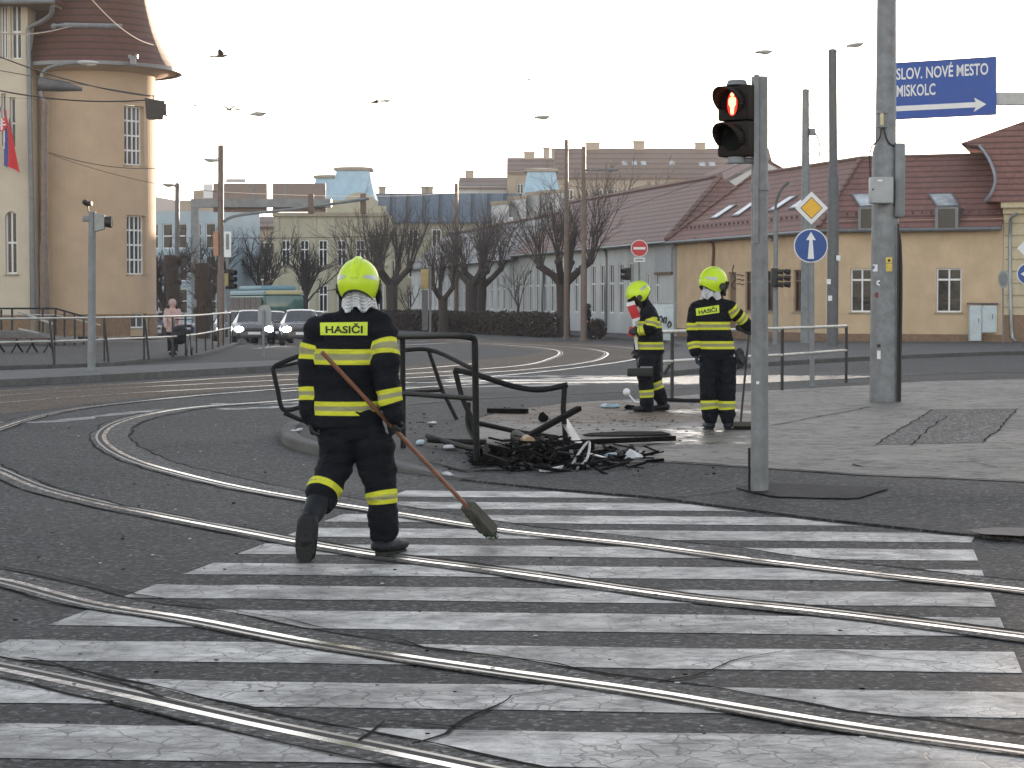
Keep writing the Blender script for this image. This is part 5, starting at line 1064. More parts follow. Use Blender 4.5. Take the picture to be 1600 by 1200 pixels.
# sign post on the railing
b=GI(1269,604); d=b.y; T=thing('sign_post','post with a yellow priority diamond above a blue straight ahead arrow disc','traffic sign',b); mb=MB(); mb.tube([b,P(1268,305,d)],.045,12); mb.build('pole',GPAINT,T)
q=P(1268,325,d-.07); mb=MB(); 
def dia(r_,y,t=.008): return [(q.x+r_*math.cos(PI/2*k),y,q.z+r_*math.sin(PI/2*k)) for k in range(4)]
mb.slab(dia(.29,q.y),(0,.012,0)); dp=mb.build('priority_plate',SIGNW,T,smooth=False); mb=MB(); mb.slab(dia(.195,q.y-.006),(0,.005,0)); mb.build('black_line',BLKPL,dp,smooth=False); mb=MB(); mb.slab(dia(.18,q.y-.012),(0,.005,0)); mb.build('yellow_field',SIGNY,dp,smooth=False)
q=P(1267,384,d-.07); mb=MB(); mb.tube([q,q+Vector((0,.012,0))],.30,32); rp=mb.build('arrow_disc',SIGNW,T); mb=MB(); mb.tube([q-Vector((0,.006,0)),q-Vector((0,.001,0))],.282,32); mb.build('blue_field',SIGNB,rp); mb=MB(); mb.slab([(q.x+x,q.y-.012,q.z+z) for x,z in ((-.055,-.23),(.055,-.23),(.028,.10),(.085,.10),(0,.245),(-.085,.10),(-.028,.10))],(0,.005,0)); mb.build('white_arrow',SIGNW,rp,smooth=False)
# direction sign
d=41; q0=P(1340,190,d); T=thing('direction_sign','blue direction board with white place names and a right arrow behind the thick pole','road sign',(P(1700,470,d).x,d,.0))
def dsp(px,py,e=0):     # board plane leans slightly away at the right
    p=P(px,py,d+ (px-1480)*.001); p.y+=e; return p
mb=MB(); xl,xr=1386,1557
def yt(px): return 98-(px-1400)*10/157
def yb(px): return 187-(px-1400)*7.5/157
bd=[dsp(xl,yb(xl)),dsp(xr,yb(xr)),dsp(xr,yt(xr)),dsp(xl,yt(xl))]; mb.slab(bd,(0,.04,0)); bo=mb.build('board',DIRB,T,smooth=False)
def bm_(u,v,e=-.006):   # u px from 1400, v px up from the lower edge
    px=1400+u; return dsp(px,yb(px)-v*(yb(px)-yt(px))/89,e)
def board_text(txt,x0,x1,v0,h):
    t=MB(); w=text_mesh(t,txt,lambda x,y:Vector((x,y,0)),1,bold=.018); ymax=.729; vs=[bm_(x0+(x1-x0)*v[0]/w,v0+h*v[1]/ymax) for v in t.v]; u=MB(); u.v=[tuple(x) for x in vs]; u.f=t.f; u.m=t.m; return u.build('lettering',SIGNW,bo,smooth=False)
board_text('SLOV. NOVÉ MESTO',0,144,62.5,18); board_text('MISKOLC',0,61.5,36,18)
mb=MB(); mb.poly([bm_(u,v,-.009) for u,v in ((-13,13),(124,13),(121,6),(141,17),(122,28),(124,21),(-13,21))]); mb.build('arrow',SIGNW,bo,smooth=False)
mb=MB(); mb.slab([bm_(u,v,-.003) for u,v in ((-14,0),(157,0),(157,1.2),(-14,1.2))],(0,-.004,0)); mb.slab([bm_(u,v,-.003) for u,v in ((-14,87.8),(157,87.8),(157,89),(-14,89))],(0,-.004,0)); mb.build('edge_trim',M('dark blue edge',(.03,.03,.12),.5),bo,smooth=False)
mb=MB(); a=dsp(1420,152,.16); c=dsp(1705,152,.16); c.z=a.z; mb.beam(a,c,.2,.24); mb.build('arm',LAMPW,T,smooth=False); mb=MB(); mb.tube([(P(1705,470,d).x,d+.4,0),(P(1705,470,d).x,d+.4,6.8)],[.2,.16],16); mb.build('post',GALV,T)
# railing on the island
def railing(name,label,posts,zr,mt_post,mt_top,zmid,rr=.028,group=None,start=None,baseZ=None,tail=None):
    T=thing(name,label,'railing',posts[0],0,group)
    for p in posts: mb=MB(); mb.tube([p-Vector((0,0,.02)),p+Vector((0,0,zr))],rr,8); mb.build('post',mt_post,T)
    for z,nm in ((zr,'top_rail'),(zmid,'middle_rail')): mb=MB(); mb.tube([p+Vector((0,0,z)) for p in ([start] if start is not None else [])+posts],rr*.95,8); mb.build(nm,mt_top,T)
    return T
ps=[GI(1050,626),GI(1140,617),GI(1222,610),GI(1322,598)]; T=railing('railing','low steel railing behind two firefighters, its left end bent',ps,1.05,DKMET,PALERAIL,.6,start=GI(1033,628))
mb=MB(); z=GI(1033,628); mb.tube([z+Vector((0,0,1.05)),z+Vector((.0,0,.45)),z+Vector((.05,0,.42)),z+Vector((.13,0,.56))],.027,8); mb.build('bent_end',DKMET,T)
# railing along the left pavement
pts=[G(x,y,.1) for x,y in ((-140,578),(-30,573),(85,569),(163,565),(225,561),(270,557.5),(290,555),(307,552),(321,548.5),(332,545),(341,542),(349,539),(360,536))]
for p in pts: p.z=.1
lr=railing('railing','long two bar railing with worn pale rails curving round the left pavement',pts,1.1,DKMET,PALERAIL,.55)
for px,py in ((81,570),(166,566),(229,562)):
    q=G(px,py,.1); mb=MB(); mb.tube([q+Vector((.06,.0,0)),q+Vector((-.04,0,1.05))],.03,6); mb.build('brace',DKMET,lr)
# ramp railings and benches at the tower
T=thing('ramp_railing','dark ramp handrail sloping down in front of the corner tower','railing',P(70,520,80)); d=80
for x,y0,y1 in ((2,484,522),(19,482,524),(67,482,528),(87,481,540),(101,486,542),(117,490,543),(131,494,544)):
    mb=MB(); mb.tube([P(x,y0,d),P(x,y1,d)],.045,6); mb.build('post',DKMET,T)
mb=MB(); mb.tube([P(-60,482,d),P(87,482,d),P(139,497,d)],.04,6); mb.build('top_rail',DKMET,T); mb=MB(); mb.tube([P(-60,492,d),P(87,492,d),P(157,508,d)],.03,6); mb.build('middle_rail',PALERAIL,T); mb=MB(); mb.tube([P(29,487,d-2),P(82,506,d-2)],.05,6); mb.tube([P(29,514,d-2),P(60,521,d-2)],.05,6); mb.build('lower_rail',PALERAIL,T); mb=MB(); a=P(40,530,d-1); mb.hexa([(P(-60,0,d).x,d-3,.09),(P(138,0,d).x,d-3,.09),(P(138,0,d).x,d-1,.09),(P(-60,0,d).x,d-1,.09),(P(-60,0,d).x,d-3,.55),(P(60,0,d).x,d-3,.5),(P(60,0,d).x,d-1,.5),(P(-60,0,d).x,d-1,.55)]); mb.build('ramp',M('ramp concrete',(.14,.135,.13),.9,dirt=.4),T,smooth=False)
for k,(x0,x1,l) in enumerate(((-8,34,'dark street bench with curved feet at the left edge behind the railing'),(44,84,'dark street bench behind the railing, nearer the tower'))):
    d=62; T=thing('bench',l,'bench',P((x0+x1)/2,545,d),0,'benches by the tower'); a=P(x0,532,d);c=P(x1,532,d)
    mb=MB()
    for i in range(3): mb.box(a.x,d-.25+i*.17,.5,c.x,d-.1+i*.17,.54)
    mb.build('seat',M('bench wood brown',(.09,.045,.035),.7),T,smooth=False)
    for x in (a.x+.1,c.x-.15): mb=MB(); mb.tube(spline([(x-.1,d-.25,.11),(x,d-.2,.3),(x,d,.48)],4),.035,6); mb.tube(spline([(x+.12,d+.25,.11),(x,d+.2,.3),(x,d,.48)],4),.035,6); mb.build('leg',DKMET,T)
# cabinets and mirror at the right house
q=on_wall(w2,B,C,1537,530,-.35); T=thing('utility_cabinet','pale blue two door utility cabinet against the ochre wall at the right','cabinet',(q.x,q.y,ZB)); d=q.y
for (x0,y0,x1,y1) in ((1515,477,1534,533),(1534.3,477,1558,520)):
    a=P(x0,y1,d);c=P(x1,y0,d); mb=MB(); mb.box(a.x,d-.02,a.z,c.x,d+.3,c.z,bev=.02); o=mb.build('cabinet_body',CABL,T); mb=MB(); mb.box(a.x+.06,d-.035,a.z+.06,c.x-.06,d-.0205,c.z-.06); dr=mb.build('door',CABL,o,smooth=False) ; mb=MB(); mb.box((a.x+c.x)/2+.1,d-.05,(a.z+c.z)/2,(a.x+c.x)/2+.14,d-.036,(a.z+c.z)/2+.22); mb.build('handle',GPAINT,o,smooth=False)
mb=MB(); a=P(1515,476,d);c=P(1558,473,d); mb.box(a.x-.05,d-.06,a.z,c.x+.05,d+.35,c.z); mb.build('lid',BRPOLE,T,smooth=False)
b=Vector(gp(1568,88)); b.z=gz(88)+.11; T=thing('octagonal_sign','grey octagonal sign back on a thin post by the right house','traffic sign',b); mb=MB(); mb.tube([b,P(1567,425,88)],.035,6); mb.build('pole',GALV,T); q=P(1568,436,87.9); mb=MB(); mb.slab([(q.x+.24*math.cos(PI/8+PI/4*k),87.9,q.z+.4*math.sin(PI/8+PI/4*k)) for k in range(8)],(0,.03,0)); sb=mb.build('sign_back',SIGNG,T,smooth=False); mb=MB(); mb.slab([(q.x+.17*math.cos(PI/8+PI/4*k),87.86,q.z+.3*math.sin(PI/8+PI/4*k)) for k in range(8)],(0,.03,0)); mb.build('stiffener',GPAINT,sb,smooth=False)
b=Vector(gp(1606,74)); b.z=gz(74)+.11; T=thing('blue_arrow_sign','blue round sign with a white pointer below a white diamond at the right edge','traffic sign',b); mb=MB(); mb.tube([b,P(1606,370,74)],.045,8); mb.build('pole',GALV,T); q=P(1606,428,73.9); mb=MB(); mb.tube([q,q+Vector((0,.02,0))],.38,28); o=mb.build('rim',SIGNW,T); mb=MB(); mb.tube([q-Vector((0,.01,0)),q-Vector((0,.001,0))],.35,28); mb.build('blue_field',SIGNB,o); mb=MB(); mb.slab([(q.x-.25,q.y-.02,q.z),(q.x-.05,q.y-.02,q.z+.14),(q.x-.05,q.y-.02,q.z+.06),(q.x+.25,q.y-.02,q.z+.06),(q.x+.25,q.y-.02,q.z-.06),(q.x-.05,q.y-.02,q.z-.06),(q.x-.05,q.y-.02,q.z-.14)],(0,.008,0)); mb.build('white_arrow',SIGNW,o,smooth=False); q=P(1604,388,73.9); mb=MB(); mb.slab([(q.x+.33*math.cos(PI/2*k),q.y,q.z+.33*math.sin(PI/2*k)) for k in range(4)],(0,.02,0)); mb.build('diamond_plate',SIGNW,T,smooth=False)
# white graffiti box
b=Vector(gp(1032,100)); b.z=gz(100)+.11; T=thing('graffiti_cabinet','white electrical cabinet with black graffiti between two firefighters','cabinet',b); a=P(1021,518,100);c=P(1052,474,100); mb=MB(); mb.box(a.x,99.7,b.z,c.x,100.4,c.z,bev=.02); o=mb.build('cabinet_body',CABL,T); mb=MB(); mb.box(a.x-.05,99.65,c.z+.002,c.x+.05,100.45,c.z+.07); mb.build('lid',CABW,T,smooth=False)
mb=MB()
for l in ([(1027,512),(1029,498),(1033,494),(1035,500),(1031,505)],[(1037,505),(1038,497),(1041,496),(1040,506)],[(1043,510),(1046,502),(1049,508),(1044,512)]): mb.tube(spline([P(x,y,99.66) for x,y in l],4),.035,5)
mb.build('graffiti',GRAF,T)
b=Vector(gp(1020,96)); b.z=gz(96)+.1
# ------------------------------------------------------------------ overhead wires and things hung on them
WIRE=M('overhead wire',(.035,.033,.032),.5,.5,bump=0)
def sag(p,q,n=14,s=.2): p=Vector(p);q=Vector(q); return [p.lerp(q,i/n)-Vector((0,0,s*4*(i/n)*(1-i/n))) for i in range(n+1)]
for k,(x0,y0,d0,x1,y1,d1,rr,l) in enumerate([(-60,100,60,900,236,106,.012,'span wire running from the left edge to the paired masts'),(-60,63,62,234,150,70,.022,'overhead wire ending at the dark hanging box, upper of two'),(-60,128,64,232,156,70,.022,'overhead wire ending at the dark hanging box, lower of two'),(76,238,84,258,262,90,.015,'wire from the lamp post across the tower at window height, thicker one'),
     (76,240,84,345,300,82,.01,'wire from the lamp post to the brown mast'),(140,-5,60,240,70,80,.02,'feed cable slanting down across the tower roof'),(345,300,82,720,300,175,.012,'span wire from the brown mast to the distant mast'),(345,372,82,912,345,106,.012,'low span wire from the brown mast to the paired masts'),(912,345,106,1259,210,86,.012,'span wire from the paired masts to the grey mast'),(-60,40,58,110,40,66,.02,'feed cable crossing the top of the wing')]):
    a=P(x0,y0,d0);c=P(x1,y1,d1); mb=MB(); mb.tube(sag(a,c,s=.25),rr,4); mb.build('overhead_wire',WIRE,org=a,label=l,cat='wire',group='overhead wires')
T=thing('hanging_signal_box','dark box of a signal hung on wires beside the tower window','signal',P(245,171,70)); mb=MB(); a=P(228,186,70);c=P(262,155,70); mb.hexa([(a.x+.05,69.8,a.z),(c.x-.12,69.8,a.z-.02),(c.x-.12,70.3,a.z),(a.x+.05,70.3,a.z),(a.x,69.8,c.z+.02),(c.x-.05,69.8,c.z-.08),(c.x-.05,70.3,c.z-.08),(a.x,70.3,c.z)]); mb.build('housing',BLKPL,T,smooth=False); mb=MB(); mb.box(c.x-.2,69.75,a.z+.12,c.x,70.35,c.z-.17); mb.build('backboard',BLKPL,T,smooth=False); mb=MB(); mb.tube([P(240,156,70),P(240,148,70)],.03,6); mb.build('hanger',GPAINT,T)
a=P(-30,118,69);c=P(128,140,69.8); mb=MB(); mb.tube([P(60,132,69.4),P(95,134,69.5),P(128,139.5,69.8)],[.22,.2,.06],10); mb.build('wire_tensioner',DKPOLE,org=P(60,132,69.4),label='dark conical tensioner on the wires in front of the tower',cat='wire fitting')
mb=MB(); mb.tube([P(84,40,69),P(104,39.5,69),P(190,41,70)],[.03,.08,.08],8); mb.ball(P(84,41,69),.1,8); mb.ball(P(102,40,69),.1,8); mb.build('wire_insulator',GPAINT,org=P(104,40,69),label='grey tubular insulator on a wire before the tower roof',cat='wire fitting')
for px,py,d,l,x2,y2,d2 in ((403,178,92,'street lamp hung on a thin wire in the open sky left of centre',-60,150,84),(847,183,92,'street lamp hung on a thin wire above the stepped building',912,231,106),(1193,81,84,'street lamp hung on a thin wire above the pedestrian signal',1259,144,86)):
    q=P(px,py,d); T=thing('wire_lamp',l,'lamp',q,0,'lamps hung on wires'); lamp_head(T,q,(1,0,.05),1.0); mb=MB(); mb.tube([q+Vector((0,0,.05)),q+Vector((0,0,.3))],.012,5); mb.tube([q+Vector((0,0,.3)),P(x2,y2,d2)],.005,4); mb.build('span_wire',WIRE,T)
# ================================================================== vehicles
TYRE=M('tyre rubber',(.02,.02,.021),.85); RIM=M('wheel rim',(.35,.36,.37),.35,.7); HEADON=emit('headlight on',(1,.80,.62),12); HEADC=emit('cool headlight on',(.85,.92,1),12); HEADOFF=M('headlight glass',(.5,.52,.55),.15,bump=0); CHROME=M('grille dark',(.02,.02,.022),.4); CARGL=glass('car glass',(.03,.035,.04),.05)
def paintm(n,c,me=.3): return M(n,c,.28,me,var=.04,bump=0,dirt=.15)
def car(label,cat,loc,rz,pm,lit=None,estate=False,group='cars waiting on the far street',suv=False):
    T=thing('parked_car' if lit is None else 'car',label,cat,loc,rz,group); 
    rearz=1.44 if estate else 1.40
    st=[(0,.60,.32,.52,.60,.45),(.10,.78,.24,.64,.72,.6),(.45,.86,.2,.78,.87,.66),(1.15,.88,.2,.88,.97,.70),(1.95,.88,.2,.92,1.42,.57),(2.7,.88,.2,.93,1.47,.60),(3.5,.87,.2,.95,rearz,.57)]
    st+= [(4.1,.84,.22,.95,1.20,.56),(4.32,.8,.3,.9,.97,.6),(4.4,.7,.36,.7,.75,.5)] if estate else [(4.0,.85,.22,.95,1.03,.62),(4.32,.8,.3,.88,.94,.6),(4.42,.68,.36,.62,.66,.5)]
    k=1.12 if suv else 1
    def sec(y,hw,zb,zl,zr,rw): 
        q=[(hw*.86,zb),(hw,zb+.16),(hw*1.01,(zb+zl)/2+.1),(hw*.97,zl),(rw,zr-.04),(rw*.72,zr),(0,zr+.012)]; return [(x,y,z*k) for x,z in q]+[(-x,y,z*k) for x,z in q[-2::-1]]
    rows=[sec(*s) for s in st]; n=len(rows[0]); bd=MB();ws=MB();rwn=MB();sl_=MB();sr_=MB()
    for i in range(len(rows)-1):
        for j in range(n-1):
            f=[rows[i][j],rows[i+1][j],rows[i+1][j+1],rows[i][j+1]]
            cab=3<=i<=6 if estate else 3<=i<=6
            if i==3 and 3<=j<=8 : ws.poly(f)
            elif (i==6) and 4<=j<=7: rwn.poly(f)
            elif 4<=i<=5 and j==3: sr_.poly(f)
            elif 4<=i<=5 and j==8: sl_.poly(f)
            else: bd.poly(f)
    bd.poly(rows[0][::1]); bd.poly(rows[-1][::-1])
    bo=bd.build('body',pm,T,local=True,angle=45); ws.build('windscreen',CARGL,T,local=True); rwn.build('rear_window',CARGL,T,local=True); sl_.build('side_window',CARGL,T,local=True); sr_.build('side_window',CARGL,T,local=True)
    for y in (.85,3.5):
        for s_ in (-1,1):
            mb=MB(); M_=Matrix.Rotation(PI/2,4,'Y'); mb.lathe([(.2,-.1),(.30,-.11),(.325,-.06),(.325,.06),(.30,.11),(.2,.1)],(s_*.80,y,.325),16,M=M_); w_=mb.build('wheel',TYRE,T,local=True); mb=MB(); mb.lathe([(.01,.06),(.08,.075),(.2,.05),(.2,-.05),(.08,-.075),(.01,-.06)],(s_*.82,y,.325),12,M=M_); mb.build('rim',RIM,w_,local=True)
    for s_ in (-1,1):
        mb=MB(); mb.ball((s_*.62,.11,.66*k),.14,10,sc_=(1.4,.9,.95)); mb.build('headlight',(lit or HEADOFF),T,local=True); mb=MB(); mb.ball((s_*.95,1.35,.98*k),.09,8,sc_=(1.1,.6,.75)); mb.build('wing_mirror',pm,T,local=True)
    mb=MB(); mb.box(-.42,-.01,.58*k,.42,.06,.70*k,bev=.015); mb.build('grille',CHROME,T,local=True); mb=MB(); mb.box(-.6,-.012,.30,.6,.07,.42,bev=.015); mb.build('lower_intake',CHROME,T,local=True); mb=MB(); mb.box(-.26,-.03,.45,.26,-.013,.56); mb.build('number_plate',SIGNW,T,local=True)
    return T
def cp(px,d): q=P(px,470,d); return (q.x,d,gz(d)+.002)
SIL=paintm('silver car paint',(.10,.10,.105),.6); BLK=paintm('black car paint',(.018,.018,.02)); DBL=paintm('dark blue car paint',(.03,.045,.08)); WHT=paintm('white car paint',(.66,.67,.68),0); GRN=paintm('pale green car paint',(.33,.38,.36),.3)
car('silver car with glowing warm headlights just left of the nearest firefighter','car',cp(472,86),R(7),SIL,HEADON)
car('grey car with cool bright headlights left of the black one in the queue','car',cp(397,89),R(9),SIL,HEADC)
car('black unlit car squeezed between the silver car and the grey one','car',cp(428,96),R(9),BLK)
car('dark car with dipped headlights behind the railing at the left end of the queue','car',cp(367,95),R(10),DBL,HEADC)
car('white car in the queue behind the black one, mostly hidden','car',cp(412,108),R(9),WHT)
car('pale car far back in the queue, right in front of the bus','car',cp(492,112),R(8),GRN,None,True)
car('pale parked car beside the right edge of the tower','car',cp(247,104),R(85),WHT,None,True,'cars parked by the tower'); car('dark blue parked car between the slim mast and the gantry leg','car',cp(292,116),R(60),DBL,None,False,'cars parked by the tower')
# bus
TEALG=glass('teal bus glass',(.06,.13,.12),.08); BUSG=M('bus green paint',(.06,.20,.17),.35,.1,bump=0,var=.06); BUSC=M('bus cream band',(.55,.5,.28),.4,bump=0,var=.06); BUSB=M('bus blue roof',(.16,.30,.36),.5,var=.1)
loc=cp(444,132); T=thing('city_bus','green city bus with cream roof edge and large teal windscreen behind the cars','bus',loc,R(19)); W=1.27;L=11.5;H=2.95
def rr_(w,z0,z1,y,r=.25): return [(-w,y,z0),(w,y,z0),(w,y,z1-r),(w-r*.3,y,z1-r*.3),(w-r,y,z1),(-w+r,y,z1),(-w+r*.3,y,z1-r*.3),(-w,y,z1-r)]
mb=MB(); rows=[rr_(W-.1,.35,2.35,0.0),rr_(W,.3,2.4,.12),rr_(W,.3,2.4,L-.1),rr_(W-.1,.35,2.35,L)]
for a,c in zip(rows,rows[1:]):
    for j in range(8): mb.poly([a[j],a[(j+1)%8],c[(j+1)%8],c[j]])
mb.poly(rows[0]); mb.poly(rows[-1][::-1]); mb.build('body',BUSG,T,local=True)
mb=MB(); rows=[rr_(W-.06,2.40,2.62,-.02,.1),rr_(W+.01,2.40,2.68,.2,.12),rr_(W+.01,2.40,2.68,L-.1,.12)]
for a,c in zip(rows,rows[1:]):
    for j in range(8): mb.poly([a[j],a[(j+1)%8],c[(j+1)%8],c[j]])
mb.poly(rows[0]); mb.poly(rows[-1][::-1]); mb.build('roof_band',BUSB,T,local=True); mb=MB(); mb.box(-W+.1,-.06,2.42,W-.1,-.022,2.66,bev=.01); mb.build('front_band',BUSC,T,local=True)
mb=MB(); mb.box(-W+.15,1.5,2.685,W-.15,8.5,2.98,bev=.1); mb.build('roof_unit',BUSB,T,local=True); mb=MB(); mb.box(-W+.14,-.03,1.0,W-.14,-.004,2.33,bev=.01); mb.build('windscreen',TEALG,T,local=True)
for k in range(6):
    for s_ in (-1,1): mb=MB(); mb.box(s_*W-.02,.6+k*1.75,1.25,s_*W+.02,.6+k*1.75+1.6,2.25); mb.build('side_window',GLASS,T,local=True,smooth=False)
for s_ in (-1,1):
    mb=MB(); mb.ball((s_*.95,-.02,.65),.12,10,sc_=(1.3,.5,.9)); mb.build('headlight',HEADOFF,T,local=True); mb=MB(); mb.box(s_*1.42-.08,-.2,1.7,s_*1.42+.08,-.08,2.1,bev=.03); mb.tube([(s_*1.25,.05,2.3),(s_*1.42,-.14,2.1)],.025,5); mb.build('wing_mirror',BLKPL,T,local=True)
    for y in (2.2,8.6): mb=MB(); mb.lathe([(.3,-.14),(.46,-.15),(.5,-.08),(.5,.08),(.46,.15),(.3,.14)],(s_*1.14,y,.5),16,M=Matrix.Rotation(PI/2,4,'Y')); w_=mb.build('wheel',TYRE,T,local=True)
# birds
BIRD=M('bird brown',(.10,.075,.06),.9,bump=0)
for k,(px,py,d,s_,fl_,l) in enumerate([(344,88,55,.24,.7,'largest bird, gliding high left of centre with trailing tail'),(585,160,75,.26,.2,'left bird of a close pair flying above the roofs near centre'),(603,158,75,.26,-.2,'right bird of a close pair flying above the roofs near centre'),(358,172,70,.2,.9,'left bird of a small pair near the hanging lamp'),(372,172,70,.2,.9,'right bird of a small pair near the hanging lamp'),(827,124,70,.22,.1,'single bird flying high at the centre right'),(305,165,75,.16,.1,'tiny bird just right of the dark hanging box')]):
    q=P(px,py,d); T=thing('bird',l,'bird',q,R(20*k),'flying birds'); mb=MB(); mb.tube([(-1.1*s_,0,0),(-.6*s_,0,0),(-.2*s_,0,.02*s_),(.35*s_,0,.03*s_),(.6*s_,0,.1*s_),(.85*s_,0,.08*s_)],[(.02*s_,.10*s_),(.05*s_,.07*s_),(.16*s_,.14*s_),(.17*s_,.15*s_),(.1*s_,.1*s_),(.015*s_,.015*s_)],8,ref=(0,1,0)); mb.build('body',BIRD,T,local=True)
    for sg in (-1,1): mb=MB(); mb.slab([(.3*s_,sg*.1*s_,.08*s_),(.35*s_,sg*.7*s_,(.1+.5*fl_)*s_),(.05*s_,sg*1.35*s_,(.1+.8*fl_)*s_),(-.15*s_,sg*.75*s_,(.08+.45*fl_)*s_),(-.2*s_,sg*.1*s_,.05*s_)],(0,0,.03*s_)); mb.build('wing',BIRD,T,local=True,smooth=False)
# ================================================================== people
SKIN=M('skin',(.50,.30,.22),.55,var=.08,bump=.05)
def cloth(name,c,wr=.8):
    m,nt,b=nodes(name); N=NT(nt); co=N.coord('Object'); at=N.n('ShaderNodeAttribute',attribute_name='band')
    f=N.noise(co,7,5,.6); g=N.noise(co,180,2)
    base=N.ramp(f,[(.3,tuple(x*.65 for x in c)),(.7,tuple(x*1.35 for x in c))]); base=N.mix(N.math('MULTIPLY',g,.25),base,tuple(x*2 for x in c))
    dirt=N.ramp(N.noise(co,9,5,.7),[(.5,0),(.78,.45)])
    yel=N.mix(dirt,(.62,.64,.05),(.26,.27,.06)); grey=N.mix(dirt,(.30,.30,.17),(.15,.15,.09))
    band=N.mix(N.ramp(N.math('MULTIPLY',at.outputs['Fac'],-1),[(.025,0),(.029,1)]),yel,grey)
    k=N.ramp(at.outputs['Fac'],[(.0,1),(.002,0)]); N.l(N.mix(k,base,band),b.inputs['Base Color'])
    b.inputs['Roughness'].default_value=.78; b.inputs['Specular IOR Level'].default_value=.15
    h=N.math('ADD',N.math('MULTIPLY',N.noise(N.coord('Object',(1,1,2.2)),11,4,.6,.8),1.0),N.math('MULTIPLY',g,.08)); N.l(N.bump(h,wr,.03),b.inputs['Normal']); return m
NAVY=cloth('dark navy turnout cloth',(.0065,.0075,.011)); GLOVE=M('black glove leather',(.014,.015,.019),.6,bump=.3); BOOT=M('black boot leather',(.010,.012,.016),.6,var=.3,bump=.25,spec=.3)
SOLE=M('boot sole rubber',(.016,.016,.016),.8,bump=.6,bscale=80); LIME=M('fluorescent helmet yellow',(.55,.76,.02),.34,var=.1,scale=5,bump=0,dirt=.3); HBLK=M('helmet black trim',(.012,.012,.013),.4); HSIL=M('helmet reflective silver',(.42,.45,.42),.35,.5,bump=0)
VISOR=M('dark gold visor',(.05,.035,.015),.08,.6,bump=0); ALU=M('silver neck curtain',(.62,.64,.66),.38,.35,var=.15,scale=18,bump=.3,bscale=30); LIMEP=M('lime back panel',(.56,.70,.04),.6,var=.06,bump=.05,dirt=.15); PRNT=M('black print',(.008,.008,.008),.7,bump=0)
def remesh(mb,vox,smooth=6,fac=.5):
    me=bpy.data.meshes.new('r'); me.from_pydata([tuple(v) for v in mb.v],[],mb.f); o=bpy.data.objects.new('r',me); col.objects.link(o)
    m1=o.modifiers.new('a','REMESH'); m1.mode='VOXEL'; m1.voxel_size=vox; m1.adaptivity=0
    m2=o.modifiers.new('b','SMOOTH'); m2.iterations=smooth; m2.factor=fac
    dg=bpy.context.evaluated_depsgraph_get(); dg.update(); r=bpy.data.meshes.new_from_object(o.evaluated_get(dg)); bpy.data.objects.remove(o); bpy.data.meshes.remove(me); return r
def garment(name,chains,mt,parent,vox=.014,smooth=6,wr=.006,wf=9,local=False,seed=0,extra=None,hang=None):
    """chains: (points, radii, ref, bands[(s,half)]) in world space; one continuous remeshed surface with a 'band' attribute"""
    mb=extra or MB()
    for c in chains: mb.tube(c[0],c[1],14,ref=c[2],round_=True)
    me=remesh(mb,vox,smooth); org=top(parent).location if not local else Vector((0,0,0))
    info=[]
    for pts,rad,ref,bands in chains:
        pts=[Vector(p) for p in pts]; rr=[x if isinstance(x,tuple) else (x,x) for x in (rad if not isinstance(rad,(int,float)) else [rad]*len(pts))]; cum=[0]
        for a,b in zip(pts,pts[1:]): cum.append(cum[-1]+(b-a).length)
        info.append((pts,rr,cum,bands,Vector(ref) if ref is not None else Vector((1,0,0))))
    att=me.attributes.new('band','FLOAT','POINT'); vals=[]; nv=[v.co.copy() for v in me.vertices]; nn=[v.normal.copy() for v in me.vertices]
    for i,p in enumerate(nv):
        best=1e9;bs=0;bb=None
        for pts,rr,cum,bands,ref in info:
            cq=1e9;ce=1e9;cs=0
            for k in range(len(pts)-1):
                d=pts[k+1]-pts[k]; L2=d.length_squared; t=(p-pts[k]).dot(d)/L2; tc=max(0,min(1,t)); rx=rr[k][0]+(rr[k+1][0]-rr[k][0])*tc; ry=rr[k][1]+(rr[k+1][1]-rr[k][1])*tc
                dn=d.normalized(); sa=(ref-dn*ref.dot(dn)).normalized(); w_=p-(pts[k]+d*tc); la_=w_.dot(sa); lb_=w_.dot(dn.cross(sa)); lc_=w_.dot(dn)
                q=math.sqrt((la_/rx)**2+(lb_/ry)**2+(lc_/max(rx,ry))**2)
                cq=min(cq,q)
                if w_.length<ce: ce=w_.length; cs=cum[k]+d.length*(t if (k==0 and t<0) or (k==len(pts)-2 and t>1) else tc)
            if pts is info[0][0] and abs(pts[0].z-pts[-1].z)>.3:      # torso bands run level
                for k in range(len(pts)-1):
                    if (pts[k].z-p.z)*(pts[k+1].z-p.z)<=0: cs=cum[k]+(cum[k+1]-cum[k])*abs(p.z-pts[k].z)/max(1e-5,abs(pts[k+1].z-pts[k].z))
            if cq<best and bands is not None: best=cq; bs=cs; bb=bands
        s=1.0
        for sc_,hw in bb or (): s=min(s,abs(bs-sc_)-hw)
        vals.append(s)
        # soft folds: mostly horizontal creases plus broad sag
        n1=noise.noise(Vector((p.x*wf*.55+seed,p.y*wf*.55,p.z*wf*1.5))); n2=noise.noise(Vector((p.x*wf*1.9,p.y*wf*1.9+seed,p.z*wf*2.6)))
        rid=1-abs(noise.noise(Vector((p.x*wf*.8+p.z*wf*.5+seed*2,p.y*wf*.8,p.z*wf*1.1))))*2
        me.vertices[i].co=p+nn[i]*(wr*(n1*1.3+n2*.5+max(0,rid)*.7))-org
    att.data.foreach_set('value',vals); me.materials.append(mt); me.name=name; me.polygons.foreach_set('use_smooth',[True]*len(me.polygons)); me.update()
    o=bpy.data.objects.new(name,me); col.objects.link(o); o.parent=parent; return o
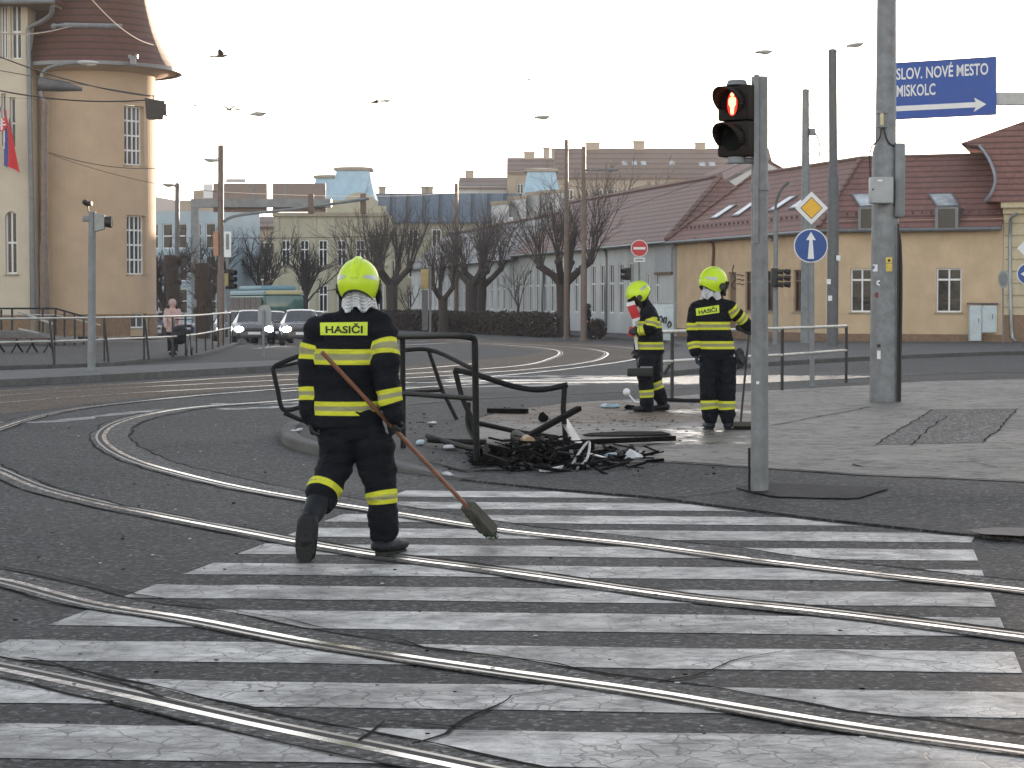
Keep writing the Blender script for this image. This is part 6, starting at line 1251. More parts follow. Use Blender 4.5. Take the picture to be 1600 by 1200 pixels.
def hand(parent,w,a,b,c,curl=(35,45,30),thumb=.6,mt=None,s=1.0,name='glove',cuff=True):
    """w wrist, a finger direction, b thumb side, c the way the palm faces"""
    w=Vector(w);a=Vector(a).normalized();b=(Vector(b)-a*Vector(b).dot(a)).normalized();c=a.cross(b) if a.cross(b).dot(Vector(c))>0 else b.cross(a)
    mb=MB(); mb.tube([w-a*.05*s,w,w+a*.045*s,w+a*.09*s],[(.036*s,.03*s),(.034*s,.027*s),(.045*s,.02*s),(.042*s,.016*s)],12,ref=b,round_=True)
    for i,(ln,off) in enumerate(((.95,.033),(1.05,.011),(.98,-.011),(.78,-.032))):
        p=w+a*(.088-.006*abs(i-1.2))*s+b*off*s; an=0; pts=[p-a*.02*s,p]
        for L,k in zip((.042,.028,.024),curl):
            an+=R(k*(1+.08*(i-1.5))); d=a*math.cos(an)+c*math.sin(an); p=p+d*L*ln*s; pts.append(p)
        mb.tube(pts,[.0125*s,.013*s,.012*s,.011*s,.0095*s],8,round_=True)
    p=w+a*.03*s+b*.036*s; d1=(a*.55+b*.75+c*.25).normalized(); d2=(a*.8+b*(.5-thumb)+c*(.2+thumb)).normalized(); mb.tube([p-b*.02*s,p,p+d1*.036*s,p+d1*.036*s+d2*.032*s],[.016*s,.0155*s,.0135*s,.011*s],8,round_=True)
    me=remesh(mb,.0055*s,3,.4); org=top(parent).location
    for v in me.vertices: v.co-=org
    me.materials.append(mt or GLOVE); me.polygons.foreach_set('use_smooth',[True]*len(me.polygons)); me.name=name; o=bpy.data.objects.new(name,me); col.objects.link(o); o.parent=parent; return o
def head_m(c,yaw,pitch,roll=0):    # local +Y is where the face looks
    return Matrix.Translation(Vector(c))@Matrix.Rotation(yaw,4,'Z')@Matrix.Rotation(pitch,4,'X')@Matrix.Rotation(roll,4,'Y')
def helmet(parent,Mh,s=1.0,curt=True,wide=1.0):
    org=top(parent).location
    def tr(mb): mb.v=[tuple(Mh@(Vector(v)*s)) for v in mb.v]; return mb
    def pt(az,el,o=0):   # az 0 = front, el from the rim to the crown
        x=(.133+o)*math.cos(el)*math.sin(az); y=(.158+o)*math.cos(el)*math.cos(az)*(1.03 if math.cos(az)<0 else .98); z=(.152+o)*math.sin(el); return Vector((x,y,z+.0))
    def rim(az):
        f=math.cos(az); side=abs(math.sin(az))
        return -.14-.68*side**2.0+ (-.16 if f<0 else .22)*abs(f)**2
    mb=MB(); NA,NE=40,14; g=[]
    for i in range(NA): az=2*PI*i/NA; e0=rim(az); g.append([pt(az,e0+(PI/2-e0)*j/NE) for j in range(NE)])
    for i in range(NA):
        a,b=g[i],g[(i+1)%NA]
        for j in range(NE-1): mb.poly([a[j],b[j],b[j+1],a[j+1]][::-1])
    mb.poly([x[-1] for x in g]); o=tr(mb).build('helmet',LIME,parent,angle=70); 
    mb=MB(); mb.tube([pt(2*PI*i/NA,rim(2*PI*i/NA),-.001) for i in range(NA)]+[pt(0,rim(0),-.001)],.0065,6); tr(mb).build('rim_trim',HBLK,o)
    mb=MB()
    for i in range(22):
        e=R(14+i*7); 
        def cr(e,x,o): 
            az=0 if e<PI/2 else PI; ee=e if e<PI/2 else PI-e; p=pt(az,ee,o); return Vector((x,p.y,p.z))
        mb.poly([cr(e,-.028,.0),cr(e+R(7),-.028,.0),cr(e+R(7),-.012,.013),cr(e,-.012,.013)]); mb.poly([cr(e,-.012,.013),cr(e+R(7),-.012,.013),cr(e+R(7),.012,.013),cr(e,.012,.013)]); mb.poly([cr(e,.012,.013),cr(e+R(7),.012,.013),cr(e+R(7),.028,0),cr(e,.028,0)])
    tr(mb).build('crest',LIME,o,angle=25)
    for sg in (-1,1):
        mb=MB()
        for i in range(7):
            a0=PI-sg*R(26+i*7);a1=PI-sg*R(26+(i+1)*7); e0=R(12-i*1.2); t0=R(6+i*1.3);t1=R(6+(i+1)*1.3); q=[pt(a0,e0,.002),pt(a1,R(12-(i+1)*1.2),.002),pt(a1,R(12-(i+1)*1.2)+t1,.002),pt(a0,e0+t0,.002)]; mb.poly(q if sg<0 else q[::-1])
        tr(mb).build('reflector',HSIL,o)
        mb=MB(); c=pt(sg*R(80),R(-16),.0); mb.tube([c,c+Vector((sg*.018,0,0))],.036,14); mb.tube([c+Vector((0,.02,-.03)),c+Vector((-sg*.02,.05,-.09))],.02,8); tr(mb).build('side_fitting',HBLK,o)
    mb=MB(); n=18
    for i in range(n):
        for j in range(5):
            def vp(i,j): az=R(-72+144*i/n); e=R(6-11*j); p=pt(az,e*.9,.008); return Vector((p.x,p.y+.012-.004*j,p.z-.004*j))
            mb.poly([vp(i,j),vp(i+1,j),vp(i+1,j+1),vp(i,j+1)])
    tr(mb).build('visor',VISOR,o,angle=60)
    mb=MB(); mb.tube([Vector((-.1,.02,-.10)),Vector((-.085,.07,-.16)),Vector((0,.09,-.185)),Vector((.085,.07,-.16)),Vector((.1,.02,-.10))],.009,6); tr(mb).build('chin_strap',HBLK,o)
    mb=MB(); mb.lathe([(.088*math.cos(R(e_)),.12*math.sin(R(e_))-.03) for e_ in range(-62,91,19)],(0,-.008,0),18,a0=R(160),a1=R(380),M=Matrix.Diagonal((1,1.12,1,1))); tr(mb).build('liner',HBLK,o,angle=60)
    if curt:
        mb=MB(); n=44;k=7; G_=[]
        for i in range(n+1):
            az=R(80+200*i/n); row=[]
            for j in range(k+1):
                t=j/k; r_=.098+.004*t*wide+ .013*t*math.sin(i*.62+t*1.4)+.008*t*math.sin(i*1.31+2*t); r_*=1+.10*t*max(0,math.cos(az-PI)); row.append(Vector((r_*math.sin(az),r_*1.08*math.cos(az),-.035-.135*t-.02*t*math.sin(i*.5))))
            G_.append(row)
        for i in range(n):
            for j in range(k): mb.poly([G_[i][j],G_[i+1][j],G_[i+1][j+1],G_[i][j+1]])
        c_=tr(mb).build('neck_curtain',ALU,parent,angle=80); md=c_.modifiers.new('s','SOLIDIFY'); md.thickness=.005
    return o
def body(parent,limbs,Mh,s=1.0,vox=.014,mt=None,face=True):
    mb=MB()
    for pts,rad in limbs: mb.tube(pts,rad,10,round_=True)
    def h(v): return Mh@(Vector(v)*s)
    if face:
        for c,r,sc_ in (((0,-.01,-.03),.088,(1,1.14,1.25)),((0,.035,-.11),.055,(1.0,1.1,.85)),((0,.102,-.052),.016,(.8,1.3,1.5)),((0,.09,-.092),.017,(1.5,.7,.5)),((.083,-.005,-.045),.022,(.4,.8,1.35)),((-.083,-.005,-.045),.022,(.4,.8,1.35)),((.034,.083,-.03),.014,(1.2,.7,.8)),((-.034,.083,-.03),.014,(1.2,.7,.8))):
            M3=Mh.to_3x3().to_4x4()@Matrix.Diagonal((*sc_,1)); k=6; prof=[(r*s*math.sin(PI*i/k)+1e-6,-r*s*math.cos(PI*i/k)) for i in range(k+1)]; mb.lathe(prof,h(c),12,0,M3,cap=False)
    me=remesh(mb,vox if vox<.012 else .012,3,.4); org=top(parent).location
    for v in me.vertices: v.co-=org
    me.materials.append(mt or SKIN); me.polygons.foreach_set('use_smooth',[True]*len(me.polygons)); me.name='body'; o=bpy.data.objects.new('body',me); col.objects.link(o); o.parent=parent
    if face:
        for sg in (-1,1): e=MB(); e.ball(h((sg*.034,.0935,-.03)),.0085*s,8); e.build('eye',PRNT,o)
    return o
def boot(parent,shaft,foot,sole_n,rs=(.07,.058),rf=(.05,.052,.042),w=1.0):
    """shaft points top->ankle, foot points heel->toe, sole_n points out of the sole"""
    sole_n=Vector(sole_n).normalized(); foot=[Vector(p) for p in foot]; ax=(foot[-1]-foot[0]).normalized(); side=ax.cross(sole_n).normalized()
    mb=MB(); mb.tube(shaft,[rs[0]+(rs[1]-rs[0])*i/(len(shaft)-1) for i in range(len(shaft))],12,round_=True); mb.tube(foot,[(r*w,r*.82) for r in rf],12,ref=side,round_=True); mb.tube([Vector(shaft[-1]),foot[0].lerp(foot[1],.5)],[.058,.052],10,round_=True)
    me=remesh(mb,.009,4,.4); org=top(parent).location
    for v in me.vertices: v.co-=org
    me.materials.append(BOOT); me.polygons.foreach_set('use_smooth',[True]*len(me.polygons)); me.name='boot'; o=bpy.data.objects.new('boot',me); col.objects.link(o); o.parent=parent
    mb=MB(); L=(foot[-1]-foot[0]).length; n=12; ring=[]
    for k in range(2*n):
        t=PI*k/n; u=-math.cos(t); v=math.sin(t); wv=.046*w*(1.05 if u>.2 else .9 if u<-.3 else .84); c=foot[0].lerp(foot[-1],.5)+ax*(u*(L/2+.048))+side*(wv*(abs(v)**.6)*(1 if v>0 else -1)); ring.append(c)
    mb.slab([p+sole_n*.034 for p in ring],sole_n*.02)
    for q in range(7):      # lugs
        if q==3: continue
        c=foot[0].lerp(foot[-1],(q+.2)/6.6)+sole_n*.052; mb.slab([c-side*.036*w-ax*.011,c+side*.036*w-ax*.011,c+side*.036*w+ax*.011,c-side*.036*w+ax*.011],sole_n*.006)
    mb.build('sole',SOLE,o,smooth=False); return o
def back_panel(parent,jacket,quad,txt,rel=.7):
    """lime name panel laid on the jacket's back by ray casting; quad in pixels"""
    dg=bpy.context.evaluated_depsgraph_get(); me=jacket.data; org=top(parent).location; bv=BVHTree.FromPolygons([v.co+org for v in me.vertices],[tuple(p.vertices) for p in me.polygons])
    o=Vector((0,0,HC))
    def hit(u,v,off):
        (ax,ay),(bx,by),(cx,cy),(dx,dy)=quad; x=(ax*(1-u)+bx*u)*(1-v)+(dx*(1-u)+cx*u)*v; y=(ay*(1-u)+by*u)*(1-v)+(dy*(1-u)+cy*u)*v
        r=ray(x,y).normalized(); h=bv.ray_cast(o,r); p=h[0] if h[0] is not None else P(x,y,parent.location.y-.15); return p-r*off
    pl=MB(); n=12; sm=[[hit(i/n,j/4,.006) for j in range(5)] for i in range(n+1)]
    for i in range(n):
        for j in range(4): pl.poly([sm[i][j],sm[i+1][j],sm[i+1][j+1],sm[i][j+1]])
    po=pl.build('name_panel',LIMEP,parent)
    t=MB(); w=text_mesh(t,txt,lambda x,y:Vector((x,y,0)),1,bold=.028); ys=[v[1] for v in t.v if v[1]<.74]; u=MB(); u.v=[tuple(hit(.10+.80*v[0]/w,.18+.56*v[1]/.729*.98,.0095)) for v in t.v]; u.f=t.f; u.m=t.m; u.build('lettering',PRNT,po,smooth=False)
def px_s(pts,py):     # arc length at which a chain crosses the image row py
    cum=0
    for a,b in zip(pts,pts[1:]):
        def row(p): q=p-Vector((0,0,HC)); f=q.y*math.cos(TH)-q.z*math.sin(TH); u=q.y*math.sin(TH)+q.z*math.cos(TH); return 600-F*u/f
        ra,rb=row(a),row(b)
        if (ra-py)*(rb-py)<=0 and ra!=rb: return cum+(b-a).length*(ra-py)/(ra-rb)
        cum+=(b-a).length
    return cum
WOOD=M('worn broom handle',(.20,.085,.05),.55,var=.3,scale=12,bump=.1); BRUSHW=M('grey brown brush block',(.07,.065,.055),.85); BRISTLE=M('dark green bristles',(.02,.045,.018),.9,bump=0,var=.5)
# ------------------------------------------------------------------ 1 the firefighter walking away with a broom
D=13.43
def J(px,py,o=0): return P(px,py,D+o)
T=thing('person','firefighter in dark gear and yellow helmet walking away, trailing a long broom over the crossing','person',(P(560,868,D).x,D,0)); p1=T
X=(1,0,0); Mh=head_m(J(560,441,.0),R(-6),R(2))
body(T,[([J(560,485),J(560,455)],[.06,.06]),([J(548,660),J(546,560),J(556,500)],[.13,.12,.1]),([J(530,690),J(512,755,.02),J(486,805,-.22)],[.08,.055,.045]),([J(581,690),J(596,755),J(600,835)],[.08,.055,.045]),([J(494,520),J(486,590),J(486,650)],[.05,.042,.035]),([J(600,520,-.05),J(605,590,-.1),J(617,655,-.1)],[.05,.042,.035])],Mh)
tor=[J(541,664),J(541,645),J(540,600),J(543,552),J(549,518),J(556,496),J(560,482)]; la=[J(497,517,.02),J(489,550,.02),J(486,595,.01),J(485,630,-.01),J(486,648,-.02)]; ra=[J(596,513,-.01),J(602,545,-.06),J(603,588,-.11),J(610,625,-.12),J(616,645,-.12)]
jk=garment('jacket',[(tor,[(.226,.158),(.222,.153),(.205,.146),(.213,.145),(.2,.125),(.12,.092),(.086,.083)],X,[(px_s(tor,637),.042),(px_s(tor,557),.047)]),
  (la,[.088,.082,.076,.07,.062],X,[(px_s(la,550),.045),(px_s(la,616),.04)]),(ra,[.092,.088,.083,.074,.066],X,[(px_s(ra,545),.045),(px_s(ra,619),.042)]),([J(515,506,.0),J(590,504,-.02)],[.075,.075],None,None)],NAVY,T,.0125,5,.0115)
pv=[J(546,640),J(551,680)]; ll=[J(529,686),J(523,730,.01),J(507,762,-.05),J(500,779,-.10)]; rl=[J(582,686),J(590,740,.02),J(596,775,.0),J(599,815,0),J(600,832,0)]
garment('trousers',[(pv,[(.2,.145),(.2,.14)],X,[]),(ll,[.13,.113,.1,.097],X,[(px_s(ll,763),.035)]),(rl,[.135,.118,.094,.092,.088],X,[(px_s(rl,777),.036)])],NAVY,T,.0125,5,.0125,10,seed=3)
boot(T,[J(500,778,-.10),J(490,800,-.22),J(483,812,-.27)],[Vector((J(481,812,-.33).x,D-.335,.235)),Vector((J(479,840,-.33).x,D-.345,.13)),Vector((J(478,862,-.32).x,D-.315,.052))],(-.1,-1,-.10),(.082,.062),(.055,.056,.05),1.3)
fz=.05; ax=J(600,845).x; boot(T,[J(599,800),J(600,822),J(601,842)],[Vector((ax-.01,D-.02,.058)),Vector((ax+.045,D+.09,.058)),Vector((ax+.085,D+.19,.05))],(0,0,-1),(.075,.062),(.056,.056,.05),1.4)
mb=MB(); q=J(600,836,-.075); mb.slab([q+Vector((-.02,0,-.02)),q+Vector((.03,0,-.01)),q+Vector((.035,0,.03)),q+Vector((.005,0,.022))],(0,.02,0)); mb.build('boot_tab',LIMEP,T,smooth=False)
helmet(T,Mh,1.0)
# broom: handle passes behind the back through the right hand down to the road
b0=J(503,550,-.30); hm=J(619,676,-.14); b1=P(738,800,D+.30); hd=(b1-b0).normalized(); hm=b0+hd*((hm-b0).dot(hd))
hand(T,hm+Vector((-.012,.028,.085)),(.1,-.1,-1),(.5,-.8,.0),(.35,-.25,0),(60,70,50),.9,s=1.12)
wl=J(486,646,-.02); hand(T,wl+Vector((0,0,.0)),(.08,.05,-1),(.25,1,0),(1,-.2,0),(25,30,22),.3,s=1.08)
back_panel(T,jk,[(500.5,523.5),(574,524),(574.5,503),(500,504)],'HASIČI')
T=thing('broom','long handled brush broom with worn red brown handle held by the nearest firefighter','broom',b1)
mb=MB(); mb.tube([b0,b0.lerp(b1,.5),b1],[.0135,.0145,.0145],10); mb.build('handle',WOOD,T)
bd=(P(776,838,D+.5)-P(731,790,D+.30)).normalized(); s1=P(731,790,D+.28); s2=P(764,828,D+.42); sd=bd.cross(Vector((0,0,1))).normalized()
mb=MB(); u=bd.cross(sd).normalized()
mb.hexa([s1-sd*.05-u*.03,s1+sd*.05-u*.03,s1+sd*.05+u*.03,s1-sd*.05+u*.03,s2-sd*.065-u*.035,s2+sd*.065-u*.035,s2+sd*.065+u*.035,s2-sd*.065+u*.035]); mb.build('brush_block',BRUSHW,T,smooth=False)
mb=MB(); rr=random.Random(4)
for i in range(420):
    t=rr.random()**.6; c=s1.lerp(s2,t)+sd*rr.uniform(-.055,.055)+u*rr.uniform(-.02,.02); down=(Vector((0,0,-1))*.35+bd*(.5+.5*t)+sd*rr.uniform(-.12,.12)+u*rr.uniform(-.2,.2)).normalized(); L=rr.uniform(.05,.085)
    e=c+down*L; e.z=max(e.z,.012); mb.tube([c,e],[.003,.0025],3,cap=False)
o=mb.build('bristles',BRISTLE,T,smooth=False); o['kind']='stuff'
# ------------------------------------------------------------------ 2 the firefighter leaning on a broom
gb=GI(1122,672); D=gb.y; gz2=gb.z
T=thing('person','firefighter seen from behind with head turned right, leaning on a broom beside the signal pole','person',gb); p2=T
Mh=head_m(J(1115,441,.0),R(-62),R(-4)); body(T,[([J(1114,466),J(1115,450)],[.06,.06]),([J(1121,556),J(1113,510),J(1114,478)],[.13,.12,.1]),([J(1108,560),J(1107,600),J(1110,650)],[.08,.055,.045]),([J(1136,560),J(1137,600),J(1137,650)],[.08,.055,.045]),([J(1086,486),J(1084,520),J(1088,555)],[.05,.04,.033]),([J(1141,484),J(1155,495,.04),J(1168,508,.09)],[.05,.04,.033])],Mh)
tor=[J(1121,553),J(1120,542),J(1116,522),J(1112,502),J(1112,484),J(1114,472),J(1115,464)]; la=[J(1088,482,.0),J(1083,505),J(1083,530,-.02),J(1086,550,-.05)]; ra=[J(1140,480),J(1146,488,.02),J(1157,497,.05),J(1168,508,.09),J(1170,511,.10)]
jk=garment('jacket',[(tor,[(.205,.15),(.205,.152),(.2,.15),(.218,.15),(.2,.13),(.12,.095),(.085,.085)],X,[(px_s(tor,539),.045),(px_s(tor,509),.045)]),(la,[.085,.08,.073,.064],X,[(px_s(la,511),.04),(px_s(la,540),.038)]),(ra,[.09,.086,.078,.066,.056],None,[(.05,.045),(.20,.04)]),([J(1094,478),J(1134,476)],[.07,.07],None,None)],NAVY,T,.0135,6,.0075,seed=11)
pv=[J(1120,545),J(1121,562)]; ll=[J(1108,560),J(1107,600),J(1108,632),J(1110,652)]; rl=[J(1135,560),J(1136,600),J(1136,632),J(1137,652)]
garment('trousers',[(pv,[(.195,.14),(.195,.135)],X,[]),(ll,[.118,.105,.098,.09],X,[(px_s(ll,632),.048)]),(rl,[.118,.105,.098,.09],X,[(px_s(rl,633),.048)])],NAVY,T,.0135,6,.008,10,seed=13)
for px,dx in ((1110,-.03),(1137,.04)):
    a=J(px,655); boot(T,[J(px,640),J(px,652),Vector((a.x,D,gz2+.10))],[Vector((a.x,D-.03,gz2+.055)),Vector((a.x+dx*.5,D+.08,gz2+.055)),Vector((a.x+dx,D+.19,gz2+.05))],(0,0,-1),(.07,.06),(.052,.052,.044),1.12)
helmet(T,Mh,1.12,True,1.1)
h0=J(1171,512,.13); h1=P(1157,659,D-.02); h1.z=iz(h1.x,h1.y)+.07; hdr=(h1-h0).normalized(); hg=h0+hdr*.05
hand(T,hg+Vector((-.075,-.02,.035)),(1,.15,-.3),(.1,.1,1),(0,1,-.2),(55,65,50),.8,s=1.1)
hand(T,J(1087,551,-.05),(.15,.05,-1),(.3,1,0),(1,-.2,0),(22,28,20),.3,M('blue black glove',(.015,.03,.06),.6),s=1.05)
mb=MB(); rr=random.Random(9)
for k in range(9): q=J(1158+rr.uniform(-6,8),552+rr.uniform(-8,10),-.02); mb.tube([q,q+Vector((rr.uniform(-.05,.06),rr.uniform(-.04,.04),-rr.uniform(.06,.14)))],[.035,.02],7,round_=True)
me=remesh(mb,.01,2); org=T.location; 
for v in me.vertices: v.co-=org
me.materials.append(GLOVE); me.name='hanging_gloves'; o=bpy.data.objects.new('hanging_gloves',me); col.objects.link(o); o.parent=T
back_panel(T,jk,[(1088,493.5),(1124,488.5),(1123.5,476.5),(1087,482)],'HASIČI')
T=thing('broom','dark push broom held upright by the firefighter beside the signal pole','broom',(h1.x,h1.y,iz(h1.x,h1.y)))
mb=MB(); mb.tube([h0-hdr*.06,h1],.014,8); mb.build('handle',DKMET,T); mb=MB(); z=iz(h1.x,h1.y); mb.box(h1.x-.09,h1.y-.05,z+.045,h1.x+.32,h1.y+.05,z+.1,bev=.012); mb.build('brush_block',BRUSHW,T)
mb=MB()
for i in range(260): x=h1.x+rr.uniform(-.08,.31); y=h1.y+rr.uniform(-.045,.045); mb.tube([(x,y,z+.06),(x+rr.uniform(-.015,.015),y+rr.uniform(-.015,.015),z+.008)],.004,3,cap=False)
o=mb.build('bristles',M('black bristles',(.015,.013,.014),.9,bump=0),T,smooth=False); o['kind']='stuff'
# ------------------------------------------------------------------ 3 the firefighter bending forward, facing left
gb=GI(1014,644); D=gb.y; gz3=gb.z; Y=(0,1,0)
T=thing('person','firefighter in profile looking down at the debris, facing left, farthest of the three','person',gb); p3=T
Mh=head_m(J(998,459,0),R(90),R(-34)); body(T,[([J(1009,478),J(1001,463)],[.06,.06]),([J(1017,550),J(1014,510),J(1009,484)],[.12,.12,.1]),([J(1012,560,-.1),J(1008,590,-.1),J(1011,634,-.1)],[.08,.055,.045]),([J(1018,560,.1),J(1021,592,.1),J(1034,628,.12)],[.08,.055,.045]),([J(1013,487,-.2),J(1016,511,-.25),J(1000,517,-.2)],[.05,.04,.033]),([J(1010,487,.2),J(1003,520,.25),J(995,547,.16)],[.05,.04,.033])],Mh)
tor=[J(1017,551),J(1017,540),J(1016,524),J(1015,507),J(1012,492),J(1010,482),J(1007,475)]; la=[J(1014,487,-.19),J(1018,500,-.24),J(1016,513,-.26),J(1006,516,-.24),J(1000,517,-.2)]; ra=[J(1011,488,.18),J(1006,506,.22),J(1002,524,.23),J(997,544,.17)]
jk=garment('jacket',[(tor,[(.2,.178),(.2,.178),(.195,.165),(.205,.16),(.185,.135),(.11,.1),(.085,.085)],Y,[(px_s(tor,540),.048),(px_s(tor,507),.045)]),(la,[.088,.084,.08,.07,.062],None,[(.17,.045),(.36,.035)]),(ra,[.088,.082,.074,.064],None,[(.2,.04),(.42,.035)]),([J(1013,485,-.14),J(1012,485,.14)],[.072,.072],None,None)],NAVY,T,.0135,6,.0075,seed=21)
pv=[J(1017,543),J(1016,560)]; ll=[J(1012,560,-.1),J(1008,588,-.1),J(1010,614,-.1),J(1011,636,-.1)]; rl=[J(1019,560,.1),J(1020,586,.1),J(1026,603,.11),J(1033,624,.12)]
garment('trousers',[(pv,[(.18,.15),(.18,.15)],Y,[]),(ll,[.12,.11,.096,.09],Y,[(px_s(ll,615),.05)]),(rl,[.12,.105,.095,.088],Y,[(px_s(rl,602),.05)])],NAVY,T,.0135,6,.008,10,seed=23)
a=J(1012,640,-.1); boot(T,[J(1010,622,-.1),J(1011,634,-.1),Vector((a.x,D-.1,gz3+.11))],[Vector((a.x+.03,D-.1,gz3+.055)),Vector((a.x-.07,D-.11,gz3+.055)),Vector((a.x-.155,D-.12,gz3+.05))],(0,0,-1),(.07,.06),(.054,.052,.044),1.12)
a=P(1036,634,D+.14); zz=iz(a.x,D+.14); boot(T,[J(1032,618,.12),J(1034,626,.13),Vector((a.x,D+.14,zz+.12))],[Vector((a.x+.04,D+.14,zz+.07)),Vector((a.x-.05,D+.15,zz+.057)),Vector((a.x-.13,D+.16,zz+.05))],(0,0,-1),(.07,.06),(.054,.052,.044),1.12)
helmet(T,Mh,1.05,False)
hand(T,J(999,517,-.2),(-1,.1,-.1),(0,.3,1),(0,1,0),(50,60,45),.8,s=1.05); hand(T,J(996,546,.16),(-.15,-.1,-1),(-1,.2,0),(0,-1,0),(45,55,40),.6,s=1.05)
T=thing('striped_board','red and white striped plank held in front of the firefighter facing left','board',P(993,520,D-.2)); mb=MB(); mb2=MB()
c0=P(986,476,D-.12);c1=P(997,504,D-.1); sdv=Vector((.105,0,.03))
def pl_(t0,t1,m): a=c0.lerp(c1,t0);b=c0.lerp(c1,t1); mb.slab([a-sdv*.55,a+sdv*.55,b+sdv*.55,b-sdv*.55],(0,.02,0),m)
for k,(t0,t1,m) in enumerate(((-.15,.05,0),(.05,.75,1),(.75,.9,0))): pl_(t0,t1,m)
mb.build('panel',[SIGNW,SIGNR],T,smooth=False); mb=MB(); mb.beam(P(990,502,D-.1),P(995,546,D-.05),.035,.02); mb.build('white_stick',SIGNW,T,smooth=False); mb=MB(); a=P(984,518,D-.1); mb.slab([a+Vector((-.03,0,-.05)),a+Vector((.05,0,-.08)),a+Vector((.09,0,.05)),a+Vector((0,0,.07))],(0,.02,0)); mb.build('red_flap',SIGNR,T,smooth=False)
T=thing('charred_board','flat dark panel held level at the knees of the firefighter facing left','panel',P(1000,581,D-.25)); mb=MB(); a=P(980,588,D-.28);c=P(1019,575,D-.28); mb.box(a.x,D-.36,a.z,c.x,D-.2,c.z,bev=.012); mb.build('panel',M('charred black',(.009,.009,.01),.55,bump=.6,var=.5),T); mb=MB(); mb.box(P(1002,0,D-.28).x,D-.37,c.z+.002,c.x,D-.19,c.z+.02); mb.build('edge_strip',GPAINT,T,smooth=False); mb=MB(); mb.tube([P(994,556,D+.1),P(996,576,D-.2)],.012,6); mb.build('handle',DKMET,T)
# ------------------------------------------------------------------ small figures
def walker(name,label,px,pyt,pyb,D_,face,coat,legs,hood,zg,stride=.2,lean=0,arms_f=False):
    global D
    D=D_; b=P(px,pyb,D); b.z=zg; T=thing(name,label,'person',b); H=P(px,pyt,D).z-zg; k=H/1.72; f=Vector((math.cos(face),math.sin(face),0)); s=Vector((-f.y,f.x,0)); v=lambda a,l,z: b+f*a*k+s*l*k+Vector((0,0,z*k))
    Mh=head_m(v(.03+lean,0,1.6),face-PI/2,R(-8)); body(T,[([v(lean,0,1.4),v(lean,0,1.55)],[.05*k,.05*k]),([v(0,0,.9),v(lean*.6,0,1.35)],[.11*k,.12*k]),([v(0,.09,.9),v(stride*.5,.09,.5),v(stride,.09,.1),v(stride+.13,.09,.05)],[.07*k,.055*k,.045*k,.04*k]),([v(0,-.09,.9),v(-stride*.3,-.09,.5),v(-stride,-.09,.12),v(-stride+.13,-.09,.05)],[.07*k,.055*k,.045*k,.04*k])],Mh,k)
    garment('coat',[([v(0,0,.72),v(0,0,.95),v(lean*.5,0,1.2),v(lean,0,1.42)],[(.2*k,.16*k),(.185*k,.15*k),(.2*k,.14*k),(.1*k,.09*k)],s,[])]+[([v(lean,sg*.19,1.38),v(lean+(.05 if not arms_f else .12),sg*.24,1.12),v(lean+(sg*.12 if not arms_f else .34),sg*.22,.93)],[.07*k,.06*k,.05*k],None,[]) for sg in (-1,1)],coat,T,.02,4,.008)
    garment('trousers',[([v(0,0,.9),v(0,0,.85)],[(.16*k,.13*k)]*2,s,[]),([v(0,.09,.85),v(stride*.5,.09,.5),v(stride*.95,.09,.1)],[.1*k,.085*k,.07*k],None,[]),([v(0,-.09,.85),v(-stride*.3,-.09,.5),v(-stride*.95,-.09,.12)],[.1*k,.085*k,.07*k],None,[])],legs,T,.02,4,.006)
    for sg,a in ((1,stride),(-1,-stride)): mb=MB(); mb.tube([v(a-.06,sg*.09,.05),v(a+.05,sg*.09,.05),v(a+.15,sg*.09,.04)],[.055*k,.05*k,.04*k],8,round_=True); mb.build('shoe',BOOT,T)
    for sg in (-1,1): w_=v(lean+(sg*.13 if not arms_f else .36),sg*.22,.91); hand(T,w_,(f if arms_f else Vector((0,0,-1))),-s*sg if arms_f else f,(0,0,-1) if arms_f else -s*sg,(40,45,30),.5,SKIN,s=k)
    coat_h=M('pink hood',(.42,.30,.29),.9)
    mb=MB(); mb.lathe([(.125*k*math.cos(R(e)),.14*k*math.sin(R(e))) for e in range(-50,91,20)],v(lean+.0,0,1.61),14); mb.build('hood' if hood else 'hair',coat_h if hood else M('dark hair',(.02,.015,.012),.6),T)
    return T
PINK=cloth('dusty pink coat',(.42,.30,.29),.3); DARKC=cloth('dark coat',(.014,.014,.016),.3); JEANS=cloth('dark trousers',(.02,.02,.028),.3)
walker('person','person in a pale pink hooded coat pushing a dark stroller behind the left railing',270,468,553,59.8,R(-80),PINK,JEANS,PINK,.1,.12,0,True)
walker('person','person in dark clothes walking past the hedge end and a tall mast',917,475,531,108,R(10),DARKC,JEANS,None,gz(108)+.11,.26,.08)
T=thing('stroller','dark baby stroller in front of the person in pink','stroller',G(283,556,.1)); b=T.location.copy(); b.z=.1; T.location.z=.1
mb=MB(); mb.tube(spline([b+Vector((-.2,.25,.55)),b+Vector((-.1,.0,.42)),b+Vector((.0,-.3,.45)),b+Vector((.0,-.42,.62))],4),[(.2,.1)]*13,10,ref=(1,0,0)); mb.build('seat',M('stroller fabric',(.015,.015,.018),.85),T)
mb=MB(); mb.lathe([(.25*math.cos(R(e)),.25*math.sin(R(e))) for e in range(0,91,15)],b+Vector((-.05,.12,.6)),12); mb.build('canopy',M('stroller fabric',(.015,.015,.018),.85),T)
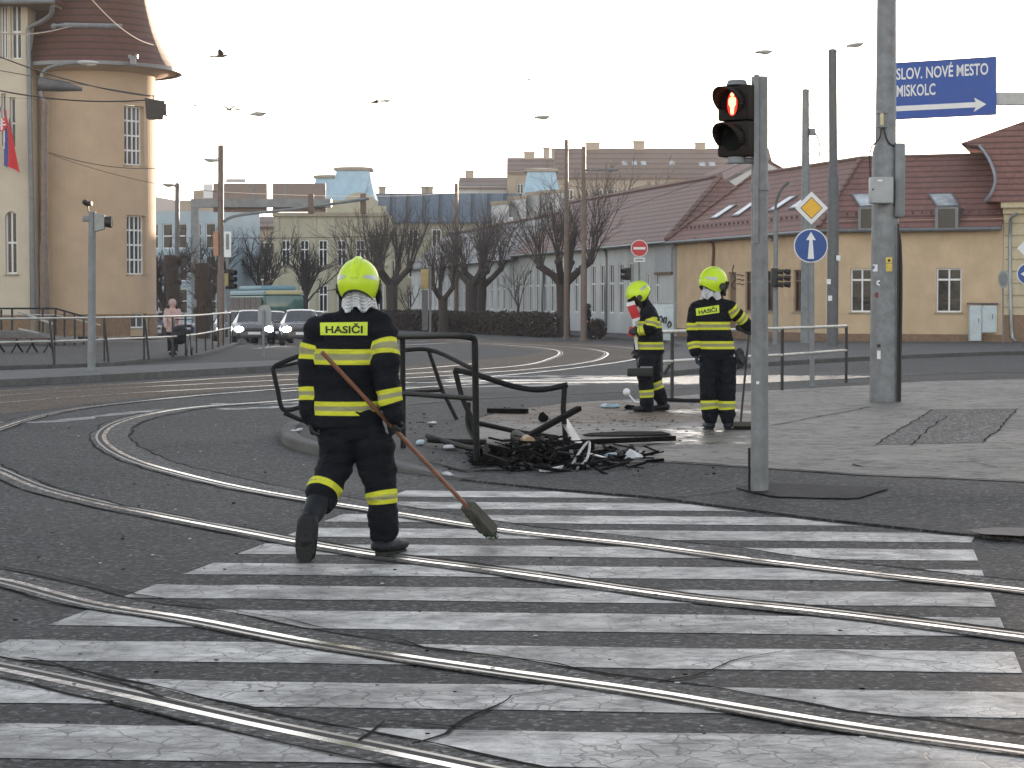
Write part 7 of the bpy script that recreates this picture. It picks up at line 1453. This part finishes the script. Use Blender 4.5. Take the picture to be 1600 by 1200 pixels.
mb=MB(); mb.tube([b+Vector((-.25,.5,1.0)),b+Vector((.25,.5,1.0)),b+Vector((.22,.2,.6)),b+Vector((.2,-.35,.15))],.014,6); mb.tube([b+Vector((-.25,.5,1.0)),b+Vector((-.22,.2,.6)),b+Vector((-.2,-.35,.15))],.014,6); mb.tube([b+Vector((-.22,.2,.6)),b+Vector((-.22,.35,.12))],.014,6); mb.tube([b+Vector((.22,.2,.6)),b+Vector((.22,.35,.12))],.014,6); mb.build('frame',DKMET,T)
for x,y in ((-.2,-.35),(.2,-.35),(-.24,.36),(.24,.36)): mb=MB(); mb.lathe([(.05,-.02),(.11,-.025),(.115,0),(.11,.025),(.05,.02)],b+Vector((x,y,.115)),14,M=Matrix.Rotation(PI/2,4,'Y')); mb.build('wheel',TYRE,T)
# ================================================================== burnt railing and debris
CHAR=M('charred steel',(.009,.0088,.009),.6,0,var=.6,scale=14,bump=.5,dirt=.3,spec=.22); CHW=M('charred wood and plastic',(.005,.0049,.0048),.9,var=.7,scale=20,bump=.8,spec=.12); ASH=M('grey ash',(.10,.10,.10),.95,var=.5,bump=.6); SCRW=M('scorched white plastic',(.50,.52,.54),.5,var=.25,dirt=.4); SCRB=M('pale blue scrap',(.32,.45,.52),.5,var=.2,dirt=.3); MUDM=M('mud clods',(.12,.09,.06),.95,var=.4,bump=.7); METS=M('bent scorched metal',(.22,.215,.21),.4,.6,var=.4,dirt=.6)
def zI(p,dz=0): return Vector((p.x,p.y,iz(p.x,p.y)+dz))
def bent(name,label,tubes,base,cat='railing'):
    T=thing(name,label,cat,base)
    for nm,pts,r in tubes: mb=MB(); mb.tube(pts,r,10); mb.build(nm,CHAR,T)
    return T
g1=GI(745,727); d1=g1.y; g0=GI(630,700); d0=g0.y
TL=P(622,526,d0); TRn=P(734,527,d1); TR2=P(742,540,d1)
bent('burnt_railing','upright burnt black railing frame with rounded corner and a middle bar beside the nearest firefighter',[
  ('top_rail',spline([TL,TRn,P(741,530,d1),TR2],6),.031),('post',[TR2,g1],.033),('post',[P(629,527,d0),g0],.029),('middle_rail',[P(622,614,d0),P(745,623,d1)],.026)],zI(g1))
dl=d0+.9; a0=GI(714,656); dm=a0.y
bent('burnt_railing','burnt black railing panel leaning behind the upright frame, top bar sloping down',[
  ('top_rail',spline([P(632,547,dm+.1),P(668,546,dm),P(740,577,dm-.9)],5),.028),('post',[P(669,546,dm),P(692,612,dm),zI(a0)],.026),('middle_rail',[P(628,613,dm+.2),P(688,610,dm)],.02)],zI(a0))
b0=GI(884,690); db=b0.y; c0=GI(752,690); dc=c0.y
bent('burnt_railing','crushed burnt railing panel with sagging bars in the middle above the debris pile',[
  ('top_rail',spline([P(711,578,dc),P(740,584,dc-.1),P(800,603,(dc+db)/2),P(838,609,db),P(860,607,db),P(887,601,db)],6),.031),('post',[P(882,602,db),P(880,640,db),zI(b0)],.030),('post',spline([P(711,578,dc),P(722,620,dc),P(738,658,dc-.1),P(745,690,dc-.4),P(758,712,dc-.8)],5),.03),('middle_rail',[P(742,660,dc-.3),P(810,675,db+.1),P(872,684,db)],.027),('bent_strut',spline([P(732,630,dc),P(731,662,dc-.1),P(744,690,dc-.4)],5),.028)],zI(b0))
e0=GI(480,664); de=e0.y
bent('burnt_railing','bent burnt railing end sticking out left of the nearest firefighter',[
  ('top_rail',spline([P(480,552,de),P(452,562,de),P(428,574,de),P(427,580,de)],5),.03),('post',spline([P(427,578,de),P(434,610,de),P(443,640,de),P(462,638,de),P(482,630,de)],5),.029),('lower_bar',[P(444,645,de),P(470,656,de),P(560,676,de+.1)],.03),('middle_rail',[P(432,574,de),P(490,562,de)],.02),('post',[P(540,560,de),zI(GI(542,680))],.028)],zI(e0))
def bar(label,p,q,r,mt,name='charred_bar',cat='charred bar',box_=None,group='charred bars in the debris'):
    mb=MB(); p=Vector(p);q=Vector(q)
    if box_: mb.beam(p,q,box_[0],box_[1])
    else: mb.tube([p,p.lerp(q,.5)+Vector((0,0,-.01)),q],r,9)
    return mb.build(name,mt,org=p,label=label,cat=cat,group=group,smooth=not box_)
def gI(px,py,h=.03): q=GI(px,py); q.z+=h; return q
bar('long charred bar slanting up across the debris pile, highest of the bars',gI(800,700,.03),gI(905,690,.36)+Vector((0,0,0)),.03,CHW,box_=(.06,.05))
bar('long charred bar lying flat to the right of the debris pile',gI(905,700,.06),gI(1053,692,.05),.03,CHW,box_=(.07,.05))
bar('charred bar lying far back near the sandy patch',gI(763,646,.04),gI(824,647,.04),.04,CHW,box_=(.12,.06))
bar('charred pipe lying along the front of the left debris frame',gI(668,696,.1),gI(750,712,.05),.03,CHAR); bar('charred pipe behind the left debris frame',gI(668,699,.08),gI(760,700,.06),.03,CHAR)
bar('dark bar lying by the boots of the firefighter facing left',gI(1040,628,.04),gI(1100,630,.04),.03,CHAR)
bar('pale bent metal strip leaning down the right of the debris',gI(880,686,.22),gI(912,712,.03),.03,METS,'metal_strip','metal strip',(.09,.015)); bar('pale metal strip lying flat in front of the debris',gI(872,712,.1),gI(945,722,.04),.03,METS,'metal_strip','metal strip',(.06,.012))
p=gI(806,700,.13);q=gI(828,709,.11); mb=MB(); mb.tube([p,p.lerp(q,.72)],.06,14); mb.build('charred_canister',CHAR,org=p,label='charred cylinder with a pale burnt end on top of the debris pile',cat='canister'); 
mb=MB(); mb.tube([p.lerp(q,.73),q],.062,14); mb.build('canister_end',M('tan scorched metal',(.34,.24,.14),.6,dirt=.5),bpy.data.objects['charred_canister'],org=None)
T=thing('burnt_crate','flat charred frame of bars in the front of the debris pile','frame',gI(790,728,0)); 
for nm,a,c in (('bar',(760,712),(812,716)),('bar',(812,716),(845,730)),('bar',(757,728),(800,735)),('bar',(760,712),(757,730))): mb=MB(); mb.beam(gI(*a,.1),gI(*c,.06),.045,.04); mb.build(nm,CHW,T,smooth=False)
T=thing('bent_hoop','thin pale bent metal hoop at the front of the debris','hoop',gI(920,728,0)); mb=MB(); mb.tube(spline([gI(893,733,.02),gI(905,724,.1),gI(920,716,.16),gI(917,727,.06),gI(902,736,.02)],6),.014,7); mb.build('hoop',METS,T)
def crumple(name,label,px,py,sx,sz,mt,seed,cat='scrap',group=None,h=.0):
    r=random.Random(seed); c=gI(px,py,h); vs=[];n=9;m_=5
    mb=MB(); M_=Matrix.Rotation(r.uniform(0,3),4,'Z')@Matrix.Diagonal((sx,sx*r.uniform(.3,.6),sz,1)); prof=[(math.sin(PI*i/m_)+1e-4,-math.cos(PI*i/m_)*.8+.8) for i in range(m_+1)]; mb.lathe(prof,(0,0,0),n,M=M_,cap=False)
    mb.v=[tuple(Vector(v)*(1+.9*noise.noise(Vector(v)*9/max(sx,.02)*.12+Vector((seed,0,0))))+c) for v in mb.v]
    return mb.build(name,mt,org=c,label=label,cat=cat,group=group,angle=25)
crumple('white_scrap','white crumpled scrap in front of the debris pile',857,738,.11,.04,SCRW,1); crumple('white_scrap','white crumpled scrap at the right end of the debris',985,719,.12,.05,SCRW,2); crumple('white_scrap','white crumpled scrap inside the left debris frame',706,703,.11,.035,SCRW,3); crumple('blue_scrap','pale blue scrap near the back of the debris right of the strip',950,716,.1,.04,SCRB,4); crumple('blue_scrap','pale blue bag scrap beside the broom handle of the nearest firefighter',655,696,.09,.03,SCRB,5)
crumple('white_scrap','small white scrap on the road beside the broom handle',702,744,.06,.02,SCRW,6); crumple('white_scrap','white scrap with a dark end lying behind the upright frame',675,663,.12,.03,SCRW,7); crumple('white_scrap','small white scrap on the kerb nose left of the nearest firefighter',462,675,.08,.03,SCRW,8); crumple('blue_scrap','pale blue and black wreck piece by the boots of the firefighter facing left',956,637,.28,.03,SCRB,9); crumple('charred_lump','charred lump between the blue piece and the boots facing left',985,640,.2,.035,CHW,10); mb=MB(); q=gI(979,634,.2); mb.ball(q,.055,12); mb.tube([q,q+Vector((.12,0,-.14)),q+Vector((.3,0,-.17))],.015,6); mb.build('lamp_wreck',SIGNW,org=q,label='small white round wreck lamp near the blue wreck piece',cat='lamp'); crumple('charred_lump','charred lump lying on the sandy patch behind the crushed railing',849,660,.09,.07,CHW,13); crumple('charred_lump','charred strip on the sand right of the crushed railing',975,681,.55,.02,CHW,14)
# the heap itself: countless burnt fragments
r=random.Random(12); mb=MB()
def frag(px,py,h,L,w,m):
    c=gI(px,py,h); a=r.uniform(0,2*PI); d=Vector((math.cos(a),math.sin(a),r.uniform(-.25,.35))).normalized(); mb.beam(c-d*L/2,c+d*L/2,w,w*r.uniform(.3,1),m)
for k in range(700):
    t=r.gauss(0,1); px=862+t*62; py=716+r.gauss(0,9)+ (abs(t)>1.2)*r.uniform(-4,4)
    if py<690 or py>742 or px<735 or px>1040: continue
    hh=max(.0,.15*math.exp(-((px-850)/70)**2)*(1-((py-714)/26)**2)); frag(px,py,r.uniform(0,1)**1.3*hh+.015,r.uniform(.03,.42),r.uniform(.008,.035),r.choice([0,0,0,0,0,0,0,2,0,1]) if r.random()<.8 else 0)
mb.build('burnt_debris',[CHW,ASH,CHAR,METS],org=gI(860,715,0),smooth=False,kind='stuff',label='heap of black burnt fragments below the crushed railing',cat='debris')
mb=MB()
for k in range(420):
    px=r.gauss(930,110);py=r.gauss(655,14)
    if py<632 or py>690: continue
    c=gI(px,py,0); s=r.uniform(.006,.028); mb.ball(c+Vector((0,0,s*.1)),s,6,r.choice([0,0,1]),(1,r.uniform(.5,1),.5))
for k in range(110):
    px=r.uniform(640,1130);py=r.uniform(640,750); c=gI(px,py,.004); s=r.uniform(.005,.017); mb.ball(c,s,5,r.choice([0,1,1,2]),(1.3,.8,.5))
mb.build('scattered_grit',[MUDM,CHW,ASH],org=gI(950,655,0),kind='stuff',label='mud clods and burnt crumbs strewn over the pavement',cat='debris',smooth=False)
mb=MB()
for k in range(70):
    px=r.uniform(20,560);py=r.uniform(655,900); c=G(px,py); s=r.uniform(.004,.012); mb.ball(c+Vector((0,0,.006)),s,5,r.choice([0,0,1,2]),(1.4,1,.5))
for k in range(60):
    px=r.uniform(0,1600);py=r.uniform(860,1190); c=G(px,py); s=r.uniform(.004,.01); mb.ball(c+Vector((0,0,.010)),s,5,r.choice([0,1,1]),(1.6,.8,.4))
mb.build('road_litter',[SCRW,CHW,MUDM],org=G(300,750),kind='stuff',label='tiny litter and crumbs strewn over the road',cat='litter',smooth=False)

# thin morning haze over the whole place
hb=MB(); hb.box(-830,-70,-2,830,1000,44)
hm,nt,b=nodes('thin morning haze'); nt.nodes.remove(b); pv_=nt.nodes.new('ShaderNodeVolumePrincipled'); pv_.inputs['Color'].default_value=(.93,.93,.95,1); pv_.inputs['Density'].default_value=.0003; pv_.inputs['Anisotropy'].default_value=.0
nt.links.new(pv_.outputs[0],[n for n in nt.nodes if n.type=='OUTPUT_MATERIAL'][0].inputs['Volume'])
hb.build('haze',hm,smooth=False,kind='stuff')
